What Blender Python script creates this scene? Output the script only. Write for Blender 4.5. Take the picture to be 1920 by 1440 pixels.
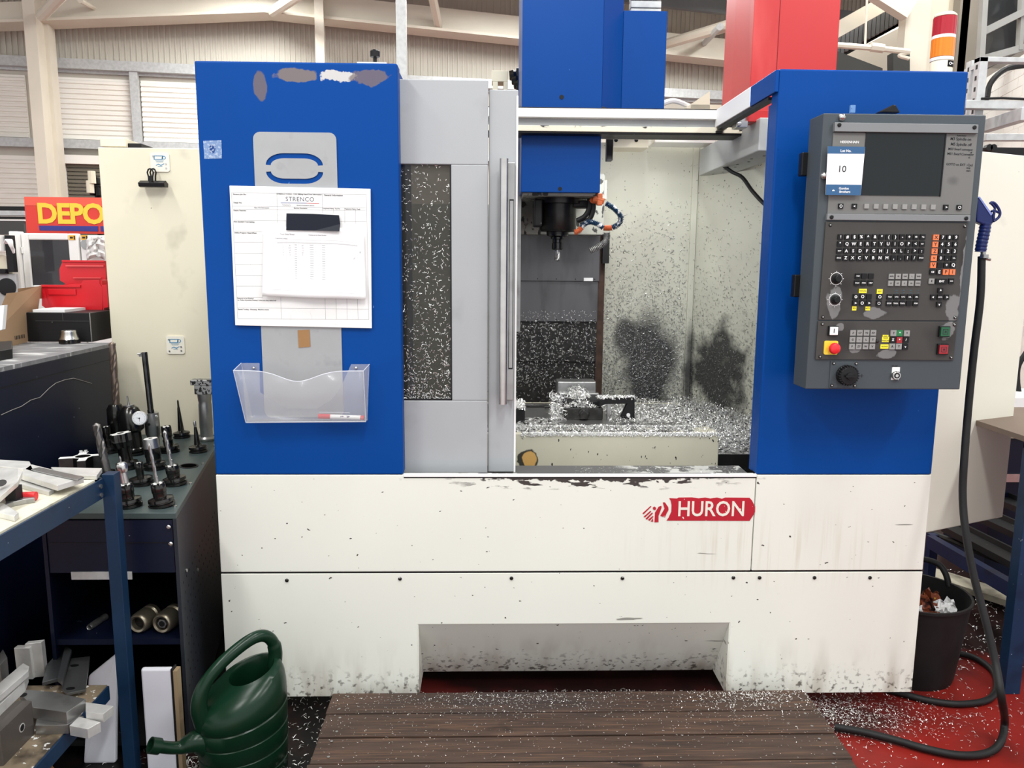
import bpy, bmesh, math, random
from math import sin, cos, pi, radians, atan2, sqrt
from mathutils import Vector, Matrix, noise as mnoise
for o in list(bpy.data.objects): bpy.data.objects.remove(o)
S = bpy.context.scene; COL = S.collection
# ------------------------------------------------------------------ camera
F, PITCH, YAW, ROLL, CH, CD = 1470.0, .15453, .02718, -.00737, 1.616, 2.64
_f = Vector((sin(YAW)*cos(PITCH), cos(YAW)*cos(PITCH), -sin(PITCH)))
_r0 = Vector((cos(YAW), -sin(YAW), 0)); _d0 = _f.cross(_r0)
_r = cos(ROLL)*_r0+sin(ROLL)*_d0; _d = -sin(ROLL)*_r0+cos(ROLL)*_d0
CAM = Vector((0, -CD, CH))
cd = bpy.data.cameras.new('camera'); cam = bpy.data.objects.new('camera', cd); COL.objects.link(cam)
cd.sensor_width = 36; cd.lens = F/1920*36; cd.clip_start = .05; cd.clip_end = 100
Mc = Matrix((( _r.x, -_d.x, -_f.x, CAM.x), (_r.y, -_d.y, -_f.y, CAM.y), (_r.z, -_d.z, -_f.z, CAM.z), (0, 0, 0, 1)))
cam.matrix_world = Mc; S.camera = cam
# ------------------------------------------------------------------ world, lights, exposure
w = bpy.data.worlds.new('world'); S.world = w; w.use_nodes = True
w.node_tree.nodes['Background'].inputs[0].default_value = (.97, .98, 1, 1)
w.node_tree.nodes['Background'].inputs[1].default_value = WORLD = .82
def area(name, loc, sx, sy, e, rot=(0, 0, 0), col=(.98, 1, .98)):
    l = bpy.data.lights.new(name, 'AREA'); l.shape = 'RECTANGLE'; l.size = sx; l.size_y = sy; l.energy = e; l.color = col
    o = bpy.data.objects.new(name, l); o.location = loc; o.rotation_euler = rot; COL.objects.link(o); return o
for lx in (-2.6, .4, 3.4):
    for ly, lz, e in ((-3.2, 4.9, 80), (-.6, 4.9, 46), (2.6, 4.85, 48), (5.6, 4.6, 88)):
        area('ceiling_lamp', (lx, ly, lz), .35, 2.0, e)
area('added_interior_light', (.62, .86, 2.03), .5, .06, 3.1, (radians(34), 0, 0), (1, 1, .96))     # unseen lamp added behind the door rail to brighten the enclosure walls
S.view_settings.view_transform = 'Standard'; S.view_settings.look = 'None'
S.view_settings.exposure = 0.56; S.view_settings.gamma = 1; S.view_settings.use_curve_mapping = False
S.render.film_transparent = False
# ------------------------------------------------------------------ helpers: pixel to point
def ray(x, y): return _f+_r*((x-960)/F)+_d*((y-720)/F)
def at(x, y, Y): v = ray(x, y); return CAM+v*((Y+CD)/v.y)
def atz(x, y, z): v = ray(x, y); return CAM+v*((z-CH)/v.z)
def atx(x, y, X): v = ray(x, y); return CAM+v*(X/v.x)
def pj(p):
    q = Vector(p)-CAM; return (960+F*q.dot(_r)/q.dot(_f), 720+F*q.dot(_d)/q.dot(_f))
def ztop(x, y, py):
    a, b = 0, 6
    for i in range(40):
        m = (a+b)/2
        if pj((x, y, m))[1] > py: a = m
        else: b = m
    return a
# ------------------------------------------------------------------ materials
def mat(name, col, rough=.5, metal=0, var=.08, vs=3, layers=(), bump=0, bs=60, alpha=1, trans=0, emit=0, coat=0, stretch=None, spec=None):
    m = bpy.data.materials.new(name); m.use_nodes = True; nt = m.node_tree; N = nt.nodes; L = nt.links
    b = N['Principled BSDF']; b.inputs['Roughness'].default_value = rough; b.inputs['Metallic'].default_value = metal
    if spec is None: spec = .5 if max(col[:3]) > .25 or metal > .3 else .28
    b.inputs['Specular IOR Level'].default_value = spec
    if len(col) == 3: col = (*col, 1)
    geo = N.new('ShaderNodeNewGeometry'); pos = geo.outputs['Position']
    def nz(scale, detail=3, st=None):
        n = N.new('ShaderNodeTexNoise'); n.inputs['Scale'].default_value = scale; n.inputs['Detail'].default_value = detail
        if st:
            mp = N.new('ShaderNodeMapping'); mp.inputs['Scale'].default_value = st; L.new(pos, mp.inputs[0]); L.new(mp.outputs[0], n.inputs['Vector'])
        else: L.new(pos, n.inputs['Vector'])
        return n.outputs['Fac']
    def mr(v, a, c, x=0, y=1):
        n = N.new('ShaderNodeMapRange'); n.inputs[1].default_value = a; n.inputs[2].default_value = c; n.inputs[3].default_value = x; n.inputs[4].default_value = y
        L.new(v, n.inputs[0]); return n.outputs[0]
    def mth(op, a, c):
        n = N.new('ShaderNodeMath'); n.operation = op
        for i, v in enumerate((a, c)):
            if isinstance(v, (int, float)): n.inputs[i].default_value = v
            else: L.new(v, n.inputs[i])
        return n.outputs[0]
    def mix(f, A, B):
        n = N.new('ShaderNodeMix'); n.data_type = 'RGBA'; L.new(f, n.inputs[0])
        for i, v in ((6, A), (7, B)):
            if isinstance(v, tuple): n.inputs[i].default_value = (*v, 1) if len(v) == 3 else v
            else: L.new(v, n.inputs[i])
        return n.outputs[2]
    c = col
    if var: c = mix(mr(nz(vs, 5, stretch), .3, .7), tuple(x*(1-var) for x in col[:3]), tuple(min(1, x*(1+var)) for x in col[:3]))
    for ly in layers:
        f = None
        if 'noise' in ly:
            sc, lo, hi = ly['noise']; f = mr(nz(sc, ly.get('detail', 3), ly.get('st')), lo, hi)
        if 'blob' in ly:
            ctr, rad = ly['blob']
            v = N.new('ShaderNodeVectorMath'); v.operation = 'SUBTRACT'; L.new(pos, v.inputs[0]); v.inputs[1].default_value = ctr
            d = N.new('ShaderNodeVectorMath'); d.operation = 'DIVIDE'; L.new(v.outputs[0], d.inputs[0]); d.inputs[1].default_value = rad
            ln = N.new('ShaderNodeVectorMath'); ln.operation = 'LENGTH'; L.new(d.outputs[0], ln.inputs[0])
            amp, asc = ly.get('amp', (.6, 12)); soft = ly.get('soft', .25)
            e = mth('ADD', ln.outputs['Value'], mth('MULTIPLY', mth('SUBTRACT', nz(asc, 5), .5), amp*2))
            g = mr(e, 1-soft, 1+soft*.2, 1, 0)
            f = g if f is None else mth('MULTIPLY', f, g)
        f = mth('MULTIPLY', f, ly.get('k', 1.0))
        c = mix(f, c, ly['col'])
    if isinstance(c, tuple): b.inputs['Base Color'].default_value = c
    else: L.new(c, b.inputs['Base Color'])
    if bump:
        bp = N.new('ShaderNodeBump'); bp.inputs['Strength'].default_value = bump; bp.inputs['Distance'].default_value = .004
        L.new(nz(bs, 4, stretch), bp.inputs['Height']); L.new(bp.outputs[0], b.inputs['Normal'])
    if alpha < 1: b.inputs['Alpha'].default_value = alpha
    if trans: b.inputs['Transmission Weight'].default_value = trans; b.inputs['IOR'].default_value = 1.3
    if coat: b.inputs['Coat Weight'].default_value = coat
    if emit: b.inputs['Emission Color'].default_value = col; b.inputs['Emission Strength'].default_value = emit
    return m
def s2l(r, g, b):
    f = lambda c: (c/255/12.92 if c/255 <= .04045 else ((c/255+.055)/1.055)**2.4)
    return (f(r), f(g), f(b))
# ------------------------------------------------------------------ mesh builder
class MB:
    def __init__(s, M=None): s.v = []; s.f = []; s.m = []; s.M = M or Matrix.Identity(4); s.mi = 0; s.sm = []; s.smooth = False
    def add(s, vs, fs, M=None):
        n = len(s.v); T = s.M @ M if M else s.M
        s.v += [tuple(T @ Vector(v)) for v in vs]; s.f += [tuple(i+n for i in f) for f in fs]; s.m += [s.mi]*len(fs); s.sm += [s.smooth]*len(fs); return s
    def hexa(s, p, M=None):
        return s.add(p, [(0, 3, 2, 1), (4, 5, 6, 7), (0, 1, 5, 4), (1, 2, 6, 5), (2, 3, 7, 6), (3, 0, 4, 7)], M)
    def box(s, x0, x1, y0, y1, z0, z1, M=None):
        if x0 > x1: x0, x1 = x1, x0
        if y0 > y1: y0, y1 = y1, y0
        if z0 > z1: z0, z1 = z1, z0
        return s.hexa([(x0, y0, z0), (x1, y0, z0), (x1, y1, z0), (x0, y1, z0), (x0, y0, z1), (x1, y0, z1), (x1, y1, z1), (x0, y1, z1)], M)
    def prism(s, a, off, M=None):   # polygon a (3d points), extruded by off
        n = len(a); o = Vector(off); b = [tuple(Vector(p)+o) for p in a]
        fs = [tuple(range(n))[::-1], tuple(range(n, 2*n))]+[(i, (i+1) % n, n+(i+1) % n, n+i) for i in range(n)]
        return s.add([tuple(p) for p in a]+b, fs, M)
    def bar(s, p, q, w, h, up=(0, 0, 1)):
        p = Vector(p); q = Vector(q); d = (q-p).normalized(); u = Vector(up)
        if abs(d.dot(u)) > .99: u = Vector((1, 0, 0))
        x = d.cross(u).normalized()*(w/2); z = x.cross(d).normalized()*(h/2)
        return s.hexa([p-x-z, p+x-z, q+x-z, q-x-z, p-x+z, p+x+z, q+x+z, q-x+z])
    def lathe(s, prof, org=(0, 0, 0), ax=(0, 0, 1), seg=20, closed=True):
        ax = Vector(ax).normalized(); R = ax.to_track_quat('Z', 'Y').to_matrix().to_4x4(); T = Matrix.Translation(org) @ R
        vs = []; fs = []
        for r, z in prof:
            for k in range(seg): a = 2*pi*k/seg; vs.append((r*cos(a), r*sin(a), z))
        for i in range(len(prof)-1):
            for k in range(seg): k2 = (k+1) % seg; fs.append((i*seg+k, i*seg+k2, (i+1)*seg+k2, (i+1)*seg+k))
        if closed: fs.append(tuple(range(seg))[::-1]); fs.append(tuple((len(prof)-1)*seg+k for k in range(seg)))
        return s.add(vs, fs, T)
    def cyl(s, p, q, r, seg=16, r2=None):
        p = Vector(p); q = Vector(q); return s.lathe([(r, 0), (r if r2 is None else r2, (q-p).length)], p, q-p, seg)
    def tube(s, pts, r, seg=10, rr=None):
        pts = [Vector(p) for p in pts]; n = len(pts); vs = []; fs = []; X = None
        for i, p in enumerate(pts):
            d = (pts[min(i+1, n-1)]-pts[max(i-1, 0)]).normalized()
            if X is None: X = d.orthogonal().normalized()
            X = (X-d*X.dot(d)).normalized(); Yv = d.cross(X); rad = rr[i] if rr else r
            for k in range(seg): a = 2*pi*k/seg; vs.append(p+X*rad*cos(a)+Yv*rad*sin(a))
        for i in range(n-1):
            for k in range(seg): k2 = (k+1) % seg; fs.append((i*seg+k, i*seg+k2, (i+1)*seg+k2, (i+1)*seg+k))
        fs.append(tuple(range(seg))[::-1]); fs.append(tuple((n-1)*seg+k for k in range(seg)))
        return s.add(vs, fs)
    def loft(s, rings, cap=True):
        n = len(rings[0]); vs = [p for r in rings for p in r]; fs = []
        for i in range(len(rings)-1):
            for k in range(n): k2 = (k+1) % n; fs.append((i*n+k, i*n+k2, (i+1)*n+k2, (i+1)*n+k))
        if cap: fs.append(tuple(range(n))[::-1]); fs.append(tuple((len(rings)-1)*n+k for k in range(n)))
        return s.add(vs, fs)
def smooth_path(pts, n=8):
    P = [Vector(p) for p in pts]; P = [P[0]*2-P[1]]+P+[P[-1]*2-P[-2]]; out = []
    for i in range(1, len(P)-2):
        a, b, c, d = P[i-1:i+3]
        for k in range(n):
            t = k/n; out.append(.5*((2*b)+(c-a)*t+(2*a-5*b+4*c-d)*t*t+(3*b-a-3*c+d)*t**3))
    return out+[P[-2]]
def base_loc(o):
    l = Vector(o.location)
    while o.parent: o = o.parent; l += Vector(o.location)
    return l
def obj(name, mb, mats, parent=None, bevel=0, label=None, smooth=None, org=None, seg=2):
    me = bpy.data.meshes.new(name); me.from_pydata(mb.v, [], mb.f)
    if not isinstance(mats, (list, tuple)): mats = [mats]
    for m in mats: me.materials.append(m)
    me.polygons.foreach_set('material_index', mb.m)
    me.polygons.foreach_set('use_smooth', mb.sm if smooth is None else [smooth]*len(mb.f))
    bm = bmesh.new(); bm.from_mesh(me); bmesh.ops.recalc_face_normals(bm, faces=bm.faces); bm.to_mesh(me); bm.free()
    o = bpy.data.objects.new(name, me); COL.objects.link(o)
    if parent: o.parent = parent; me.transform(Matrix.Translation(-base_loc(parent)))
    else:
        if org is None:
            xs = [v[0] for v in mb.v]; ys = [v[1] for v in mb.v]; zs = [v[2] for v in mb.v]; org = ((min(xs)+max(xs))/2, (min(ys)+max(ys))/2, min(zs))
        me.transform(Matrix.Translation(-Vector(org))); o.location = org
    if bevel:
        b = o.modifiers.new('bevel', 'BEVEL'); b.width = bevel; b.segments = seg; b.limit_method = 'ANGLE'; b.angle_limit = radians(40)
    if smooth or (smooth is None and any(mb.sm)):
        try:
            me.set_sharp_from_angle(angle=radians(42))
        except Exception: pass
    if label: o['label'] = label
    return o
def tag(o, label, cat, group=None, kind=None):
    o['label'] = label; o['category'] = cat
    if group: o['group'] = group
    if kind: o['kind'] = kind
    return o
def thing(name, loc, label, cat, group=None):
    o = bpy.data.objects.new(name, None); o.location = loc; o.empty_display_size = .1; COL.objects.link(o); return tag(o, label, cat, group)
def struct(o): o['kind'] = 'structure'; return o
def stuff(o, label=None, cat=None):
    o['kind'] = 'stuff'
    if label: o['label'] = label; o['category'] = cat
    return o
def copy_tree(o, parent=None):
    c = o.copy(); COL.objects.link(c); c.parent = parent
    for ch in [x for x in bpy.data.objects if x.parent == o]: copy_tree(ch, c)
    return c
_tc = {}
def text(mb, s, size, M, ext=.0004, bold=0, align='CENTER', space=1):
    k = (s, bold, align, space)
    if k not in _tc:
        cu = bpy.data.curves.new('t', 'FONT'); cu.body = s; cu.size = 1; cu.align_x = align; cu.align_y = 'CENTER'; cu.offset = bold; cu.extrude = .01; cu.resolution_u = 3; cu.space_character = space
        ob = bpy.data.objects.new('t', cu); me = bpy.data.meshes.new_from_object(ob)
        _tc[k] = ([tuple(v.co) for v in me.vertices], [tuple(p.vertices) for p in me.polygons]); bpy.data.meshes.remove(me); bpy.data.objects.remove(ob); bpy.data.curves.remove(cu)
    vs, fs = _tc[k]; mb.add(vs, fs, M @ Matrix.Diagonal((size, size, ext/.01, 1)))
def flat(mb, outs, thick, M=None):     # 2d outlines with holes, extruded
    cu = bpy.data.curves.new('c', 'CURVE'); cu.dimensions = '2D'; cu.fill_mode = 'BOTH'; cu.extrude = thick/2
    for pts in outs:
        sp = cu.splines.new('POLY'); sp.points.add(len(pts)-1); sp.use_cyclic_u = True
        for i, p in enumerate(pts): sp.points[i].co = (p[0], p[1], 0, 1)
    ob = bpy.data.objects.new('c', cu); me = bpy.data.meshes.new_from_object(ob)
    mb.add([tuple(v.co) for v in me.vertices], [tuple(p.vertices) for p in me.polygons], M)
    bpy.data.meshes.remove(me); bpy.data.objects.remove(ob); bpy.data.curves.remove(cu)
def front(p, rot=0):  # local x right, local y up, local z towards the viewer side (-Y)
    return Matrix.Translation(p) @ Matrix(((1, 0, 0, 0), (0, 0, -1, 0), (0, 1, 0, 0), (0, 0, 0, 1))) @ Matrix.Rotation(rot, 4, 'Z')
def circ(x, y, r, n=16, ph=0): return [(x+r*cos(2*pi*k/n+ph), y+r*sin(2*pi*k/n+ph)) for k in range(n)]
def rrect(x0, x1, y0, y1, r, n=5):
    o = []
    for cx, cy, a in ((x1-r, y1-r, 0), (x0+r, y1-r, 90), (x0+r, y0+r, 180), (x1-r, y0+r, 270)):
        for k in range(n+1): t = radians(a+90*k/n); o.append((cx+r*cos(t), cy+r*sin(t)))
    return o
def pquad(mb, pts, Y, t):   # panel from four pixels on plane Y, thickness t backwards
    return mb.prism([at(x, y, Y) for x, y in pts], (0, t, 0))
rnd = random.Random(7)
def chips(mb, n, fn, L=(.004, .013), wd=.0022, curl=.5):
    for _ in range(n):
        r = fn()
        if r is None: continue
        p, nrm = Vector(r[0]), Vector(r[1]).normalized()
        t = nrm.orthogonal().normalized(); t = Matrix.Rotation(rnd.uniform(0, 2*pi), 3, nrm) @ t; s = nrm.cross(t)
        l = rnd.uniform(*L)/2; w_ = wd*rnd.uniform(.4, 1)/2; h = l*curl*rnd.uniform(.1, 1.2); c = s*rnd.uniform(-.6, .6)*l
        tw = nrm*w_*rnd.uniform(-1, 1)
        a, b, e = p-t*l+c, p+nrm*h, p+t*l+c
        m = len(mb.v); mb.v += [tuple(a-s*w_), tuple(a+s*w_+tw), tuple(b-s*w_), tuple(b+s*w_+tw), tuple(e-s*w_-tw), tuple(e+s*w_)]
        mb.f += [(m, m+2, m+3, m+1), (m+2, m+4, m+5, m+3)]; mb.m += [mb.mi]*2; mb.sm += [False]*2
# ------------------------------------------------------------------ shared materials
BLUE = (.0001, .052, .262)
ZT, ZW, ZS, ZB, XL, XR = 2.24, .885, .530, .060, -.945, 1.553
M_blue = mat('blue_paint', BLUE, .42, spec=.12, var=.04, layers=[
    dict(col=s2l(110, 100, 95), blob=((-.74, 0, 2.165), (.022, 1, .045)), amp=(.35, 30), soft=.1, k=.8),
    dict(col=s2l(125, 115, 105), blob=((-.625, 0, 2.20), (.075, 1, .022)), amp=(.6, 30), soft=.12, k=.85),
    dict(col=s2l(190, 190, 190), blob=((-.49, 0, 2.198), (.06, 1, .018)), amp=(.9, 40), soft=.1),
    dict(col=s2l(110, 100, 100), blob=((-.39, 0, 2.195), (.06, 1, .025)), amp=(.8, 30), soft=.12, k=.8),
    dict(col=s2l(10, 20, 40), noise=(26, .78, .8), detail=2),
    dict(col=s2l(120, 160, 220), noise=(30, .74, .76), st=(1, 1, .35), k=.8)])
M_bluedk = mat('blue_paint_head', (.0001, .050, .252), .34, spec=.16, var=.03, layers=[dict(col=s2l(120, 160, 220), noise=(30, .76, .78), k=.6)])
M_white = mat('cream_paint', s2l(227, 228, 219), .45, var=.02, vs=2, layers=[
    dict(col=s2l(150, 135, 115), noise=(7, .45, .75), st=(2.2, 1, .5), blob=((.3, 0, -.02), (60, 50, .26)), amp=(.25, 5), soft=.9, k=.8),
    dict(col=s2l(70, 60, 52), noise=(48, .54, .64), blob=((.3, 0, .03), (60, 50, .13)), amp=(.5, 14), soft=.5, k=.85),
    dict(col=s2l(190, 178, 150), noise=(9, .5, .75), st=(6, 1, .25), blob=((1.0, 0, .62), (.55, 1, .16)), amp=(.3, 5), soft=.8, k=.5),
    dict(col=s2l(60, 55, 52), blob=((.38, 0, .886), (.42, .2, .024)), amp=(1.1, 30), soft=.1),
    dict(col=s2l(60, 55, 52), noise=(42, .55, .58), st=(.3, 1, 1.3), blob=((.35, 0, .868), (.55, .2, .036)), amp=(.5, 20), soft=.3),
    dict(col=s2l(60, 56, 54), noise=(60, .72, .735), detail=2, st=(.7, 1, 1)),
    dict(col=s2l(70, 66, 60), noise=(12, .74, .75), st=(.25, 1, 3), k=.7)])
M_cream = mat('cream_cabinet', s2l(222, 215, 192), .5, var=.03, layers=[dict(col=s2l(120, 112, 95), noise=(6, .62, .8), k=.4), dict(col=s2l(80, 70, 60), noise=(24, .77, .79))])
M_door = mat('silver_grey_paint', s2l(163, 166, 169), .5, var=.03, bump=.05, bs=250, layers=[dict(col=s2l(120, 120, 122), noise=(8, .6, .8), k=.3)])
M_enc = mat('enclosure_paint_with_swarf_dust', s2l(190, 190, 176), .6, var=.05, layers=[
    dict(col=s2l(50, 50, 48), noise=(70, .56, .64), blob=((.9, 1.2, .85), (5, 5, .5)), amp=(.3, 4), soft=.9, k=.8),
    dict(col=s2l(60, 60, 56), noise=(75, .67, .7), k=.8),
    dict(col=s2l(30, 30, 34), blob=((.83, 1.4, 1.05), (.15, .5, .36)), amp=(.5, 7), soft=.35, k=.93),
    dict(col=s2l(32, 32, 36), blob=((.70, 1.4, 1.22), (.07, .5, .14)), amp=(.5, 7), soft=.4, k=.9),
    dict(col=s2l(30, 30, 34), blob=((*at(1347, 690, 1.25).xy, 1.08), (.13, .3, .24)), amp=(.9, 9), soft=.4, k=.92),
    dict(col=s2l(40, 40, 42), blob=((*at(1291, 690, 1.4).xy, 1.0), (.035, .06, .35)), amp=(.4, 9), soft=.5, k=.9)])
M_steel = mat('brushed_steel', (.55, .54, .52), .28, 1, var=.1, vs=20)
M_dsteel = mat('dark_oiled_steel', (.05, .049, .047), .2, .9, var=.3, vs=30)
M_gsteel = mat('ground_steel', (.36, .36, .355), .35, .9, var=.12, vs=12, layers=[dict(col=(.12, .11, .1), noise=(14, .6, .8), k=.5)])
M_alu = mat('milled_aluminium', (.70, .70, .68), .36, .5, var=.14, vs=18, layers=[dict(col=(.4, .4, .39), noise=(22, .6, .75), k=.5)])
M_galv = mat('galvanised_steel', s2l(188, 190, 190), .45, .35, var=.12, vs=30)
M_chip = mat('aluminium_swarf', (.85, .85, .83), .3, .65, var=.15, vs=90)
M_chipd = mat('grey_swarf', (.28, .28, .27), .4, .6, var=.3, vs=90)
M_black = mat('black_plastic', (.007, .007, .008), .38, var=.2)
M_rub = mat('black_rubber', (.009, .009, .0095), .55, var=.25, vs=12, bump=.1)
M_blkpaint = mat('black_paint', (.009, .009, .010), .5, var=.2, layers=[dict(col=(.15, .15, .14), noise=(40, .72, .74))])
M_navy = mat('navy_paint', s2l(9, 16, 38), .4, var=.15, vs=4, layers=[dict(col=s2l(120, 130, 150), noise=(40, .75, .77))])
M_bench = mat('bench_blue_paint', s2l(20, 46, 74), .42, var=.15, vs=5, layers=[dict(col=s2l(8, 18, 40), noise=(9, .55, .75), k=.5), dict(col=s2l(120, 130, 140), noise=(45, .74, .76))])
M_grey = mat('panel_grey', s2l(72, 79, 84), .5, .2, var=.04, layers=[dict(col=s2l(200, 200, 200), noise=(30, .77, .78))])
M_red = mat('red_paint', s2l(186, 30, 34), .4, var=.05, layers=[dict(col=s2l(235, 110, 105), noise=(3, .58, .8), st=(2, 2, .5), k=.35)])
M_face = mat('bright_machined_face', (.8, .8, .78), .45, .2, var=.06, vs=60)
M_void = mat('open_hole', (.002, .002, .002), 1, spec=0, var=0)
M_ink = mat('black_ink', (.03, .03, .035), .7, var=0)
M_greyink = mat('grey_ink', (.25, .25, .27), .7, var=0)
M_wht = mat('white_print', (.85, .85, .85), .5, var=0)
M_paper = mat('white_laminate', (.78, .78, .775), .3, var=.015, layers=[dict(col=(.78, .72, .6), noise=(14, .66, .8), k=.4)])
M_bg = mat('cladding_cream', s2l(196, 190, 178), .6, var=.03)
M_bgw = mat('white_shutter', s2l(238, 234, 226), .5, var=.02)
M_bgs = mat('steel_frame_cream', s2l(214, 206, 190), .5, var=.04)
M_purl = mat('purlin_dark', s2l(95, 97, 100), .5, .1, var=.08)
# ================================================================== SETTING
M_floor = mat('red_floor_paint', s2l(122, 30, 25), .4, var=.12, spec=.15, vs=2, layers=[
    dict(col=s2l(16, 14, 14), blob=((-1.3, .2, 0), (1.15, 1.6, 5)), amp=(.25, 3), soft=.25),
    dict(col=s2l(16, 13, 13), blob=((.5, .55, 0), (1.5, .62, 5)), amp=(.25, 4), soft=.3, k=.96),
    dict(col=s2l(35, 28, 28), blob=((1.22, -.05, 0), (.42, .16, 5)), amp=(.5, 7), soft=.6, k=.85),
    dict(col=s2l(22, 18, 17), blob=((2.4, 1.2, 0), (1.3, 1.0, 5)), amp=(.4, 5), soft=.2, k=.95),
    dict(col=s2l(60, 26, 24), noise=(5, .5, .75), k=.5)], bump=.08, bs=30)
struct(obj('floor', MB().box(-9, 9, -4, 14, -.1, 0), M_floor, org=(0, 0, 0)))
WS = math.tan(radians(9)); WY = 8.0            # back wall recedes to the right
def wy(X, d=0): return WY+WS*X-d
def wp(px, py, d=0):                            # point on the back wall plane, d in front of it
    v = ray(px, py); t = (WY-d+CD)/(v.y-WS*v.x); return CAM+v*t
WN = Vector((cos(radians(9)), sin(radians(9)), 0))
def wallbox(mb, a, b, z0, z1, d0, d1):          # a, b are wall X values
    P = lambda X, d, z: (X+d*sin(radians(9)), wy(X)-d, z)
    return mb.hexa([P(a, d1, z0), P(b, d1, z0), P(b, d0, z0), P(a, d0, z0), P(a, d1, z1), P(b, d1, z1), P(b, d0, z1), P(a, d0, z1)])
wb = MB(); wallbox(wb, -9, 9, 0, 6.6, -.15, 0)
wall = struct(obj('wall_back', wb, M_bg, org=(0, 8, 0)))
zr1 = wp(180, 125).z; zr2 = wp(180, 277).z
xc1 = wp(78, 300, .72).x-.11; xc2 = wp(599, 60, .72).x-.11; xc3 = wp(256, 200).x
# vertical ribs of the upper cladding
m = MB(); x = -8.5
while x < 7:
    wallbox(m, x, x+.022, zr1, 6.3, 0, .012); x += .062 if (int(x*10) % 9) else .09
stuff(obj('cladding_rib', m, M_bg, wall))
# horizontal shutter slats, bay by bay
def slats(a, b, z0, z1, name):
    m = MB(); z = z0
    wallbox(m, a, b, z0, z1, .01, .03)
    while z < z1-.05:
        P = lambda X, d, zz: (X+d*sin(radians(9)), wy(X)-d, zz)
        m.prism([P(a, .03, z), P(a, .05, z+.008), P(a, .05, z+.035), P(a, .03, z+.052)], WN*((b-a)/cos(radians(9)))); z += .058
    o = obj(name, m, M_bgw, wall); o['kind'] = 'stuff'; return o
for a, b in ((-8.6, xc1-.35), (xc1+.0, xc3-.05), (xc3+.07, xc3+1.55), (xc3+1.6, xc2)): slats(a, b, zr2+.08, zr1-.14, 'shutter_slat')
slats(-8.6, xc1-.2, .4, zr2-.12, 'shutter_slat')
nt = [0]
def trim(mb, m_, bevel=0):
    nt[0] += 1; o = struct(obj('trim_%d' % nt[0], mb, m_, bevel=bevel)); return o
m = MB(); wallbox(m, -8.8, 8, zr1-.06, zr1+.05, .0, .14); wallbox(m, -8.8, 8, zr1-.09, zr1-.06, .0, .05); trim(m, M_galv)
m = MB(); wallbox(m, -8.8, 3, zr2-.03, zr2+.07, .0, .14); trim(m, M_galv)
m = MB(); wallbox(m, xc1-.06, xc1+.06, 0, 5.15, .5, .72); wallbox(m, xc1+.02, xc1+.1, 0, 5.0, .3, .5); trim(m, M_bgs)     # steel column
m = MB(); wallbox(m, xc2-.05, xc2+.05, 0, 4.97, .5, .72); trim(m, M_bgs)
m = MB(); wallbox(m, xc3-.03, xc3+.06, zr2, zr1, .04, .12); trim(m, M_galv)
# window with a dark louvre under the lower rail
wx0, wx1 = wp(112, 320).x, wp(240, 320).x; wz1 = wp(150, 293).z
m = MB(); wallbox(m, wx0, wx0+.09, 1.2, wz1, .02, .12); wallbox(m, wx0, wx1+.1, wz1-.1, wz1, .02, .12); wallbox(m, wx1, wx1+.1, 1.2, wz1, .02, .12)
wf = struct(obj('window_1', m, M_bgw)); m = MB(); z = 1.3
while z < wz1-.12:
    wallbox(m, wx0+.1, wx1, z, z+.03, .03, .06); z += .045
o = obj('louvre_slat', m, mat('louvre_brown', s2l(110, 104, 92), .6), wf); o['kind'] = 'stuff'
m = MB(); wallbox(m, wp(100, 300).x, wp(112, 300).x, 1.2, zr2, .02, .08); trim(m, M_galv)
# gable rafters
ap = wp(500, 20).x
def rz(px, py, d): return wp(px, py, d).z
zl0, zl1 = rz(20, 46, .5), rz(500, 27, .5); xl0 = wp(20, 46, .5).x; xa = wp(500, 27, .5).x; zr0 = rz(1375, 118, .5); xr0 = wp(1375, 118, .5).x
def raf(x0, z0, x1, z1, h, d0, d1, mm, mb=None):
    P = lambda X, d, z: (X, wy(X)-d, z); q = mb or MB()
    q.hexa([P(x0, d1, z0), P(x1, d1, z1), P(x1, d0, z1), P(x0, d0, z0), P(x0, d1, z0+h), P(x1, d1, z1+h), P(x1, d0, z1+h), P(x0, d0, z0+h)])
    return trim(q, mm) if mb is None else q
ext = lambda x: zr0+(zr0-zl1)/(xr0-xa)*(x-xr0)
q = MB(); xx = -8.5; raf(xx, zl0+(zl1-zl0)/(xa-xl0)*(xx-xl0), xa, zl1, .22, .35, .55, None, q); raf(xx, zl0+(zl1-zl0)/(xa-xl0)*(xx-xl0)-.01, xa, zl1-.01, .03, .3, .62, None, q); trim(q, M_bgs)
q = MB(); raf(xa, zl1, 8, ext(8), .27, .35, .55, None, q); raf(xa, zl1-.01, 8, ext(8)-.01, .03, .3, .62, None, q); trim(q, M_bgs)
# dark purlins parallel to the gable
for dz, dd in ((.34, 1.2), (.62, 2.1)):
    raf(xa, zl1+dz, 8, ext(8)+dz, .2, dd, dd+.07, M_purl)
    raf(-8.5, zl0+(zl1-zl0)/(xa-xl0)*(-8.5-xl0)+dz, xa, zl1+dz, .2, dd, dd+.07, M_purl)
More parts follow.
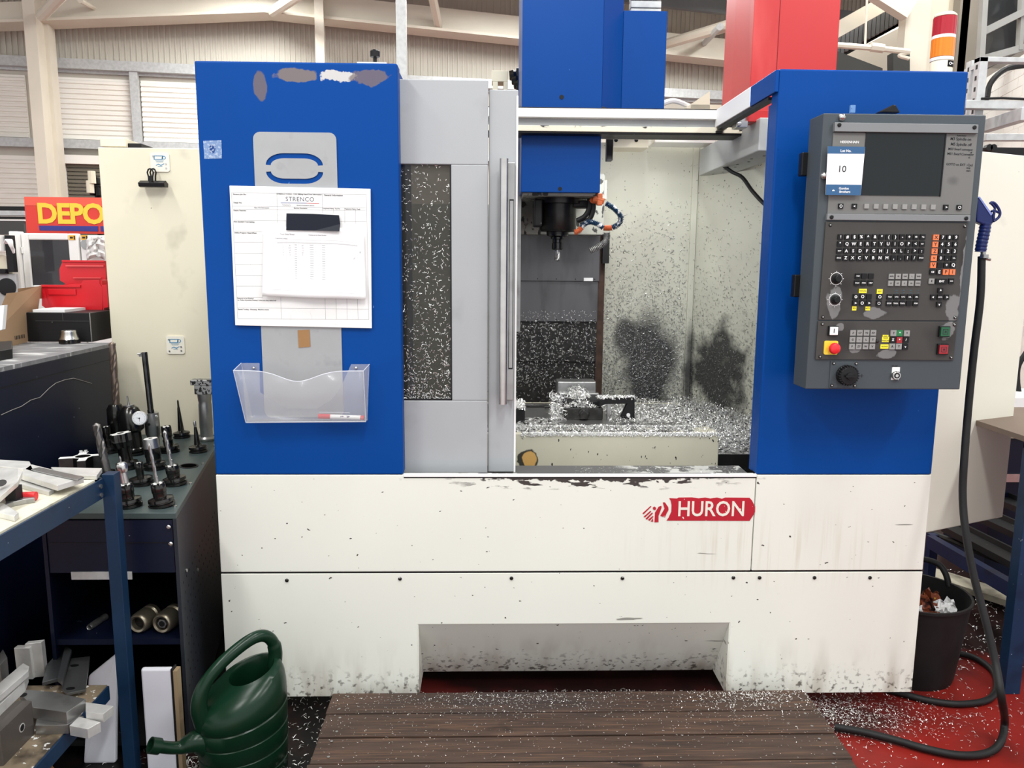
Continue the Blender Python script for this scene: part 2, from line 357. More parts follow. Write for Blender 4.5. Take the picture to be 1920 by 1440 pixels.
# roof sheets
M_roof = mat('roof_sheet', s2l(205, 196, 180), .7, var=.03)
M_gap = mat('roof_grey', s2l(120, 118, 114), .7, var=.05)
slope = (zr0-zl1)/(xr0-xa)
zroof = lambda x: (zl1+slope*(x-xa) if x > xa else zl1+(zl1-zl0)/(xa-xl0)*(x-xa))+1.15
q = MB()
for a, b in ((-9, xa), (xa, 9)): q.hexa([(a, -5, zroof(a)), (b, -5, zroof(b)), (b, 10, zroof(b)), (a, 10, zroof(a)), (a, -5, zroof(a)+.08), (b, -5, zroof(b)+.08), (b, 10, zroof(b)+.08), (a, 10, zroof(a)+.08)])
ceil = struct(obj('ceiling', q, M_roof, org=(0, 0, 5.5)))
for X in (-5, -3, -1, 1.0, 2.1, 3.2, 4.4, 6):
    q = MB().bar((X, -3, zroof(X)-.14), (X, 9.2, zroof(X)-.14), .07, .24); trim(q, M_purl)
q = MB(); x = -8
while x < 8:
    q.bar((x, -4, zroof(x)-.01), (x, 9.5, zroof(x)-.01), .02, .02); x += .45
o = obj('sheet_seam', q, M_gap, ceil); o['kind'] = 'stuff'
# braces
def brace(a, b, r, m_=M_bgs): trim(MB().tube([a, b], r, 10), m_)
brace(wp(78, 30, .8), wp(130, -25, 2.4), .055); brace(wp(-20, 22, .5), wp(32, 30, .45), .05); brace(wp(150, 0, 1.0), wp(178, 16, .5), .03)
brace(wp(512, 22, .6), wp(575, -20, 1.9), .06); brace(wp(810, -10, 1.2), wp(823, 52, .5), .05)
brace(wp(1250, 82, .6), at(1400, 38, 5.5), .06); brace(wp(1320, 82, .5), at(1350, 50, 5.5), .035, M_galv)
q = MB(); p = at(752, 0, 3.2); q.box(p.x-.035, p.x+.035, 3.17, 3.23, 0, 4.6); trim(q, M_galv)                # galvanised post
# right-hand portal column, rafters and valley behind the signal light
q = MB(); a = at(1697, 60, 4); b = at(1742, 60, 4); q.box(a.x, b.x, 4, 4.12, 0, 4.4); q.box(b.x, b.x+.24, 4.1, 4.15, 0, 4.6); q.box(b.x+.2, b.x+.26, 3.9, 4.15, 0, 4.6); trim(q, M_bgs)
q = MB(); q.bar(at(1708, 15, 3.9), at(1590, -60, 3.9), .1, .2); trim(q, M_bgs)
q = MB(); q.bar(at(1560, 62, 4.2), at(1720, -28, 4.2), .1, .12); trim(q, M_bgs)
q = MB(); q.bar(at(1560, 100, 4.6), at(1715, 22, 4.6), .1, .1); trim(q, M_purl)
q = MB()
a0, b0 = at(1560, 82, 4.5), at(1700, 5, 4.5)
for k in range(18):
    t = k/17; p = a0.lerp(b0, t); q.box(p.x-.016, p.x+.016, 4.45, 4.5, p.z-.13, p.z+.14)
o = trim(q, M_purl)
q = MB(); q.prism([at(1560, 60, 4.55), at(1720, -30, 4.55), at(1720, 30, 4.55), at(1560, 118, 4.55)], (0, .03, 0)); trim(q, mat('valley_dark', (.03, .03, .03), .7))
q = MB()
q.hexa([at(1560, 128, 5), at(1710, 135, 5), at(1710, 60, 8), at(1560, 90, 8), at(1560, 115, 5), at(1710, 40, 5), at(1710, 20, 8), at(1560, 60, 8)]); trim(q, M_roof)
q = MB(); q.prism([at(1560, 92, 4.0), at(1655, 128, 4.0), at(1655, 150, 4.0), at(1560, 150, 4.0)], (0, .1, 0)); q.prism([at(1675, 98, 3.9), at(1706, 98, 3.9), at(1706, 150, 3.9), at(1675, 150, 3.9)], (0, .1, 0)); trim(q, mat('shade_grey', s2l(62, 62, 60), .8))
q = MB(); q.tube([at(1560, 84, 3.5), at(1640, 90, 3.5), at(1705, 97, 3.5)], .022, 8); q.tube([at(1632, 88, 3.5), at(1656, 91, 3.5)], .034, 8); q.tube(smooth_path([at(1704, 98, 3.5), at(1686, 104, 3.5), at(1704, 110, 3.5)]), .014, 8); q.tube([at(1626, -10, 3.5), at(1622, 88, 3.5)], .008, 6); trim(q, M_bgs)
# right wall: brick painted white low, dark glazed office high
M_brick = mat('white_painted_brick', s2l(236, 234, 228), .6, var=.03)
ra, rb = at(1832, 200, 4.2), at(2150, 200, 1.6)
q = MB(); q.prism([(ra.x, 4.2, 0), (rb.x, 1.6, 0), (rb.x, 1.6, 3.12), (ra.x, 4.2, 2.82)], (.12, .12, 0)); wr = struct(obj('wall_right', q, M_brick))
q = MB(); n = 46; dirw = (rb-ra); dirw.z = 0
for r in range(30):
    z = .9+r*.075
    for k in range(14):
        p = ra+dirw*((k+(.5 if r % 2 else 0))/14); p2 = p+dirw*(.98/14)
        q.prism([(p.x, p.y, z), (p2.x, p2.y, z), (p2.x, p2.y, z+.0715), (p.x, p.y, z+.0715)], (-.0025, -.0025, 0))
o = obj('brick', q, M_brick, wr); o['kind'] = 'stuff'
M_glass = mat('dark_glazing', (.03, .032, .034), .08, var=.1)
M_fr = mat('window_frame_grey', s2l(150, 150, 146), .5)
q = MB(); gz = .0
q.prism([at(1842, 0, 4.1)+Vector((0, 0, 1)), at(1842, 130, 4.1), at(1925, 85, 3.6), at(1925, -100, 3.6)], (.05, .05, 0)); w2 = struct(obj('window_2', q, M_glass))
q = MB()
for a, b, ww in (((1847, -40), (1838, 112), .04), ((1919, -60), (1911, 95), .03), ((1840, 62), (1920, 22), .05), ((1838, 112), (1925, 88), .05)):
    q.bar(at(*a, 3.55), at(*b, 3.5), .05, ww, up=(0, 0, 1) if abs(a[0]-b[0]) > 30 else (1, 0, 0))
obj('window_frame', q, M_fr, w2)
q = MB(); a = at(1796, 60, 3.9); b = at(1836, 60, 3.9); q.box(a.x, b.x, 3.9, 4.0, 0, 4.6); trim(q, mat('taupe_wall', s2l(140, 132, 120), .6))
# ceiling light fittings (off camera, over the aisle)
for lx in (-2.6, .4, 3.4):
    for ly, lz in ((-3.2, 4.9), (-.6, 4.9), (2.6, 4.85), (5.6, 4.6)):
        t = thing('strip_light', (lx, ly, lz+.01), 'white ceiling strip light hanging over the workshop aisle', 'ceiling light', 'strip lights under the roof')
        obj('housing', MB().box(lx-.2, lx+.2, ly-1.02, ly+1.02, lz+.01, lz+.07), M_bgw, t)
# ================================================================== MACHINE
mc = thing('machining_center', (.3, 0, 0), 'large blue and cream milling machine with open sliding door and red nameplate', 'machine')
XS = at(1418, 900, 0).x
def part(name, mb, m, parent=mc, **k): return obj(name, mb, m, parent, **k)
# lower body
p = part('body_panel', MB().box(XL, XS-.0015, 0, .03, ZS+.003, ZW), M_white, bevel=.003)
part('body_panel', MB().box(XS+.0015, XR, 0, .03, ZS+.003, ZW), M_white, bevel=.003)
part('body_side', MB().box(XL, XL+.02, .03, 1.6, ZB, ZW).box(XR-.13, XR-.11, .03, 1.6, ZB, ZW), M_white)
part('panel_seam', MB().box(XL+.003, XR-.003, .004, .02, ZS-.006, ZS+.006), M_black)
# base panel with the toe recess
a, b, c_, d = at(783, 1171, 0), at(1369, 1169, 0), at(1364, 1293, 0), at(787, 1293, 0)
rz_ = a.z; zb = ZB
q = MB(); q.prism([(XL, 0, zb), (a.x, 0, zb), (a.x, 0, rz_), (b.x, 0, rz_), (b.x, 0, zb), (XR, 0, zb), (XR, 0, ZS-.003), (XL, 0, ZS-.003)], (0, .004, 0))
base = part('base_panel', q, M_white, bevel=.002)
q = MB(); q.hexa([(a.x, .17, zb), (b.x, .17, zb), (b.x, .18, zb), (a.x, .18, zb), (a.x, .002, rz_), (b.x, .002, rz_), (b.x, .02, rz_+.005), (a.x, .02, rz_+.005)]); q.prism([(b.x-.003, .001, zb), (b.x-.003, .17, zb), (b.x-.003, .001, rz_)], (.003, 0, 0)); q.prism([(a.x, .001, zb), (a.x, .17, zb), (a.x, .001, rz_)], (.003, 0, 0))
part('toe_recess', q, M_white)
for px, py in ((538, 1088), (750, 1085), (959, 1084), (1167, 1084), (1375, 1083), (1424, 1083), (1527, 1083), (1631, 1083)):
    v = at(px, py, 0); q = MB(); q.lathe([(.0065, 0), (.0065, .003), (.004, .005)], v, (0, -1, 0), 12); q.mi = 1; q.lathe([(.003, .0052), (.003, .0055)], v, (0, -1, 0), 6); part('screw', q, [M_dsteel, M_black], base)
part('plinth', MB().box(XL+.06, XR-.15, .35, 1.6, .0, ZB+.02), M_blkpaint)
part('side_skirt', MB().box(XL, XL+.01, .02, .6, .0, ZB).box(XR-.14, XR-.12, .3, .8, 0, ZB), M_blkpaint)
# door sill
dz = at(840, 887, .08).z
q = MB(); q.box(at(757, 888, 0).x, XS, .03, .2, ZW-.06, dz-.004); part('door_sill', q, mat('worn_sill', s2l(110, 110, 112), .4, .5, layers=[dict(col=(.8, .8, .78), noise=(18, .5, .55), blob=((.75, .1, .87), (.3, 1, .2)), amp=(.5, 9), soft=.3)]))
part('sill_lip', MB().box(at(757, 888, 0).x, XS, -.003, .012, ZW-.006, ZW+.002), M_wht)
q = MB(); q.box(at(757, 888, 0).x, XS, -.001, .01, ZW-.011, ZW-.0065); part('sill_seal', q, M_black)
# tower covers
tl = at(745, 122, 0).x; TZ = ZT
q = MB(); q.box(XL, tl, 0, .065, ZW+.001, TZ); tower1 = part('column_cover', q, M_blue, bevel=.006, seg=3)
part('cover_return', MB().box(XL+.002, XL+.02, .06, .5, ZW, TZ-.01).box(XL+.01, tl-.01, .3, .5, ZW, TZ-.02).box(tl-.012, tl-.002, .06, .32, TZ-.12, TZ-.01), M_blue)
tr0 = at(1462, 128, 0).x
q = MB(); q.box(tr0, XR, 0, .065, ZW+.001, TZ); tower2 = part('column_cover', q, M_blue, bevel=.006, seg=3)
part('cover_return', MB().box(XR-.02, XR-.002, .06, .7, ZW, TZ-.01).box(tr0+.3, XR-.01, .5, .7, ZW, TZ-.02).box(tr0+.002, tr0+.012, .06, .09, ZW, TZ-.1), M_blue)
# knob bracket on the top of the first tower
v = at(702, 112, .12); q = MB(); q.box(v.x-.045, v.x+.05, .04, .2, TZ, TZ+.012); bk = part('top_bracket', q, M_wht)
q = MB(); q.lathe([(.006, 0), (.006, .03), (.016, .032), (.016, .05), (.012, .054)], (v.x+.005, .1, TZ+.01), (0, 0, 1), 10); part('knob', q, M_black, bk)
# decor plate with slots
def L2(px, py, Y=-.004): v = at(px, py, Y); return (v.x, v.z)
x0, x1 = L2(484, 320)[0]-.012, L2(632, 320)[0]; z1 = L2(560, 248)[1]; z0 = L2(560, 782)[1]
def slot(up):
    cx = (x0+x1)/2-.004; zc = L2(555, 316)[1]; hw, hh, t = .092, .048, .016; o = []; i_ = []
    sgn = 1 if up else -1; n = 8; rr = .06
    top = zc+sgn*hh
    for k in range(n+1): a_ = pi*.5*k/n; o.append((cx-hw+rr-rr*cos(a_), top-sgn*(rr*.62)*(1-sin(a_))))
    for k in range(n+1): a_ = pi*.5*k/n; o.append((cx+hw-rr+rr*sin(a_), top-sgn*(rr*.62)*(1-cos(a_))))
    for k in range(n+1): a_ = pi*.5*k/n; i_.append((cx-hw+rr-(rr-t)*cos(a_)*1.0, top-sgn*(t+(rr*.62)*(1-sin(a_))*.6)))
    for k in range(n+1): a_ = pi*.5*k/n; i_.append((cx+hw-rr+(rr-t)*sin(a_), top-sgn*(t+(rr*.62)*(1-cos(a_))*.6)))
    return o+i_[::-1]
q = MB(); flat(q, [rrect(x0, x1, z0, z1, .022), slot(1), slot(0)], .003, Matrix.Translation((0, -.0025, 0)) @ Matrix.Rotation(pi/2, 4, 'X'))
part('decor_plate', q, mat('decor_silver', s2l(160, 162, 164), .45, .2, var=.05, vs=8, layers=[dict(col=s2l(120, 120, 122), noise=(16, .6, .8), k=.5)]), tower1)
# sliding door: outer leaf
dy = .08
dl, dr, dtop = tl-.05, at(915, 400, dy).x, at(830, 149, dy).z
wl, wr_, wt, wb_ = at(748, 400, dy).x-.02, at(846, 400, dy).x, at(800, 308, dy).z, at(800, 751, dy).z
q = MB(); q.box(dl, dr, dy, dy+.03, wt, dtop).box(dl, dr, dy, dy+.03, dz, wb_).box(wr_, dr, dy, dy+.03, wb_, wt).box(dl, wl, dy, dy+.03, wb_, wt)
door = part('sliding_door', q, M_door, bevel=.003)
part('window_pane', MB().box(wl, wr_, dy+.012, dy+.018, wb_, wt), mat('tinted_polycarbonate', (.035, .034, .026), .08, var=0, alpha=.72), door)
q = MB(); q.box(wr_-.004, wr_, dy+.002, dy+.02, wb_, wt).box(wl, wr_, dy+.002, dy+.02, wb_, wb_+.006); part('window_gasket', q, M_black, door)
q = MB()
def fdoor():
    z = wb_+(wt-wb_)*rnd.random()**2.1; return (rnd.uniform(wl+.02, wr_-.005), dy+.01, z), (0, -1, 0)
chips(q, 1100, fdoor, (.004, .011), .0016, .3); stuff(part('window_swarf', q, M_chip, door))
# second leaf with the handle
d2 = .095; e0, e1 = at(916.5, 400, d2).x, at(971, 300, d2).x; t2 = at(945, 168, d2).z
door2 = part('sliding_door', MB().box(e0, e1, d2, d2+.035, dz, t2), M_door, bevel=.003, label='narrow grey door leaf carrying the steel handle')
hx = at(944, 500, .03).x; h1, h0 = at(944, 297, .03).z, at(944, 758, .03).z
q = MB(); q.smooth = True; q.cyl((hx, .035, h0), (hx, .035, h1), .0145, 20); part('door_handle', q, M_steel, door2)
q = MB(); hp0, hp1 = at(952, 500, .06).x, at(964, 500, .06).x
q.box(hp0-.01, hp1, .05, d2, h0+.01, h1-.01); part('handle_plate', q, M_gsteel, door2, bevel=.002)
q = MB(); q.box(hp0+.004, hp1-.003, .047, .051, h0+.12, h1-.13); q.mi = 1; q.box(hp0+.006, hp1-.005, .0465, .0475, h0+.125, h1-.135); part('handle_inlay', q, [M_black, M_gsteel], door2)
q = MB(); q.box(e1-.006, e1+.0, d2-.003, d2, dz, t2-.02); part('door_edge_strip', q, M_wht, door2)
# top door rail
ry = .67; RX0, RX1, RX2 = XL+.1, at(1350, 215, ry).x, at(1406, 245, ry).x
za = at(1150, 204, ry).z; zb1 = at(1150, 221, ry).z; zc1 = at(1150, 236, ry).z; zd = at(1150, 247, ry).z
M_rail = mat('worn_rail_paint', s2l(222, 216, 196), .45, var=.05, layers=[dict(col=(.03, .028, .025), noise=(24, .6, .64), st=(.5, 1, 1))])
q = MB(); q.box(RX0, RX1, ry, ry+.12, zb1, za); q.mi = 1; q.box(RX0, RX1, ry+.03, ry+.12, zc1, zb1); q.mi = 2; q.box(RX0, RX2, ry+.005, ry+.1, zd, zc1); q.mi = 3; q.box(RX0, RX2-.02, ry+.01, ry+.14, zd-.008, zd).box(RX0, RX1, ry+.002, ry+.12, za, za+.004).box(RX1, RX2, ry+.02, ry+.12, zc1, zc1+.02)
part('door_rail', q, [M_wht, M_door, M_rail, M_blkpaint], bevel=.002)
part('added_lamp_housing', MB().box(.34, .9, ry+.13, ry+.2, zd-.0, zd+.05), M_cream, bevel=.003)  # unseen housing added behind the rail to go with the interior light
# side roof strip on the right tower
sx = tr0; s0 = at(1448, 178, .0).z; y_m = .25
sb = TZ-.072
q = MB(); q.box(sx-.012, sx, .0, y_m, sb, TZ-.003); part('roof_side_strip', q, M_blue, bevel=.002)
q = MB(); q.box(sx-.013, sx, y_m+.001, ry+.02, sb, TZ-.003); part('roof_side_strip', q, M_wht, bevel=.002)
q = MB(); q.box(sx-.008, sx+.02, .07, ry, sb-.012, sb-.002); part('roof_channel', q, M_blkpaint)
q = MB(); a, b = at(1404, 206, .5), at(1450, 229, .5); q.box(a.x, b.x+.15, .5, .58, b.z, a.z); part('clamp_block', q, M_red, bevel=.003)
q = MB(); a = at(1392, 238, .52); q.box(a.x-.03, a.x+.015, .5, .56, a.z-.005, a.z+.02).box(a.x-.005, a.x+.03, .52, .58, a.z+.015, a.z+.05); q.cyl((a.x-.02, .49, a.z+.006), (a.x-.02, .57, a.z+.006), .007); part('rail_clamp', q, M_steel, bevel=.002)
# enclosure interior
by = 1.4; cx_ = at(1291, 520, by).x
zi0 = .55
ztopb = at(1200, 268, by).z
part('enclosure_wall', MB().box(at(1128, 500, by).x-.02, cx_-.004, by, by+.02, zi0, ztopb), M_enc)
Q0, Q1 = at(1300, 520, by), at(1500, 520, .8); zq_ = at(1305, 276, by).z
part('enclosure_wall', MB().prism([(Q0.x, Q0.y, zi0), (Q1.x, Q1.y, zi0), (Q1.x, Q1.y, zq_), (Q0.x, Q0.y, zq_)], (.01, .02, 0)), M_enc)
qn = (-(Q1.y-Q0.y), (Q1.x-Q0.x), 0); qn = Vector((Q1.y-Q0.y, -(Q1.x-Q0.x), 0)).normalized()
part('wall_corner_flange', MB().box(cx_-.004, Q0.x, by-.012, by, zi0, at(1305, 276, by).z), M_enc)
part('enclosure_wall', MB().box(XL+.06, XL+.08, .3, by+.02, zi0, 1.9), M_enc)
part('enclosure_wall', MB().box(XL+.06, at(975, 500, by).x, by, by+.02, zi0, 1.9), M_enc)
# lamp channel along the right wall
A = at(1306, 331, by-.02); B2 = at(1306, 283, by-.02)
q = MB(); q.box(A.x, A.x+.14, .46, by-.06, A.z, A.z+(B2.z-A.z)); ch = part('lamp_channel', q, mat('channel_grey', s2l(176, 178, 176), .5, .1, var=.06), bevel=.004)
q = MB()
for k in range(9): q.lathe([(.006, 0), (.006, .001)], (A.x+.05+.02*(k % 2), .5+.095*k, A.z-.0005), (0, 0, -1), 8)
part('channel_hole', q, M_black, ch)
q = MB(); q.smooth = True; q.tube(smooth_path([at(1353, 308, 1.0), at(1372, 322, .95), at(1392, 333, .9), at(1412, 360, .8), at(1440, 388, .7), at(1470, 400, .6)]), .0085, 8); part('lamp_cable', q, M_rub)
# white box and sensor bracket under the rail
a, b = at(1150, 252, 1.15), at(1216, 277, 1.15); q = MB(); q.box(a.x, b.x, 1.15, 1.3, b.z, a.z+.05); bb = part('sensor_bracket', q, M_cream, bevel=.004)
q = MB(); [q.lathe([(.009, 0), (.009, .003)], at(x, 263, 1.15), (0, -1, 0), 10) for x in (1155, 1193)]; part('bolt_hole', q, M_black, bb)
a, b = at(1228, 250, 1.2), at(1322, 268, 1.2); part('work_lamp', MB().box(a.x, b.x+.05, 1.2, 1.36, b.z, a.z+.03), mat('lamp_cover', (.9, .89, .84), .4), bevel=.004)
a, b = at(1139, 250, .95), at(1149, 301, .95); part('guide_post', MB().box(a.x, b.x, .95, 1.0, b.z, a.z+.1), M_blkpaint, bevel=.003)
q = MB(); q.smooth = True; q.tube(smooth_path([at(1238, 196, 1.1), at(1262, 189, 1.1), at(1285, 196, 1.12), at(1300, 204, 1.15)]), .012, 8); part('top_hose', q, M_wht)
q = MB(); q.prism([at(1284, 203, 1.1), at(1331, 171, 1.1), at(1331, 206, 1.1)], (0, .02, 0)); q.box(at(1295, 203, 1.1).x, at(1352, 203, 1.1).x, 1.1, 1.2, at(1300, 206, 1.1).z-.02, at(1300, 196, 1.1).z); part('gusset', q, M_cream)
# head cover
hy = .74
hx0, hx1 = at(979, 100, hy).x, at(1131, 100, hy).x; hz0 = at(1050, 361, hy).z
q = MB(); q.box(hx0, hx1, hy, hy+.42, hz0, 2.95); head = part('head_cover', q, M_bluedk, bevel=.003)
hz1 = at(1200, 214, .9).z
x2 = at(1167, 100, .84).x; x3 = at(1249, 100, .84).x; q = MB(); q.prism([(hx1, hy, hz1), (x2, .84, hz1), (x2, 1.1, hz1), (hx1, 1.1, hz1)], (0, 0, .97)); part('cover_chamfer', q, M_bluedk, head)
q = MB(); q.box(x2+.001, x3, .84, 1.12, hz1, at(1210, 20, .84).z); part('motor_box', q, M_bluedk, head, bevel=.003)
v = at(1053, 182, hy); q = MB(); q.lathe([(.009, 0), (.009, .002)], v, (0, -1, 0), 10); v = at(1050, 354, hy); q.lathe([(.008, 0), (.008, .002)], v, (0, -1, 0), 10); part('bolt_hole', q, M_black, head)
q = MB(); a = at(1183, 10, 1.05); b = at(1240, 10, 1.05)
for k in range(8): z = at(1183, 19, 1.05).z-.02+k*.032; q.box(a.x, b.x, 1.05, 1.1, z, z+.028)
o = part('cable_chain', q, M_galv, head, bevel=.002)
q = MB(); part('column_edge', MB().box(at(1122, 300, 1.15).x, at(1139, 300, 1.15).x, 1.15, 1.35, at(1130, 365, 1.15).z-.02, 2.0), M_enc)
q = MB(); part('column_side', MB().box(at(973, 300, .95).x-.02, at(978, 300, .95).x, .95, 1.3, 1.3, 2.3), M_gsteel)
# small motor assembly left of the head
q = MB(); a, b = at(922, 132, 1.3), at(952, 153, 1.3); q.box(a.x, b.x, 1.3, 1.4, b.z, a.z).box(a.x+.005, a.x+.03, 1.3, 1.4, b.z-.12, b.z).box(b.x-.02, b.x, 1.3, 1.4, b.z-.12, b.z); q.mi = 1
for k in range(3): q.lathe([(.022, 0), (.026, .02), (.022, .035)], at(955+k*4, 142+k*8, 1.3), (1, 0, .1), 12)
q.box(at(968, 130, 1.28).x, at(975, 130, 1.28).x, 1.28, 1.35, at(970, 165, 1.28).z-.1, at(970, 127, 1.28).z)
part('tank_fitting', q, [M_cream, M_dsteel], bevel=.002)
# head casting, spindle
cz1, cz0 = at(1050, 366, 1.1).z+.1, at(1050, 440, 1.1).z
M_cast = mat('dirty_casting', s2l(150, 150, 142), .6, var=.1, layers=[dict(col=(.02, .02, .018), noise=(30, .56, .6), st=(1, 1, .6)), dict(col=(.03, .03, .028), noise=(5, .5, .7), k=.7)])
q = MB(); q.box(at(972, 400, 1.1).x-.1, at(1133, 400, 1.1).x, 1.1, 1.2, cz0, cz1); q.box(hx0+.01, hx1-.01, hy+.02, 1.15, hz0-.012, hz0+.01); cast = part('head_casting', q, M_cast, bevel=.004)
sp = Vector((at(1046, 400, .92).x, .92, 0)); zz = lambda py: ztop(sp.x, .84, py)
q = MB(); q.smooth = True
q.lathe([(.105, 0), (.105, -.035), (.082, -.037), (.082, zz(428)-hz0), (.075, zz(433)-hz0), (.05, zz(434)-hz0), (.05, zz(439)-hz0)], (sp.x, sp.y, hz0), (0, 0, 1), 32)
part('spindle', q, mat('oily_black_spindle', (.02, .019, .018), .3, .6, var=.4, vs=20))
q = MB(); q.box(sp.x-.11, sp.x-.075, sp.y-.09, sp.y+.02, zz(425), hz0-.02); part('spindle_housing', q, M_blkpaint, bevel=.006)
q = MB(); q.box(sp.x+.06, sp.x+.15, sp.y-.05, sp.y+.04, zz(388), hz0-.02); part('spindle_housing', q, M_blkpaint, bevel=.006)
q = MB(); q.smooth = True; q.lathe([(.048, zz(428)), (.048, zz(433)), (.044, zz(434)), (.048, zz(436)), (.048, zz(441)), (.03, zz(444)), (.03, zz(447)), (.022, zz(448)), (.022, zz(454)), (.025, zz(455)), (.025, zz(466)), (.02, zz(468))], (sp.x, sp.y, 0), (0, 0, 1), 24); part('tool_holder', q, M_dsteel)
def drill(mb, x, y, z0, z1, r, tw=60, tip=None, M=None, flutes=2):
    rings = []; n = 16; H_ = z1-z0; st = max(8, int(H_/.004))
    for i in range(st+1):
        z = z0+H_*i/st; ph = tw*(z-z0); ring = []; k_ = 1 if i < st-1 else (.55 if i == st-1 else .08)
        for k in range(n):
            a_ = 2*pi*k/n; g = abs(sin(a_*flutes/2)); rr = r*(.55+.45*min(1, g*1.7))*k_; ring.append((x+rr*cos(a_+ph), y+rr*sin(a_+ph), z))
        rings.append(ring)
    mb.loft(rings)
q = MB(); q.smooth = True; drill(q, 0, 0, -.03, zz(455)-zz(488), .0125, 55); mm = Matrix.Translation((sp.x, sp.y, zz(458))) @ Matrix.Rotation(pi, 4, 'X'); q.v = [tuple(mm @ Vector(v)) for v in q.v]; part('end_mill', q, M_gsteel)
q = MB(); q.smooth = True
for pts in ([(1113, 372), (1112, 395), (1104, 412), (1088, 420)], [(1106, 372), (1104, 392), (1096, 406), (1082, 414)]): q.tube(smooth_path([at(x, y, .82) for x, y in pts]), .011, 8)
part('spindle_hose', q, M_rub)
# segmented coolant hoses
M_loc = mat('hose_blue', s2l(30, 62, 92), .4, var=.3, vs=60, layers=[dict(col=(.8, .8, .8), noise=(60, .55, .62))])
M_org = mat('hose_orange', s2l(215, 110, 60), .4, var=.15, vs=60)
M_sil = mat('swarf_covered_hose', (.35, .35, .34), .4, .5, var=.5, vs=80)
def loc(pts, mt, r=.0105, Y=.8):
    P = smooth_path([at(x, y, Y+(p[0] if p else 0)) for x, y, *p in pts], 5)
    for i in range(0, len(P)-1, 1):
        q = MB(); q.smooth = True; d_ = P[i+1]-P[i]; l = d_.length; q.lathe([(r*.7, 0), (r*1.15, l*.25), (r*1.15, l*.6), (r*.75, l)], P[i], d_, 12); part('hose_segment', q, mt, hose)
hose = part('coolant_hose', MB().cyl(at(1108, 376, .82), at(1120, 376, .8), .013, 12), M_org)
hv = at(1124, 372, .8); q = MB(); q.cyl(hv-Vector((.03, 0, 0)), hv+Vector((.02, 0, -.01)), .016, 10).box(hv.x-.012, hv.x+.012, .785, .81, hv.z-.03, hv.z+.02); part('hose_valve', q, M_org, hose, bevel=.003)
loc([(1136, 381), (1150, 390), (1160, 400), (1165, 410), (1160, 420), (1148, 427)], M_loc)
loc([(1147, 427), (1138, 428), (1132, 427)], M_org, .011)
loc([(1131, 427), (1120, 420), (1106, 416), (1096, 420), (1090, 427)], M_loc)
loc([(1090, 427), (1084, 434), (1077, 436)], M_org, .011)
loc([(1138, 436), (1138, 447), (1132, 456), (1120, 464), (1106, 471)], M_sil, .012)
# way covers
wy_ = 1.25; rows = [(440, 527, 1125), (527, 603, 1121), (603, 678, 1118), (678, 765, 1115)]
M_way = mat('way_cover_steel', s2l(92, 92, 94), .35, .55, var=.08, layers=[dict(col=(.02, .02, .02), noise=(9, .5, .8), st=(2, 1, .5), k=.4)])
M_wayd = mat('way_cover_swarf', (.028, .027, .026), .5, .2, var=.4, vs=40, layers=[dict(col=(.45, .44, .42), noise=(75, .60, .64), k=.6)])
for i, (y0, y1, xr) in enumerate(rows):
    Yc = wy_-.012*i if i < 2 else wy_-.012*(3-i)
    Yc = wy_-.03+.012*i
    z1_, z0_ = at(1045, y0, Yc).z, at(1045, y1, Yc).z
    q = MB(); q.box(at(940, 500, Yc).x, at(xr, (y0+y1)/2, Yc).x, Yc, Yc+.02, z0_, z1_)
    wc = part('way_cover', q, M_way if i < 2 else M_wayd, bevel=.002)
    if i < 2:
        q = MB(); [q.lathe([(.003, 0), (.003, .001)], (at(x, y1-4, Yc).x, Yc, z0_+.01), (0, -1, 0), 8) for x in (1008, 1043, 1079, 1115)]; part('rivet', q, M_black, wc)
q = MB(); q.box(at(1095, 520, 1.21).x, at(1112, 520, 1.21).x, 1.215, 1.22, at(1100, 527, 1.21).z, at(1100, 521, 1.21).z); part('cover_label', q, M_wht)
q = MB(); q.box(at(1125, 600, 1.3).x-.025, at(1129, 600, 1.3).x, 1.25, 1.4, .6, at(1125, 440, 1.3).z); part('way_cover_edge', q, mat('rusty_brown', s2l(70, 52, 44), .6, var=.3, vs=30))
q = MB(); a, b = at(1131, 436, 1.2), at(1142, 494, 1.2); q.box(a.x, b.x, 1.2, 1.24, b.z, a.z); part('wiper_block', q, M_blkpaint)
# table
ty = .4; TX1 = at(1349, 815, ty).x; tz = at(1200, 813, ty).z; TX0 = -.5
M_apron = mat('table_apron', s2l(208, 204, 184), .5, var=.05, layers=[
    dict(col=s2l(40, 40, 40), noise=(60, .66, .68), st=(1, 1, .5)),
    dict(col=s2l(60, 58, 50), blob=((at(990, 862, ty).x, ty, at(990, 862, ty).z), (.043, .2, .043)), amp=(.35, 30), soft=.1),
    dict(col=s2l(214, 170, 100), blob=((at(993, 861, ty).x, ty, at(993, 861, ty).z), (.03, .2, .033)), amp=(.35, 30), soft=.1)])
tb = part('table', MB().box(TX0, TX1, ty, ty+.7, tz-.2, tz), M_apron, bevel=.004)
part('table_saddle', MB().box(TX0+.1, TX1-.06, ty+.1, ty+.9, .5, tz-.2), M_blkpaint)
sy0 = .5; ts = at(1150, 798, sy0).z; SX1 = at(1283, 800, sy0).x
q = MB(); q.box(TX0, SX1, sy0, 1.0, tz-.01, ts); part('table_plate', q, M_gsteel, tb, bevel=.002)
for px in (1143, 1179): v = at(px, 805, sy0); part('tee_slot', MB().box(v.x-.008, v.x+.008, sy0-.002, sy0+.01, tz, ts-.002), M_black, tb)
q = MB(); q.hexa([at(1329, 812, .55), at(1338, 812, .55), at(1276, 764, 1.1), at(1267, 764, 1.1)]+[at(1329, 806, .55), at(1338, 806, .55), at(1276, 757, 1.1), at(1267, 757, 1.1)]); part('swarf_guard', q, M_dsteel, tb)
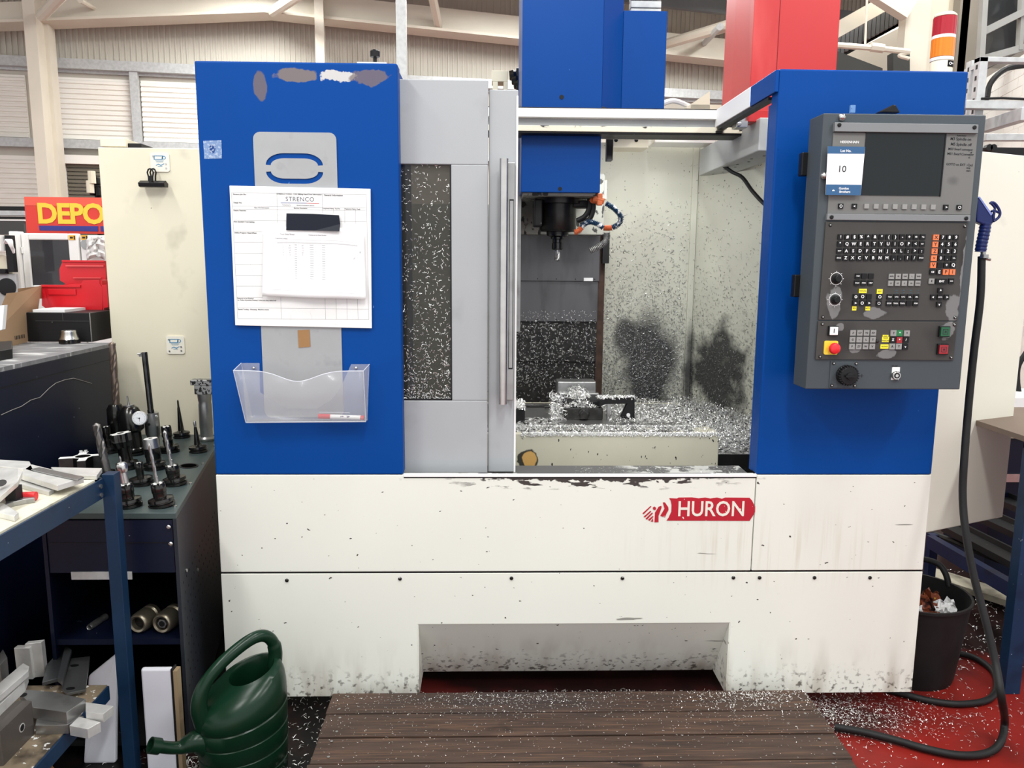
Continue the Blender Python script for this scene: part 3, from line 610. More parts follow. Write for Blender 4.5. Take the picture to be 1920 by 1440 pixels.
# chip bed right of the table
cz = at(1390, 847, .5).z
part('chip_tray', MB().box(TX1-.3, 1.4, .45, by-.6, cz-.25, cz).box(TX1-.3, cx_, by-.6, by, cz-.25, cz), M_blkpaint)
def heap(name, x0, x1, y0, y1, z, h, n, mt, parent, fn=None):
    q = MB(); nx = n; ny = max(4, int(n*(y1-y0)/(x1-x0))); vs = []
    for j in range(ny+1):
        for i in range(nx+1):
            u, v_ = i/nx, j/ny; e = min(u, 1-u, v_, 1-v_)*4; e = min(1, e)
            xx, yy = x0+(x1-x0)*u, y0+(y1-y0)*v_
            vs.append((xx, yy, z+h*e*(.5+.6*mnoise.noise(Vector((xx*18, yy*18, 0)))+.5*mnoise.noise(Vector((xx*60, yy*60, 3)))) + (fn(xx, yy) if fn else 0)))
    q.add(vs, [(j*(nx+1)+i, j*(nx+1)+i+1, (j+1)*(nx+1)+i+1, (j+1)*(nx+1)+i) for j in range(ny) for i in range(nx)])
    return stuff(obj(name, q, mt, parent))
M_heap = mat('swarf_bed', (.3, .3, .29), .4, .4, var=.3, vs=60, layers=[dict(col=(.03, .03, .03), noise=(55, .5, .58)), dict(col=(.85, .85, .83), noise=(95, .57, .62))], bump=.6, bs=140)
hh = lambda x, y: max(0, y-.5)*.06
heap('swarf_bed', TX1, 1.38, .46, by-.01, cz, .03, 60, M_heap, mc, hh)
heap('swarf_bed', TX0+.2, TX1-.02, ty+.02, sy0, tz-.002, .016, 120, M_heap, mc)
heap('swarf_bed', SX1-.02, TX1+.004, sy0-.02, 1.09, tz-.002, .02, 60, M_heap, mc)
heap('swarf_bed', at(1140, 780, .6).x, SX1, sy0+.01, 1.0, ts-.002, .014, 80, M_heap, mc)
heap('swarf_bed', .02, at(1060, 780, .6).x, sy0+.0, .66, ts-.002, .016, 60, M_heap, mc)
# vise on the table
vy = .62
def px2(x0, y0, x1, y1, Y): a_, b_ = at(x0, y0, Y), at(x1, y1, Y); return a_.x, b_.x, b_.z, a_.z
vz = ts
vise = thing('machine_vise', (at(1092, 797, vy).x, vy+.1, vz), 'dark steel machine vise heaped with swarf on the milling table', 'vise')
x0, x1, z0, z1 = px2(1056, 765, 1130, 797, vy); q = MB(); q.box(x0, x1, vy, vy+.16, vz, z1); obj('vise_body', q, M_dsteel, vise, bevel=.004)
q = MB(); q.smooth = True; v = at(1095, 776, vy); q.lathe([(.024, 0), (.024, .008), (.018, .01), (.018, .02), (.011, .021), (.011, .03)], v, (0, -1, 0), 20); obj('vise_screw', q, M_dsteel, vise)
q = MB(); v0 = at(1045, 735, vy+.2); v1 = at(1118, 716, vy+.2); q.box(v0.x, v1.x, vy+.2, vy+.3, vz, v1.z); q.box(v0.x+.005, v1.x+.01, vy+.17, vy+.2, vz, v0.z+.0); obj('fixed_jaw', q, M_gsteel, vise, bevel=.004)
q = MB()
def fh():
    a_ = rnd.uniform(-1, 1); b_ = rnd.uniform(.12, 1); h = (1-a_*a_)*.075*(.4+.6*b_)*rnd.random(); return (((x0+x1)/2-.008+a_*.075, vy-.012+b_*.19, z1+h-.01*(1-b_)), (rnd.uniform(-1, 1), rnd.uniform(-1, .2), 1))
chips(q, 2600, fh, (.008, .02), .003, .9)
def fh2(): return ((rnd.uniform(x0-.05, x0+.02), rnd.uniform(vy-.01, vy+.15), vz+rnd.random()**2*.1), (rnd.uniform(-1, 1), -1, 1))
chips(q, 500, fh2, (.01, .025), .003, .9)
stuff(obj('vise_swarf', q, M_chip, vise))
q = MB(); q.box(v0.x+.01, v1.x, vy+.03, vy+.17, vz, z1+.03); obj('moving_jaw', q, M_blkpaint, vise, bevel=.01)
br = thing('clamp_bracket', (at(1180, 790, vy-.02).x, vy-.02, vz), 'black angled fixture bracket beside the vise on the milling table', 'bracket')
q = MB(); Y = vy-.02
q.prism([at(x, y, Y) for x, y in ((1124, 752), (1135, 747), (1190, 745), (1190, 790), (1160, 792), (1176, 757), (1136, 758), (1124, 763))], (0, .03, 0)); obj('arm', q, M_blkpaint, br, bevel=.002)
q = MB(); q.lathe([(.008, 0), (.008, .002)], at(1178, 778, Y), (0, -1, 0), 12); obj('bolt_hole', q, M_wht, br)
q = MB(); q.box(at(1140, 760, Y).x, at(1146, 760, Y).x, Y+.02, Y+.035, vz, at(1140, 757, Y).z); obj('support_pin', q, M_gsteel, br)
q = MB(); chips(q, 330, lambda: ((rnd.uniform(at(1122, 750, Y).x, at(1190, 750, Y).x), rnd.uniform(Y, Y+.03), at(1150, 748, Y).z+rnd.random()*.01), (0, -.5, 1)), (.008, .02), .003, .8); stuff(obj('bracket_swarf', q, M_chip, br))
bl = thing('stop_block', (at(975, 800, .6).x, .6, vz), 'black stop block with swarf at the left of the milling table', 'block')
x0, x1, z0, z1 = px2(965, 768, 984, 800, .55); obj('block_body', MB().box(x0, x1, .55, .7, vz, z1), M_blkpaint, bl, bevel=.003)
q = MB(); chips(q, 300, lambda: ((rnd.uniform(x0, x1), rnd.uniform(.54, .7), z1+rnd.random()*.02), (0, -.3, 1)), (.008, .02), .003, .8); stuff(obj('block_swarf', q, M_chip, bl))
fx = thing('clamping_rail', (at(1020, 790, .8).x, .8, vz), 'long steel clamping rails lying behind the stop block', 'rail')
for a_, Y in (((984, 758, 1046, 768), .95), ((984, 769, 1022, 778), .9), ((1022, 765, 1046, 778), .86)):
    x0, x1, z0, z1 = px2(*a_, Y); obj('rail_bar', MB().box(x0, x1, Y, Y+.03, vz, z1), M_dsteel if a_[2] == 1046 else M_gsteel, fx, bevel=.002)
# swarf chips inside the machine
q = MB(); q2 = MB()
def ft():
    x = rnd.uniform(.1, TX1-.01); y = rnd.uniform(ty, 1.08); on = y > sy0 and x < SX1
    if on and x < at(1140, 790, .6).x: return None
    return ((x, y, (ts if on else tz)+.006+rnd.random()*.012), (rnd.uniform(-.6, .6), rnd.uniform(-.6, .6), 1))
chips(q, 5200, ft, (.006, .016), .0026, .8); chips(q2, 1800, ft, (.006, .016), .0026, .8)
def fr():
    y = rnd.uniform(.46, 1.38); x = rnd.uniform(TX1, 1.3)
    if (Vector((x, y, 0))-Vector((Q0.x, Q0.y, 0))).dot(qn) < 0: return None
    return ((x, y, cz+.02+hh(x, y)+rnd.random()*.014), (rnd.uniform(-.6, .6), rnd.uniform(-.6, .6), 1))
chips(q, 4800, fr, (.006, .016), .0026, .8); chips(q2, 1600, fr, (.006, .016), .0026, .8)
def fe(): x = rnd.uniform(.12, TX1); return ((x, ty-.004, tz+.004-rnd.random()**2*(.012+.035*max(0, .25-x))), (0, -1, .5))
chips(q, 1500, fe, (.006, .014), .0024, .5)
chips(q, 700, lambda: ((rnd.uniform(.1, SX1), sy0-.002, ts-rnd.random()**3*.01), (0, -1, .6)), (.005, .012), .002, .5)
def fw(): z = .88+abs(rnd.gauss(0, .42)); return None if z > 1.95 else ((rnd.uniform(at(1130, 600, by).x, cx_-.01), by-.003, z), (0, -1, 0))
chips(q, 900, fw, (.004, .01), .0016, .2); chips(q2, 4200, fw, (.006, .014), .0022, .2)
def fw2():
    z = .88+abs(rnd.gauss(0, .42)); p_ = Q0.lerp(Q1, rnd.random())+qn*.003; return None if z > 1.95 else ((p_.x, p_.y, z), qn)
chips(q, 350, fw2, (.004, .01), .0016, .2); chips(q2, 2200, fw2, (.006, .014), .0022, .2)
chips(q, 800, lambda: ((rnd.uniform(.1, .52), 1.218, rnd.uniform(1.0, 1.38)), (0, -1, 0)), (.004, .01), .0016, .2)
chips(q, 500, lambda: ((rnd.uniform(.3, XS-.02), rnd.uniform(.02, .18), dz-.002), (0, 0, 1)), (.004, .01), .002, .3)
stuff(part('swarf_flakes', q, M_chip)); stuff(part('swarf_flakes', q2, M_chipd))
# logo
rl = s2l(178, 22, 42); M_logo = mat('logo_red', rl, .45, var=.03, layers=[dict(col=s2l(226, 224, 212), noise=(45, .66, .68))])
q = MB(); Y = -.0012
def lp(px, py): v = at(px, py, Y); return (v.x, v.z)
cr = lambda pts: [lp(1160+x/6.4, 900+y/6.4) for x, y in pts]
MT = Matrix.Translation((0, Y, 0)) @ Matrix.Rotation(pi/2, 4, 'X')
flat(q, [cr([(607, 218), (700, 222), (720, 210), (880, 208), (960, 220), (1040, 210), (1100, 222), (1180, 210), (1240, 225), (1280, 210), (1570, 213), (1600, 245), (1635, 320), (1635, 380), (1610, 430), (1570, 490), (575, 487), (600, 450), (632, 380), (635, 300), (625, 250)])], .001, MT)
for pts in ([(285, 400), (385, 310), (392, 318), (300, 410)], [(300, 440), (380, 370), (392, 378), (315, 450)], [(322, 465), (400, 390), (412, 398), (340, 475)], [(352, 478), (410, 430), (418, 440), (372, 490)], [(385, 498), (410, 460), (415, 500)], [(410, 330), (430, 318), (450, 335), (445, 355), (425, 362), (412, 350)], [(430, 508), (436, 390), (450, 370), (480, 320), (512, 310), (515, 330), (490, 400), (478, 430), (478, 505)], [(500, 430), (550, 345), (530, 270), (555, 268), (595, 325), (598, 360), (570, 410), (555, 447)]): flat(q, [cr(pts)], .001, MT)
part('logo', q, M_logo, p)
q = MB(); a, b = lp(1160+675/6.4, 900+450/6.4), lp(1160+1535/6.4, 900+450/6.4)
text(q, 'HURON', .077, front(((a[0]+b[0])/2, Y-.001, lp(1340, 900+353/6.4)[1])) @ Matrix.Diagonal((.86, 1, 1, 1)), .0008, .012, space=1.0); part('logo_lettering', q, mat('logo_cream', s2l(226, 224, 212), .5, var=0), p)
# red cover of the tool magazine drive behind the tower
q = MB(); a, b = at(1412, 60, .9), at(1573, 60, .9); a2 = at(1377, 60, 1.15)
q.prism([(a.x, .9, 2.2), (b.x, .9, 2.2), (b.x, 1.3, 2.2), (a2.x, 1.3, 2.2), (a2.x, 1.15, 2.2)], (0, 0, .7)); rc = part('magazine_cover', q, M_red, bevel=.003)
s_ = at(1460, 60, .9); part('cover_seam', MB().box(s_.x-.001, s_.x+.001, .8985, .9, 2.21, 2.89), mat('seam_red', s2l(120, 20, 22), .5), rc)
# side guard behind on the right
A = at(1740, 998, .3); zA = A.z; B = None
for k in range(400):
    Yq = .3+k*.001; v = at(1880, 970, Yq)
    if v.z < zA: break
    B = v
ztp = at(1880, 294, B.y).z
q = MB(); q.prism([(A.x-.12, .3-.054, zA), (B.x, B.y, zA), (B.x, B.y, ztp), (A.x-.12, .246, ztp)], (0, .04, 0)); part('side_guard', q, mat('guard_cream', s2l(224, 222, 208), .45, var=.02, layers=[dict(col=s2l(60, 56, 50), noise=(20, .74, .76)), dict(col=s2l(150, 146, 130), noise=(6, .64, .8), k=.3)]), bevel=.004)
q = MB(); v = at(1905, 420, .52); q.cyl(at(1820, 419, .4), at(1899, 421, .45), .006, 8); part('hook_rod', q, M_gsteel)
# rear left cabinet
CY = .98
a, b = at(183, 276, CY), at(400, 276, CY)
q = MB(); q.box(a.x, b.x+.15, CY, 1.6, .0, a.z); cab = part('electrical_cabinet', q, M_cream, bevel=.004)
a, b = at(187, 259, 1.05), at(236, 275, 1.05); q = MB(); q.box(a.x, b.x, 1.05, 1.2, b.z, a.z); q.mi = 1; q.box(b.x, b.x+.06, 1.07, 1.2, b.z-.01, b.z+.018); part('cabinet_fitting', q, [M_cream, M_blkpaint], cab, bevel=.002)
for (cx1, cy1) in ((300, 304), (329, 647)):
    v = at(cx1, cy1, CY-.005); q = MB(); flat(q, [rrect(-.041, .041, -.041, .041, .01)], .006, front((v.x, CY-.003, v.z)))
    pl = part('hinge_plate', q, mat('plate_ivory', s2l(232, 228, 214), .4, var=.02), cab, bevel=.001)
    q = MB(); F0 = front((v.x, CY-.0065, v.z)); flat(q, [[(-.026, .010), (.012, .010), (.016, .028), (-.026, .028)], [(-.022, .013), (.008, .013), (.011, .025), (-.022, .025)]], .0004, F0); flat(q, [circ(.019, .019, .008, 12), circ(.019, .019, .005, 12)], .0004, F0); flat(q, [[(-.02, .005), (.018, .005), (.018, .007), (-.02, .007)], [(-.016, 0), (.014, 0), (.014, .0015), (-.016, .0015)]], .0005, F0); flat(q, [[(-.018, -.013), (-.008, -.007), (.004, -.012), (.018, -.005), (.018, -.008), (.004, -.016), (-.008, -.011), (-.018, -.016)]], .0004, F0); flat(q, [[(-.01, -.019), (.01, -.019), (.01, -.017), (-.01, -.017)]], .0005, F0)
    part('plate_print', q, mat('print_blue', s2l(60, 130, 170), .5, var=0), cab)
    q = MB(); [q.lathe([(.004, 0), (.004, .002)], (v.x+dx, CY-.006, v.z+dz_), (0, -1, 0), 10) for dx, dz_ in ((-.028, -.028), (.026, -.026), (.026, -.008), (-.028, .025))]; part('rivet', q, M_steel, cab)
# ================================================================== CONTROL PANEL
PY = -.2
cp = thing('control_panel', (at(1655, 725, PY).x, PY, at(1655, 730, PY).z), 'dark grey machine control panel with screen and keyboard on the blue cover', 'control panel')
def cpt(px, py, Y=PY): return at(px, py, Y)
cx0, cx1 = cpt(1511, 727).x, cpt(1849, 217).x; cz0_, cz1_ = cpt(1655, 730).z, cpt(1700, 214).z
cx1 = (cpt(1849, 217).x+cpt(1800, 731).x)/2; cx0 = (cpt(1544, 211).x+cpt(1511, 727).x)/2
q = MB(); q.prism([(cx0, PY, cz0_), (cx1, PY, cz0_), (cx1, PY, cz1_), (cx0, PY, cz1_)], (0, .105, 0)); obj('housing', q, M_grey, cp, bevel=.003)
q = MB(); q.box(cx0+.05, cx1-.02, PY+.105, 0, cz0_+.1, cz1_-.1); obj('mounting', q, M_blkpaint, cp)
q = MB()
for y0, y1 in ((286, 330), (515, 557)):
    v0, v1 = at(1498, y0, -.09), at(1498, y1, -.09); obj('hinge', MB().box(cx0-.018, cx0+.01, -.1, -.07, v1.z, v0.z), M_black, cp, bevel=.003)

v0, v1 = at(1830, 460, -.1), at(1830, 528, -.1); obj('side_handle', MB().box(cx1-.01, cx1+.014, -.12, -.08, v1.z, v0.z), M_black, cp, bevel=.003)
def PQ(name, pts, mt, out, t, parent=cp, bevel=.001, label=None):   # plate from pixel corners, front face 'out' before PY
    q = MB(); q.prism([cpt(x, y, PY-out) for x, y in pts], (0, t, 0)); return obj(name, q, mt, parent, bevel=bevel, label=label)
A5 = lambda x, y: (1480+x/4.966, 190+y/4.966)
A6 = lambda x, y: (1480+x/4.234, 400+y/4.234)
M_bez = mat('bezel_grey', s2l(128, 130, 132), .45, .3, var=.03)
M_bez2 = mat('screen_panel_grey', s2l(112, 112, 110), .5, .1, var=.03, layers=[dict(col=s2l(80, 80, 80), blob=((cpt(*A5(1520, 740)).x, PY, cpt(*A5(1520, 740)).z), (.02, .1, .014)), amp=(.5, 30), soft=.8, k=.6)])
smear = lambda x, y, rx, rz_, k=.9: dict(col=s2l(128, 128, 128), blob=((cpt(*A6(x, y)).x, PY, cpt(*A6(x, y)).z), (rx, .1, rz_)), amp=(.9, 26), soft=.12, k=k*.85)
dirt = lambda x, y, rx, rz_: dict(col=s2l(40, 38, 37), blob=((cpt(*A6(x, y)).x, PY, cpt(*A6(x, y)).z), (rx, .1, rz_)), amp=(.5, 14), soft=.9, k=.75)
M_kb = mat('keyboard_plate_grey', s2l(68, 66, 64), .42, .15, var=.05, vs=14, layers=[dirt(450, 560, .05, .08), dirt(1380, 300, .025, .1), dirt(650, 780, .06, .02), dirt(1180, 640, .03, .05), dirt(360, 780, .04, .03), dirt(420, 1000, .05, .06), dirt(760, 1110, .07, .03), dirt(1210, 980, .06, .05),
    smear(660, 795, .038, .017), smear(350, 760, .018, .032), smear(360, 665, .024, .03), smear(1375, 480, .010, .1), smear(1290, 740, .022, .05), smear(1240, 930, .026, .03), smear(770, 1115, .029, .014), smear(395, 900, .012, .013), smear(510, 1075, .02, .012)])
strip = PQ('bezel_strip', [A5(427, 195), A5(1762, 216), A5(1758, 298), A5(422, 280)], M_bez, .014, .02)
scr_p = PQ('screen_frame', [A5(412, 290), A5(1755, 302), A5(1687, 1058), A5(355, 1045)], M_bez2, .004, .01)
obj('screen', MB().prism([cpt(x, y, PY-.006) for x, y in (A5(716, 293), A5(1462, 303), A5(1408, 882), A5(664, 874))], (0, .004, 0)), mat('dark_screen', s2l(27, 32, 34), .22, var=.05), scr_p)
q = MB()
q.prism([cpt(x, y, PY-.0075) for x, y in (A5(1455, 303), A5(1466, 303), A5(1410, 885), A5(1400, 885))], (0, .003, 0)); q.prism([cpt(x, y, PY-.0075) for x, y in (A5(714, 285), A5(1466, 296), A5(1465, 306), A5(713, 296))], (0, .003, 0)); obj('screen_edge', q, M_black, scr_p)
strip2 = PQ('bezel_strip', [A5(357, 1045), A5(1688, 1060), A5(1684, 1118), A5(350, 1104)], M_bez, .012, .02)
kb = PQ('keyboard_plate', [A6(290, 66), A6(1420, 76), A6(1337, 852), A6(232, 846)], M_kb, .006, .01)
kb2 = PQ('switch_plate', [A6(230, 856), A6(1336, 861), A6(1304, 1167), A6(207, 1160)], M_kb, .006, .01)
kb3 = PQ('handwheel_plate', [A6(328, 1175), A6(535, 1178), A6(530, 1386), A6(315, 1386)], M_grey, .003, .006)
PXW = (cpt(1700, 500).x-cpt(1600, 500).x)/100     # metres per pixel on the panel
def screw(px, py, out, parent, r=3.0):
    v = cpt(px, py, PY-out); q = MB(); q.lathe([(r*PXW, 0), (r*PXW, .002), (r*.7*PXW, .003)], v, (0, -1, 0), 12); q.mi = 1; q.lathe([(r*.45*PXW, .0031), (r*.45*PXW, .0033)], v, (0, -1, 0), 6); obj('screw', q, [M_black if out > .01 else M_dsteel, M_steel if out < .01 else M_black], parent)
for x, y, o_, pr in ((465, 220, .014, strip), (1724, 243, .014, strip), (393, 1078, .012, strip2), (1646, 1090, .012, strip2)): screw(*A5(x, y), o_, pr, 3.6)
for x, y, pr in ((325, 92, kb), (1392, 102, kb), (265, 822, kb), (1315, 827, kb), (262, 878, kb2), (1310, 883, kb2), (243, 1137, kb2), (1283, 1143, kb2), (352, 1190, kb3), (530, 1192, kb3), (336, 1365, kb3), (518, 1367, kb3)): screw(*A6(x, y), .006 if pr != kb3 else .003, pr)
M_keyb = mat('key_black', s2l(18, 18, 20), .4, var=0); M_keyg = mat('key_grey', s2l(140, 140, 138), .45, var=0)
M_or = mat('key_orange', s2l(235, 120, 70), .45, var=0); M_kg = mat('key_green', s2l(40, 120, 70), .45, var=0); M_kr = mat('key_red', s2l(150, 28, 34), .45, var=0)
def key(px, py, leg='', mt=None, parent=None, s=9.6, w_=None, fs=.62, lm=None, out=.006, icon=None):
    v = cpt(px, py, PY-out); h = s*PXW/2; hw = (w_ or s)*PXW/2; q = MB(); y0 = v.y
    q.hexa([(v.x-hw, y0, v.z-h), (v.x+hw, y0, v.z-h), (v.x+hw, y0-.0045, v.z-h), (v.x-hw, y0-.0045, v.z-h), (v.x-hw, y0, v.z+h), (v.x+hw, y0, v.z+h), (v.x+hw, y0-.0045, v.z+h), (v.x-hw, y0-.0045, v.z+h)])
    q.mi = 1; Fm = front((v.x, y0-.0048, v.z))
    if leg: text(q, leg, s*PXW*fs*1.35, Fm, .0003, .02)
    if icon: flat(q, [[(a*s*PXW/2, b*s*PXW/2) for a, b in pl] for pl in icon], .0004, Fm)
    return obj('key', q, [mt or M_keyb, lm or (M_wht if (mt or M_keyb) == M_keyb or mt in (M_kg, M_kr) else M_ink)], parent or kb)
rows_ = ['!|#|$|%|^|&|*|(|)|-|+|=|<x', '"|Q|W|E|R|T|Y|U|I|O|P|<|RET', 'SHFT|A|S|D|F|G|H|J|K|L|;|>|:', 'SPACE|Z|X|C|V|B|N|M|,|.|?|/|SPACE']
for r, row in enumerate(rows_):
    for c, ch_ in enumerate(row.split('|')): key(1575.2-1.2*r+12.83*c, 444.4+13.1*r, ch_, fs=.6 if len(ch_) == 1 else (.33 if len(ch_) == 2 else .22))
np_ = [['X', '7', '8', '9'], ['Y', '4', '5', '6'], ['Z', '1', '2', '3'], ['IV', '0', '.', '+/-'], ['V', '', '+', 'Q'], ['CE', 'E', 'P', 'I']]
for r, row in enumerate(np_):
    for c, t in enumerate(row):
        orr = (c == 0 and r < 5) or (r == 5 and c > 1)
        key(1754-1.35*r+12.4*c, 445.3+12.95*r, t, M_or if orr else None, fs=.62 if len(t) < 2 else .36, s=10.2 if orr else 9.6)
ar = lambda ang: [[(cos(ang+t)*k, sin(ang+t)*k) for t, k in ((0, .65), (2.2, .5), (pi, .1), (-2.2, .5))]]
ring = lambda r1, r2: [circ(0, 0, r1, 14), circ(0, 0, r2, 14)]
key(*A6(1124, 538), 'E', M_keyg, fs=.4); key(*A6(1203, 540), 'ENT', w_=21, fs=.4); key(*A6(1281, 538), 'END', fs=.22)
for x, y, a_ in ((1195, 612, pi/2), (1137, 665, pi), (1244, 665, 0), (1184, 722, -pi/2)): key(*A6(x, y), icon=ar(a_), s=9.2)
key(*A6(1191, 665), 'GOTO', fs=.2)
for x, y, t in ((540, 498, 'PGM'), (592, 498, ''), (645, 498, ''), (533, 553, 'CALC'), (586, 553, 'MOD'), (640, 553, 'HELP')): key(*A6(x, y), t, fs=.24)
for x, y, ic in ((523, 662, ring(.55, .3)), (577, 660, ring(.6, .4)), (629, 662, None), (713, 662, ring(.6, .4)), (518, 712, ar(0)), (573, 712, ring(.6, .35)), (626, 712, ar(0)), (706, 714, ring(.55, .4))): key(*A6(x, y), icon=ic)
lb = ['APPR', 'FK', 'CHF', 'L', 'RND', 'CT', 'CC', 'C', 'CR', 'CYCL']
for i in range(10): key(*A6(807+53.5*(i % 5)-(6 if i > 4 else 0), 500+55*(i//5)), lb[i], M_keyg, fs=.24)
lb = ['TCH', 'CYC', 'CYC', 'LBL', 'LBL', 'STOP', 'TOOL', 'TOOL', '', 'PGM']
for i in range(10): key(*A6(792+53*(i % 5)-(6 if i > 4 else 0), 663+52*(i//5)), lb[i], fs=.26)
def sticker(x, y, wd, hg, txt, parent, mt=None, tm=None, fs=.4):
    v = cpt(*A6(x, y), PY-.0065); a_ = wd/4.234*PXW/2; b_ = hg/4.234*PXW/2; q = MB(); q.box(v.x-a_, v.x+a_, v.y-.0006, v.y, v.z-b_, v.z+b_); q.mi = 1
    for k, t in enumerate(txt.split('|')): text(q, t, b_*2*fs, front((v.x, v.y-.0008, v.z+(b_*.45*(1-2*k) if '|' in txt else 0))), .0002)
    obj('sticker', q, [mt or M_yel, tm or M_ink], parent)
M_yel = mat('sticker_yellow', s2l(240, 226, 50), .5, var=.03)
sticker(583, 616, 62, 34, 'MANUAL', kb); sticker(717, 620, 46, 36, 'EDIT', kb); sticker(515, 754, 34, 34, 'MDI', kb); sticker(622, 755, 38, 32, 'AUTO', kb)
q = MB(); M_cy = mat('print_cyan', s2l(70, 120, 140), .5, var=0)
for k in range(4):
    for j in range(2): v = cpt(*A6(850+57*k, 612+20*j), PY-.0065); text(q, ('CYCL', 'DEF', 'CALL', 'SET')[k], .0035, front(v), .0002)
obj('printed_legend', q, M_cy, kb)
def knob(x, y, lab=True):
    v = cpt(*A6(x, y), PY-.006); q = MB(); q.smooth = True
    q.lathe([(.0145, 0), (.0145, .004), (.012, .005), (.011, .018), (.009, .02)], v, (0, -1, 0), 24); o = obj('override_knob', q, M_black, kb)
    q = MB(); Fm = front((v.x, v.y-.0004, v.z)); flat(q, [circ(0, 0, .0195, 28), circ(0, 0, .018, 28)], .0004, Fm)
    for k in range(8): a_ = pi/4*k; flat(q, [circ(.0225*cos(a_), .0225*sin(a_), .0012, 6)], .0004, Fm)
    obj('knob_scale', q, M_wht, kb)
knob(372, 519); knob(362, 685)
def lampkey(x, y, mt, s, mk=None, leg=''):
    v = cpt(*A6(x, y), PY-.006); h = s/4.234*PXW/2; q = MB(); q.box(v.x-h, v.x+h, v.y-.008, v.y, v.z-h, v.z+h); q.mi = 1; q.box(v.x-h*.82, v.x+h*.82, v.y-.012, v.y-.008, v.z-h*.82, v.z+h*.82); q.mi = 2
    if leg: text(q, leg, h*1.2, front((v.x, v.y-.0123, v.z)), .0003, .01)
    else: flat(q, [rrect(-h*.5, h*.5, -h*.5, h*.5, h*.05, 1), rrect(-h*.4, h*.4, -h*.4, h*.4, h*.05, 1)], .0004, front((v.x, v.y-.0122, v.z))); flat(q, [[(-h*.15, -h*.2), (h*.2, -h*.2), (h*.2, h*.2), (-h*.15, h*.2)]], .0004, front((v.x, v.y-.0122, v.z)))
    obj('push_button', q, [M_black, mt, mk or M_ink], kb2, bevel=.0012)
lampkey(343, 932, mat('button_white', (.8, .8, .8), .4), 78, leg='I'); lampkey(1223, 938, mat('button_green', s2l(38, 92, 62), .35), 86); lampkey(1210, 1078, mat('button_red', s2l(150, 22, 34), .35), 86)
v = cpt(*A6(327, 1066), PY-.006); q = MB(); h = .0218; flat(q, [rrect(-h, h, -h, h, .005)], .004, front((v.x, v.y-.002, v.z))); es = obj('stop_plate', q, mat('stop_yellow', s2l(236, 206, 60), .4), kb2, bevel=.0008)
q = MB(); q.smooth = True; c_ = (v.x+.004, v.y-.004, v.z-.001); q.lathe([(.012, 0), (.012, .008), (.0175, .009), (.018, .014), (.016, .02), (.010, .023), (.0, .0236)], c_, (.15, -1, 0), 32, closed=False); obj('emergency_stop_button', q, mat('stop_red', s2l(225, 40, 48), .35, var=0), kb2)
ic1 = ['//', 'C7', 'Y2', 'X+', 'G', '~', 'L', 'T', 'P', 'Z7', 'W', 'V']
for r in range(3):
    for c in range(4): key(*A6(502-4.5*r+53.5*c, 948+54*r), ic1[r*4+c], M_keyg, kb2, fs=.36, s=10.4)
for r, row in enumerate((((823, 950), M_keyg, 'T', (872, 950), M_kg, '*', (928, 952), M_keyg, '^'), ((817, 1003), M_keyb, 'Z', (869, 1005), M_kr, '*', (921, 1003), M_keyb, '/'), ((812, 1056), M_keyg, 'A', (864, 1056), M_keyg, 'Y', (915, 1058), M_keyb, 'v'))):
    for k in range(3): key(*A6(*row[k*3]), row[k*3+2], row[k*3+1], kb2, s=10.8, fs=.42)
sticker(763, 1001, 58, 42, 'PUMP|MARCHE', kb2, fs=.34); sticker(763, 974, 46, 18, 'FOAM', kb2, fs=.6); sticker(755, 1057, 66, 34, 'RELEASE', kb2)
q = MB(); v = cpt(*A6(693, 1013), PY-.006); q.lathe([(.0055, 0), (.0055, .006), (.003, .007)], v, (0, -1, 0), 12); obj('peg', q, M_dsteel, kb2)
# soft keys and screen keys
for k in range(8): key(*A5(715+88.4*k, 977+1.1*k), '', M_keyg, scr_p, s=8.6, out=.004)
for x, y, ic in ((475, 976, ring(.6, .4)), (602, 977, ar(pi)), (1452, 987, ar(0)), (1577, 989, ring(.6, .4))): key(*A5(x, y), icon=ic, parent=scr_p, s=9, out=.004)
q = MB(); text(q, 'HEIDENHAIN', .0098, front(cpt(*A5(560, 380), PY-.0045)), .0003, .012); obj('brand_lettering', q, M_wht, scr_p)
q = MB()
for x, y, t, s_ in ((1605, 320, '& green button', 13), (1598, 352, 'M3 Spindle on', 32), (1600, 402, 'M5 Spindle off', 32), (1595, 447, 'M50 Swarf conveyor', 26), (1692, 478, 'off', 18), (1595, 492, 'M51 Swarf Conveyor', 27), (1675, 524, 'on', 16), (1585, 590, 'GOTO on EXT : Cycl', 26), (1668, 620, 'stop', 20), (1668, 646, 'start', 20)):
    text(q, t, s_/4.966*PXW*1.1, front(cpt(*A5(x, y), PY-.0045)) @ Matrix.Shear('XY', 4, (.25, 0)) if False else front(cpt(*A5(x, y), PY-.0045), -.03), .0002, .004, space=.95)
obj('handwriting', q, M_ink, scr_p)
# dome studs on the housing
for x, y, nm in ((485, 152, 'a'), (320, 695, 'b')):
    v = cpt(*A5(x, y)); q = MB(); q.smooth = True; q.lathe([(.011, 0), (.011, .006), (.009, .011), (.005, .0145), (0.0005, .0155)], v, (0, -1, 0), 20); obj('dome_stud', q, M_steel, cp)
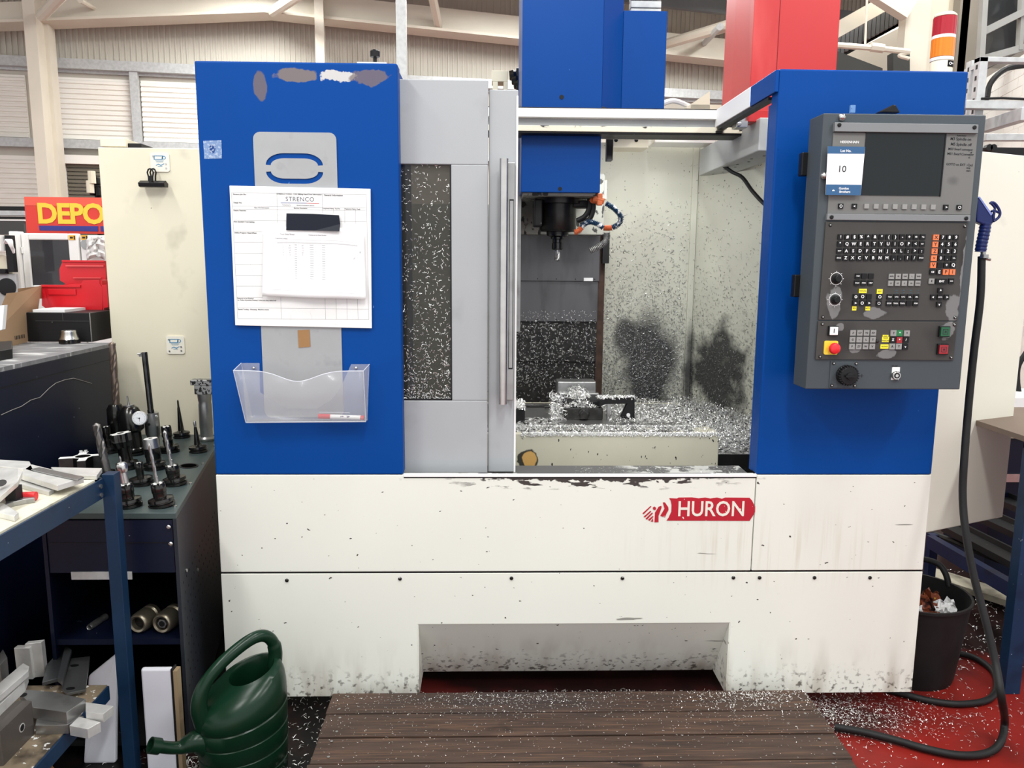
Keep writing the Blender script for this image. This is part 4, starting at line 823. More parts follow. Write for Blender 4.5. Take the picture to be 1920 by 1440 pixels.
# handwheel and key switch
v = cpt(*A6(448, 1282), PY-.003); q = MB(); q.smooth = True
q.lathe([(.032, 0), (.032, .006), (.029, .008), (.029, .024), (.0265, .027), (.012, .028), (.011, .034), (.0, .035)], v, (0, -1, 0), 40, closed=False)
for k in range(24):
    a_ = 2*pi*k/24; q.lathe([(.0028, .004), (.0028, .026)], v+Vector((.030*cos(a_), 0, .030*sin(a_))), (0, -1, 0), 6)
q.smooth = False; q.box(v.x-.016, v.x+.016, v.y-.038, v.y-.03, v.z-.003, v.z+.003); obj('handwheel', q, M_black, kb3)
q = MB(); Fm = front(cpt(*A6(448, 1282), PY-.0005)); o_, i_ = [], []
for k in range(11): a_ = radians(55-110*k/10); o_.append((.0465*cos(a_)*.75+.004, .032*sin(a_))); i_.append((.0445*cos(a_)*.75+.004, .0305*sin(a_)))
flat(q, [o_+i_[::-1]], .0004, Fm); flat(q, [[(.018, -.028), (.032, -.022), (.028, -.034)]], .0004, Fm); text(q, '+', .022, Fm @ Matrix.Translation((.052, -.004, 0)), .0003); obj('rotation_mark', q, M_ink, cp)
v = cpt(*A6(840, 1285)); q = MB(); h = .0125; q.box(v.x-h, v.x+h, PY-.003, PY, v.z-.015, v.z+.026); ks = obj('switch_label_plate', q, M_wht, cp, bevel=.0006)
q = MB(); q.smooth = True; q.lathe([(.0145, 0), (.0145, .006), (.012, .009), (.0095, .009), (.0095, .006), (.0, .006)], v+Vector((0, -.003, 0)), (0, -1, 0), 24, closed=False); obj('key_switch_ring', q, M_steel, cp)
q = MB(); q.lathe([(.009, .0065), (.009, .007)], v+Vector((0, -.003, 0)), (0, -1, 0), 20); q.mi = 1; q.lathe([(.005, .007), (.005, .0095)], v+Vector((0, -.003, 0)), (0, -1, 0), 16); obj('key_barrel', q, [M_black, M_steel], cp)
q = MB(); v = cpt(*A6(839, 1212), PY-.0033); flat(q, [[(-.009, -.002), (-.002, -.002), (-.002, .002), (-.009, .002)], [(.002, -.002), (.009, -.002), (.009, .002), (.002, .002)]], .0003, front(v)); obj('plate_print', q, M_ink, ks)
# lot tag
q = MB(); q.prism([cpt(x, y, PY-.018) for x, y in (A5(360, 418), A5(706, 424), A5(664, 876), A5(337, 872))], (0, .001, 0)); v = cpt(*A5(520, 645), PY-.018)
lot = obj('lot_tag', q, mat('tag_white', (.9, .9, .92), .4, var=0)); tag(lot, 'white and blue paper lot tag numbered 10 on the control panel', 'tag')
M_tb = mat('tag_blue', s2l(52, 92, 132), .45, var=.02)
q = MB(); q.prism([cpt(x, y, PY-.0183) for x, y in (A5(360, 418), A5(706, 424), A5(699, 489), A5(356, 487))], (0, .0003, 0)); obj('tag_band', q, M_tb, lot); q = MB(); q.prism([cpt(x, y, PY-.0183) for x, y in (A5(343, 773), A5(672, 777), A5(664, 876), A5(337, 872))], (0, .0003, 0)); obj('tag_band', q, M_tb, lot)
q = MB(); text(q, 'Lot No.', .0105, front(cpt(*A5(527, 462), PY-.0187)), .0002, .02); text(q, 'Gordon', .0095, front(cpt(*A5(508, 812), PY-.0187)), .0002, .02); text(q, 'Brothers', .0095, front(cpt(*A5(516, 843), PY-.0187)), .0002, .02); flat(q, [circ(0, 0, .004, 14)[:8]], .0003, front(cpt(*A5(410, 835), PY-.0187))); obj('tag_lettering', q, M_wht, lot)
q = MB(); text(q, '10', .0275, front(cpt(*A5(490, 632), PY-.0184)), .0002, .006, space=1.0); obj('tag_number', q, M_ink, lot)
# things lying on top of the control panel
ph = thing('phone_holder', (cpt(1670, 208).x, PY+.06, cz1_), 'black phone leaning on top of the grey control panel', 'phone')
q = MB(); q.prism([at(x, y, PY+.05) for x, y in ((1648, 210), (1676, 196), (1680, 197), (1688, 211))], (0, .03, 0)); obj('phone_body', q, M_black, ph, bevel=.002)
q = MB(); v0, v1 = at(1592, 210, PY+.06), at(1602, 198, PY+.06); q.box(v0.x, v1.x, PY+.05, PY+.06, v0.z-.004, v1.z); q.lathe([(.003, 0), (.003, .002)], at(1597, 202, PY+.05), (0, -1, 0), 8); pc = obj('plastic_clip', q, mat('clear_clip', s2l(120, 160, 210), .1, alpha=.6), bevel=.001); tag(pc, 'small clear plastic clip standing on top of the control panel', 'clip')
# ================================================================== SIGNAL LIGHT
sl = Vector((at(1764, 132, .35).x, .35, ZT)); st = thing('signal_tower', sl, 'red and orange signal light standing on the right blue cover', 'signal light')
M_lr = mat('lens_red', s2l(170, 26, 44), .2, var=.06, stretch=(30, 30, .3)); M_lo = mat('lens_orange', s2l(235, 130, 30), .2, var=.08, stretch=(30, 30, .3)); M_lw = mat('ivory_plastic', s2l(226, 218, 196), .4, var=.02)
zt = lambda py: ztop(sl.x, sl.y-.035, py); r_ = .0385
def ribbed(r0, z0, z1, n=40):
    return [[((r0+(.0012 if k % 2 else 0))*cos(2*pi*k/n)+sl.x, (r0+(.0012 if k % 2 else 0))*sin(2*pi*k/n)+sl.y, z) for k in range(n)] for z in (z0, z1)]
obj('base', MB().lathe([(r_, ZT-.01), (r_, zt(113)), (r_-.003, zt(111))], (sl.x, sl.y, 0), (0, 0, 1), 32), M_lw, st, smooth=True)
obj('lens', MB().loft(ribbed(r_, zt(104), zt(69))), M_lo, st, label='orange lens'); obj('lens', MB().loft(ribbed(r_, zt(63), zt(28))), M_lr, st, label='red lens')
obj('collar', MB().lathe([(r_+.001, zt(111)), (r_+.001, zt(105))], (sl.x, sl.y, 0), (0, 0, 1), 32), M_wht, st, smooth=True); obj('collar', MB().lathe([(r_+.001, zt(69)), (r_+.001, zt(63))], (sl.x, sl.y, 0), (0, 0, 1), 32), M_wht, st, smooth=True)
obj('cap', MB().lathe([(r_, zt(27)), (r_, zt(24)), (r_-.008, zt(20)), (.001, zt(18))], (sl.x, sl.y, 0), (0, 0, 1), 32), M_lw, st, smooth=True)
q = MB(); n = 8; rr = r_+.0008; zc = zt(119)
q.loft([[(sl.x+rr*cos(a_), sl.y+rr*sin(a_), zc-.011), (sl.x+rr*cos(a_), sl.y+rr*sin(a_), zc+.011)] for a_ in [radians(-88+9*k) for k in range(9)]], cap=False)
lb_ = obj('maker_label', q, M_black, st); q = MB(); flat(q, [circ(0, 0, .005, 14), circ(0, 0, .003, 10)], .0004, front((sl.x+.012, sl.y-r_-.0002, zc))); text(q, 'PAT', .007, front((sl.x+.022, sl.y-r_*.85-.002, zc)) @ Matrix.Rotation(.6, 4, 'Y'), .0003); obj('label_print', q, M_wht, lb_)
# ================================================================== BOARD, PAPER, TRAY ON THE LEFT COVER
BY = -.012
bd = thing('form_board', at(566, 612, BY), 'white printed form board fixed over the grey plate on the left blue cover', 'board')
q = MB(); pquad(q, [(430, 348), (694.5, 354), (697, 615.5), (441, 610)], BY, .006); obj('board_panel', q, M_paper, bd, bevel=.001)
A4 = lambda x, y: (400+x/4.967, 330+y/4.967)
q = MB(); LY = BY-.0004
def line(p, r_, th=.0007): a_, b_ = at(*A4(*p), LY), at(*A4(*r_), LY); q.bar(a_, b_, .0004 if abs((b_-a_).z) > abs((b_-a_).x) else .0004, .0004) if False else q.add(*_ln(a_, b_, th))
def _ln(a_, b_, th):
    d_ = (b_-a_).normalized(); s_ = Vector((-d_.z, 0, d_.x))*th/2; return [a_-s_, b_-s_, b_+s_, a_+s_], [(0, 1, 2, 3)]
for p_, r_ in (((170, 155), (1425, 172)), ((170, 155), (228, 1328)), ((228, 1328), (1448, 1338)), ((1425, 172), (1448, 1338)), ((178, 280), (1420, 297)), ((185, 308), (1420, 322)), ((190, 412), (1425, 425)), ((194, 515), (460, 517)), ((197, 617), (460, 619)), ((200, 720), (460, 722)), ((204, 822), (460, 824)), ((208, 925), (460, 927)), ((212, 1025), (460, 1027)), ((218, 1128), (460, 1130)), ((222, 1227), (1445, 1240)), ((590, 160), (600, 440)), ((1015, 168), (1018, 345)), ((1120, 300), (1122, 350)), ((1222, 303), (1225, 440)), ((1324, 305), (1326, 450)), ((628, 1130), (634, 1330)), ((1040, 1140), (1046, 1334)), ((1142, 1142), (1147, 1335)), ((1243, 1143), (1247, 1336)), ((1343, 1145), (1348, 1337))): line(p_, r_)
obj('form_line', q, M_greyink, bd)
q = MB(); mm_ = (at(600, 450, BY).x-at(500, 450, BY).x)/100
for x, y, t, s_, al in ((183, 170, 'Strenco Job No:', 15, 'LEFT'), (187, 248, 'Detail No:', 15, 'LEFT'), (187, 320, 'Datum Features:', 14, 'LEFT'), (190, 425, 'Non Standard Tool Setting', 14, 'LEFT'), (196, 528, 'Define Program Hazard/fixes', 14, 'LEFT'), (1030, 178, 'General Information', 17, 'LEFT'), (800, 170, 'STRENCO TOOLS - CNC Milling Hand Over Information', 14, 'CENTER'), (450, 296, 'Open Ord Information', 12, 'CENTER'), (812, 300, 'Machine Description', 12, 'CENTER'), (1068, 303, 'Component Name', 11, 'CENTER'), (1155, 305, 'Tool Pos', 11, 'CENTER'), (1272, 307, 'Programme Name', 11, 'CENTER'), (1350, 309, 'Check', 11, 'CENTER'), (222, 1139, 'Features to be Finished', 13, 'LEFT'), (225, 1155, 'i.e. Holes of pockets finished / How are they deburred?', 13, 'LEFT'), (230, 1241, 'Special Tooling - Clamping - Machine moves', 13, 'LEFT')):
    text(q, t, s_/4.967*mm_*1.25, front(at(*A4(x, y), LY), -.008), .0002, .008, al)
obj('form_text', q, M_ink, bd)
q = MB(); text(q, 'STRENCO', .0195, front(at(*A4(806, 218), LY), -.008), .0002, -.004, space=1.1); text(q, 'TOOLS', .0075, front(at(*A4(680, 273), LY), -.008), .0002, -.01, space=1.2); text(q, 'PRECISION ENGINEERING SERVICES', .0036, front(at(*A4(858, 275), LY), -.008), .0002); obj('form_heading', q, mat('heading_grey', s2l(90, 92, 100), .6, var=0), bd)
q = MB(); q.add(*_ln(at(*A4(627, 251), LY), at(*A4(870, 253), LY), .0014)); o = obj('heading_rule', q, mat('rule_blue', s2l(60, 70, 140), .5), bd)
q = MB(); q.add(*_ln(at(*A4(870, 253), LY), at(*A4(985, 256), LY), .0014)); obj('heading_rule', q, mat('rule_red', s2l(200, 60, 60), .5), bd)
q = MB()
for x0_, y0_, x1_, y1_ in ((500, 330, 650, 380), (330, 780, 370, 900), (470, 190, 560, 260), (1180, 500, 1300, 520), (1130, 1380, 1165, 1390), (720, 1290, 725, 1350), (900, 1260, 920, 1330)): q.add(*_ln(at(*A4(x0_, y0_), LY), at(*A4(x1_, y1_), LY), .0008))
obj('scratch', q, mat('scratch_grey', (.62, .62, .62), .6), bd)
# loose paper sheet: a curling surface
q = MB(); nx, ny = 20, 16; C4 = [at(492, 424, BY-.004), at(682, 428, BY-.004), at(687, 561, BY-.004), at(494, 555, BY-.004)]
def sheet(u, v_):
    p = (C4[0].lerp(C4[1], u)).lerp(C4[3].lerp(C4[2], u), v_); dome = .010*v_*v_+.022*max(0, v_-.5)**1.5*(.6+.4*u)+.004*sin(u*9+v_*3)*v_+.006*max(0, u-.75)*max(0, .6-v_)*6
    cut = max(0, (.35-v_))*max(0, abs(u-.5)-.28)*.18
    return p+Vector((0, -dome, -cut*1.2))
vs = [sheet(i/nx, j/ny) for j in range(ny+1) for i in range(nx+1)]; q.add(vs, [(j*(nx+1)+i, j*(nx+1)+i+1, (j+1)*(nx+1)+i+1, (j+1)*(nx+1)+i) for j in range(ny) for i in range(nx)])
sh = obj('paper_sheet', q, mat('paper_white', (.80, .80, .81), .55, var=0), smooth=True); so = sh.modifiers.new('t', 'SOLIDIFY'); so.thickness = .0005; so.offset = 0; tag(sh, 'curling white paper sheet with a printed table taped on the form board', 'paper')
q = MB(); U = lambda x, y: sheet((x/4.967+400-492)/193, (y/4.967+330-426)/133)+Vector((0, -.0008, 0))
def sline(x0_, y0_, x1_, y1_, th=.0007, n=8):
    for k in range(n):
        a_ = U(x0_+(x1_-x0_)*k/n, y0_+(y1_-y0_)*k/n); b_ = U(x0_+(x1_-x0_)*(k+1)/n, y0_+(y1_-y0_)*(k+1)/n); q.add(*_ln(a_, b_, th))
sline(595, 595, 1350, 600); [sline(595, 640+i*22, 1350, 643+i*22, .0004) for i in range(16)]; [sline(x, 600, x, 972, .0004) for x in (595, 680, 750, 795, 880, 955, 1000, 1065, 1350)]; sline(540, 1072, 1355, 1088, .001)
sline(595, 622, 1350, 628, .003)
o = obj('table_line', q, mat('print_light', (.55, .55, .56), .6), sh)
q = MB()
for i in range(16):
    for x, ww in ((768, 20), (918, 34), (1030, 30)): sline(x-ww/2, 645+i*21, x+ww/2, 645+i*21, .0012, 1)
for x, y, t, s_ in ((690, 548, 'Tool Data Sheet', 17), (975, 550, 'Machine Set Up Sheet Number', 11), (635, 583, 'Programme number', 12)): text(q, t, s_/4.967*mm_*1.2, front(U(x, y), -.01), .0002)
for i, (a_, b_, c__) in enumerate((('1', '50', 'FM'), ('7', 'R12', '10'), ('3', '5.6', '12'), ('4', '8', 'E6'), ('6', '12', '9'))):
    for x, t in ((650, a_), (712, b_), (832, c__)): text(q, t, .005, front(U(x, 652+i*22), .1), .0002, -.01)
text(q, '/5', .008, front(U(1375, 700), .2), .0002); text(q, 'x2', .006, front(U(1318, 760), .2), .0002)
obj('sheet_writing', q, mat('pencil', (.3, .3, .33), .6), sh)
q = MB(); TP = [at(x, y, BY-.009) for x, y in ((537, 400), (587, 401), (635.5, 403.5), (638, 420), (637, 434), (589, 432.5), (536.5, 431.5))]; TP[4] += Vector((0, -.006, 0)); q.prism(TP, (0, .0012, 0)); tp = obj('tape_strip', q, mat('black_tape', s2l(16, 22, 36), .3)); tag(tp, 'strip of black tape holding the paper sheet to the form board', 'tape')
# small stickers on the cover
q = MB(); pquad(q, [(381, 264), (415, 263), (416, 297), (383, 298)], -.001, .001); o = obj('clear_sticker', q, mat('clear_film', s2l(130, 160, 205), .25, alpha=.75, layers=[dict(col=BLUE, blob=((at(398, 279, 0).x, 0, at(398, 279, 0).z), (.011, .1, .014)), amp=(.4, 60), soft=.15), dict(col=s2l(200, 212, 230), noise=(120, .52, .6), k=.7)])); tag(o, 'torn square of clear film stuck to the left edge of the blue cover', 'sticker')
q = MB(); pquad(q, [(558, 619), (580, 618), (582, 650), (560, 652)], -.006, .002); o = obj('brown_tape', q, mat('brown_tape', s2l(150, 112, 70), .45, var=.1)); tag(o, 'small brown tape patch on the grey plate below the form board', 'tape')
# wall file tray
ft_ = thing('file_tray', at(570, 790, -.04), 'translucent plastic file tray hanging on the left blue cover', 'tray')
M_tray = mat('frosted_plastic', (.62, .64, .68), .2, var=0, alpha=.2, coat=.3)
A7 = lambda x, y: (400+x/4.8, 600+y/4.8)
fr_ = []
for k in range(25):
    t = k/24; x = 180+t*1170; y = 455+4*t
    g = math.exp(-((x-760)/215)**2); y += 97*g; fr_.append(A7(x, y))
FY0, FY1 = -.085, -.055
q = MB(); top = [at(x, y, FY0) for x, y in fr_]; bot = [at(*A7(292+(1372-292)*k/24, 922-8*k/24), FY1) for k in range(25)]
q.add([p for ab in zip(top, bot) for p in ab], [(2*i, 2*i+1, 2*i+3, 2*i+2) for i in range(24)]); o = obj('front_panel', q, M_tray, ft_, smooth=True); so = o.modifiers.new('t', 'SOLIDIFY'); so.thickness = .0025
bl_, br_ = at(*A7(250, 388), -.006), at(*A7(1405, 398), -.006); zb_ = bot[0].z
q = MB(); q.add([top[0], bot[0], (bot[0].x+.006, -.006, zb_+.004), bl_], [(0, 1, 2, 3)]); q.add([top[-1], bot[-1], (bot[-1].x-.002, -.006, zb_+.004), br_], [(0, 1, 2, 3)]); q.add([bot[0], bot[-1], (bot[-1].x, -.006, zb_), (bot[0].x, -.006, zb_)], [(0, 1, 2, 3)])
o = obj('side_and_base', q, M_tray, ft_); so = o.modifiers.new('t', 'SOLIDIFY'); so.thickness = .0022
q = MB(); bk_ = [at(*A7(x, y), -.006) for x, y in ((250, 388), (415, 388), (420, 650), (520, 720), (660, 800), (930, 800), (1060, 720), (1150, 600), (1240, 398), (1405, 398), (1385, 905), (300, 915))]; q.prism(bk_, (0, .002, 0)); obj('back_panel', q, M_tray, ft_)
q = MB(); q.tube(top, .0016, 6); q.tube(bot, .0022, 6); q.tube([top[0], bl_], .0014, 6); q.tube([top[-1], br_], .0014, 6); q.tube([top[0], bot[0]], .0014, 6); q.tube([top[-1], bot[-1]], .0014, 6); q.tube([at(*A7(150+1080, 835), FY1+.01), at(*A7(950, 830), FY1+.01)], .001, 6); o = obj('rim', q, mat('rim_plastic', (.75, .78, .85), .2, var=0, alpha=.6), ft_, smooth=True)
for x in (365, 1285):
    v = at(*A7(x, 432), -.008); q = MB(); q.lathe([(.0045, 0), (.0045, .004), (.002, .006)], v, (0, -1, 0), 12); obj('tray_screw', q, M_steel, ft_)
mk = thing('marker_pen', at(640, 785, -.04), 'red and white marker pen lying in the plastic file tray', 'pen'); a_, b_, c__, d_ = [at(x, y, -.04) for x, y in ((597, 780.5), (619.5, 781), (676, 783), (682.5, 783.5))]
q = MB(); q.smooth = True; q.cyl(a_, b_, .0085, 16); q.cyl(c__, d_, .0075, 16); obj('cap', q, mat('marker_red', s2l(200, 30, 40), .3), mk)
q = MB(); q.smooth = True; q.cyl(b_, c__, .0075, 16); obj('barrel', q, mat('marker_white', (.85, .84, .82), .4, layers=[dict(col=s2l(110, 100, 120), noise=(60, .55, .6), blob=((b_.x+.05, -.04, b_.z), (.035, .1, .004)), amp=(.4, 30))]), mk)
# binder clip on the cabinet
bc = thing('binder_clip', at(286, 352, .95), 'large black metal binder clip hanging on the cream cabinet', 'clip')
q = MB(); a_, b_ = at(262, 345, .94), at(311, 347, .94); BO = Vector((0, .25, 0))
q.prism([(a_.x, .94, a_.z-.014), (a_.x, .925, a_.z-.012), (a_.x, .92, a_.z+.004), (a_.x, .945, a_.z+.016), (a_.x, .97, a_.z+.004), (a_.x, .965, a_.z-.012)], (b_.x-a_.x, 0, 0)); obj('clip_body', q, M_black, bc, bevel=.002)
q = MB(); q.smooth = True
for dx, dyy in ((0, 0), (.012, .02)):
    c_ = at(282, 326, .935+dyy); c_.x += dx; q.tube([c_+Vector((-.008, 0, -.03)), c_+Vector((-.009, 0, -.012)), c_+Vector((-.013, 0, .006)), c_+Vector((-.008, 0, .019)), c_+Vector((0, 0, .022)), c_+Vector((.008, 0, .019)), c_+Vector((.013, 0, .006)), c_+Vector((.009, 0, -.012)), c_+Vector((.008, 0, -.03))], .0035, 6)
q.smooth = False; c_ = at(282, 326, .935); q.box(c_.x-.008, c_.x+.008, .933, .937, c_.z-.03, c_.z-.008); obj('clip_lever', q, M_black, bc)
# ================================================================== PLATFORM
M_wood = mat('stained_wood', s2l(66, 51, 43), .6, var=.3, vs=4, stretch=(1.2, 9, 9), bump=.35, bs=14, layers=[
    dict(col=s2l(44, 36, 34), noise=(3, .5, .72), st=(.8, 14, 14), k=.7), dict(col=s2l(135, 98, 74), noise=(9, .54, .7), st=(.5, 18, 18), k=.3), dict(col=s2l(24, 18, 18), noise=(5, .68, .74), st=(1, 2.2, 1), k=.8), dict(col=s2l(50, 46, 48), blob=((0.1, -.14, .12), (.5, .12, .1)), amp=(.5, 6), soft=.7, k=.5)])
pf = thing('duckboard_platform', (.28, -.7, 0), 'low brown plank standing platform in front of the milling machine', 'platform')
ys = [-.078, -.208, -.339, -.47, -.6, -.73, -.86, -.99, -1.12, -1.25]
for i in range(9):
    dx = rnd.uniform(-.005, .005); x0_ = -.548+.0*i+dx; x1_ = 1.118-.004*i+dx
    q = MB(); q.box(x0_, x1_, ys[i+1]+.004, ys[i]-.003, .095+rnd.uniform(-.001, .001), .12+rnd.uniform(-.0015, .001)); pk = obj('plank', q, M_wood, pf, bevel=.003)
    q = MB()
    for sx_ in (x0_+.05, x1_-.06):
        for sy_ in (ys[i]-.03, ys[i]-.1): q.lathe([(.0045, 0), (.0045, .0008), (.003, .0012)], (sx_+rnd.uniform(-.01, .01), sy_+rnd.uniform(-.01, .01), .1205), (0, 0, 1), 10)
    obj('screw', q, M_gsteel, pk)
for x in (-.5, .28, 1.04): obj('bearer', MB().box(x, x+.07, -1.24, -.09, 0, .095), M_wood, pf)
# ================================================================== WATERING CAN
M_grn = mat('green_plastic', s2l(11, 40, 25), .28, var=.05, vs=8)
wc_c = Vector((-.775, -.35, 0))
th = radians(38)     # long axis of the can: back right to front left
ax = Vector((-.76, -.65, 0)).normalized(); sd = Vector((ax.y, -ax.x, 0))
can = thing('watering_can', wc_c, 'green plastic watering can on the floor beside the plank platform', 'watering can')
def ell(c, a_, b_, n=36, tilt=0, z=0): return [c+ax*(a_*cos(2*pi*k/n))+sd*(b_*sin(2*pi*k/n))+Vector((0, 0, z-tilt*a_*cos(2*pi*k/n))) for k in range(n)]
prof = [(.0, .116, .098, 0), (.012, .124, .106, 0), (.05, .126, .108, 0), (.052, .123, .105, 0), (.056, .126, .108, 0), (.10, .128, .110, .05), (.102, .125, .107, .05), (.106, .128, .110, .05), (.15, .129, .111, .1), (.152, .126, .108, .1), (.156, .129, .111, .1), (.2, .129, .112, .18), (.203, .126, .109, .18), (.207, .129, .112, .18), (.24, .128, .111, .27)]
rings = [ell(wc_c, a_*1.08, b_*1.1, z=z*1.12, tilt=t) for z, a_, b_, t in prof]
rings += [ell(wc_c-ax*.004, .130, .116, z=.298, tilt=.3), ell(wc_c-ax*.02, .104, .098, z=.328, tilt=.34), ell(wc_c-ax*.034, .080, .074, z=.342, tilt=.34), ell(wc_c-ax*.036, .070, .064, z=.346, tilt=.32), ell(wc_c-ax*.036, .065, .058, z=.335, tilt=.32), ell(wc_c-ax*.03, .075, .07, z=.25, tilt=.3), ell(wc_c, .1, .09, z=.15, tilt=.1), ell(wc_c, .1, .09, z=.03)]
q = MB(); q.smooth = True; q.loft(rings); obj('body', q, M_grn, can, smooth=True)
P = [wc_c+ax*t+Vector((0, 0, z)) for t, z in ((.118, .22), (.132, .285), (.115, .345), (.065, .395), (.0, .432), (-.05, .448), (-.085, .442), (-.108, .415), (-.116, .378), (-.112, .33))]
q = MB(); q.smooth = True; q.tube(smooth_path(P, 5), .016, 14, rr=[.029-.010*min(1, i/12)+(.003 if i > 36 else 0) for i in range(46)]); obj('handle', q, M_grn, can)
P = [wc_c+ax*t+sd*s_+Vector((0, 0, z)) for t, s_, z in ((.10, .0, .15), (.14, .0, .178), (.168, .002, .18), (.192, .004, .178), (.22, .006, .188), (.25, .008, .205))]
sp_ = smooth_path(P, 5); q = MB(); q.smooth = True; q.tube(sp_, .02, 16, rr=[.044-.026*min(1, i/16) for i in range(len(sp_))]); d_ = (P[-1]-P[-2]).normalized(); q.lathe([(.0185, 0), (.0235, .002), (.0235, .03), (.018, .03), (.018, .004), (.0, .004)], P[-1]-d_*.004, d_, 20, closed=False); obj('spout', q, M_grn, can)
# ================================================================== RIGHT SIDE: AIR GUN, HOSES, BIN, STRUT FRAME
M_gun = mat('gun_blue', s2l(28, 40, 92), .35, var=.08)
GY = -.02
def G(x, y, Y=GY): return at(1780+x/5.143, 340+y/5.143, Y)
ag = thing('air_gun', G(330, 690), 'dark blue air blow gun hanging right of the control panel', 'air gun')
q = MB(); q.prism([G(*p) for p in ((270, 190), (290, 150), (415, 300), (440, 345), (425, 410), (330, 420), (265, 390))], (0, .028, 0)); obj('gun_body', q, M_gun, ag, bevel=.005)
P = [G(375, 400), G(365, 470), G(350, 540), G(335, 610), G(325, 680)]; q = MB(); q.smooth = True
P = smooth_path(P, 6); q.tube([p+Vector((0, .014, 0)) for p in P], .018, 14, rr=[.0175+.0012*sin(i*2.1) for i in range(len(P))]); obj('grip', q, M_gun, ag)
q = MB(); q.prism([G(285, 158, GY-.002), G(295, 148, GY-.002), G(415, 318, GY-.002), G(400, 330, GY-.002)], (0, .03, 0)); obj('top_rib', q, mat('gun_rib_blue', s2l(120, 135, 200), .35), ag)
q = MB(); q.smooth = True; q.tube(smooth_path([G(392, 215), G(410, 203), G(440, 215), G(470, 255), G(488, 300), G(480, 340), G(450, 370), G(425, 385)], 4), .0045, 8); q.tube(smooth_path([G(392, 215), G(400, 210), G(425, 235), G(440, 260), G(430, 280), G(405, 290)], 4), .004, 8); q.tube([G(435, 280), G(425, 340), G(430, 370)], .0045, 8); q.tube([G(440, 285), G(475, 300)], .004, 8); obj('hanging_hook', q, M_gun, ag)
q = MB(); q.smooth = True; q.cyl(G(325, 680), G(330, 720), .008, 12); q.lathe([(.013, 0), (.013, .012)], G(335, 740), (0, 0, 1), 14); q.cyl(G(345, 745), G(395, 755), .005, 8); obj('hose_coupling', q, M_gsteel, ag)
hp = [G(330, 725)+Vector((0, .01, 0)), at(1838, 560, -.03), at(1826, 660, -.05), at(1816, 760, -.07), at(1808, 860, -.1), at(1805, 930, -.12), at(1811, 1000, -.16), at(1826, 1080, -.2), at(1847, 1160, -.25), at(1866, 1240, -.3), at(1878, 1310, -.36)]
fl = [(1884, 1352), (1876, 1392), (1850, 1412), (1800, 1416), (1740, 1405), (1680, 1388), (1620, 1373), (1565, 1363)]
hp += [Vector(atz(x, y, .016 if i > 1 else (.08 if i == 0 else .035))) for i, (x, y) in enumerate(fl)]
q = MB(); q.smooth = True; q.tube(smooth_path(hp, 8), .0125, 12); o = obj('air_hose', q, M_rub); tag(o, 'thick black rubber hose hanging from the air gun onto the red floor', 'hose')
hp = [atz(x, y, .014) for x, y in ((1660, 1292), (1700, 1303), (1750, 1315), (1800, 1320), (1850, 1313), (1868, 1292), (1864, 1262), (1840, 1240), (1812, 1228), (1780, 1222))]
q = MB(); q.smooth = True; q.tube(smooth_path(hp, 6), .012, 12); o = obj('floor_hose', q, M_rub); tag(o, 'black hose looping on the red floor around the black bin', 'hose')
# bin
bn = Vector((1.68, .27, 0)); bt = thing('rubber_bin', bn, 'black flexible rubber bin with rubbish beside the machine base', 'bin')
q = MB(); q.smooth = True; q.lathe([(.001, .004), (.165, 0), (.17, .02), (.198, .27), (.203, .325), (.212, .327), (.212, .337), (.202, .337), (.196, .27), (.165, .03), (.001, .03)], bn, (0, 0, 1), 40, closed=False); obj('tub', q, M_rub, bt)
for s_ in (1,):
    P = [bn+Vector((.207*cos(.85+k*.36), .207*sin(.85+k*.36), z)) for k, z in ((-1.3, .32), (-1.0, .37), (-.5, .40), (.5, .40), (1.0, .37), (1.3, .32))]; q = MB(); q.smooth = True; q.tube(smooth_path(P, 5), .012, 10); obj('handle', q, M_rub, bt)
rb_ = thing('rubbish', bn+Vector((.06, -.02, .25)), 'brown and white food wrappers thrown in the black bin', 'rubbish')
def crumple(c, s, seed, mt, nm):
    q = MB(); r = random.Random(seed); n = 9; vs = []
    for j in range(n):
        for i in range(n):
            u, v_ = i/(n-1)-.5, j/(n-1)-.5; vs.append(c+Vector((u*s+r.uniform(-1, 1)*s*.07, v_*s*.5+r.uniform(-1, 1)*s*.14, v_*s*.9+r.uniform(-1, 1)*s*.14+abs(u)*s*-.2)))
    q.add(vs, [(j*n+i, j*n+i+1, (j+1)*n+i+1, (j+1)*n+i) for j in range(n-1) for i in range(n-1)]); o = obj(nm, q, mt, rb_); so = o.modifiers.new('t', 'SOLIDIFY'); so.thickness = .002; return o
M_brw = mat('wrapper_brown', s2l(120, 62, 40), .35, layers=[dict(col=s2l(40, 22, 20), noise=(30, .5, .6)), dict(col=s2l(200, 170, 60), noise=(35, .66, .7))]); M_wrp = mat('wrapper_white', (.75, .75, .75), .4, layers=[dict(col=(.1, .1, .1), noise=(30, .6, .66))])
bz = lambda x, y, z=.33: atz(x, y, z-.08)
crumple(bn+Vector((.06, -.02, .29)), .1, 1, M_brw, 'wrapper'); crumple(bn+Vector((.115, -.04, .275)), .08, 2, M_wrp, 'wrapper'); crumple(bn+Vector((-.02, -.06, .26)), .08, 3, M_wrp, 'wrapper'); crumple(bn+Vector((.065, -.09, .25)), .07, 4, M_brw, 'wrapper')
o = obj('rubbish_bed', MB().lathe([(.175, .21), (.17, .22)], bn, (0, 0, 1), 24), M_blkpaint, rb_)
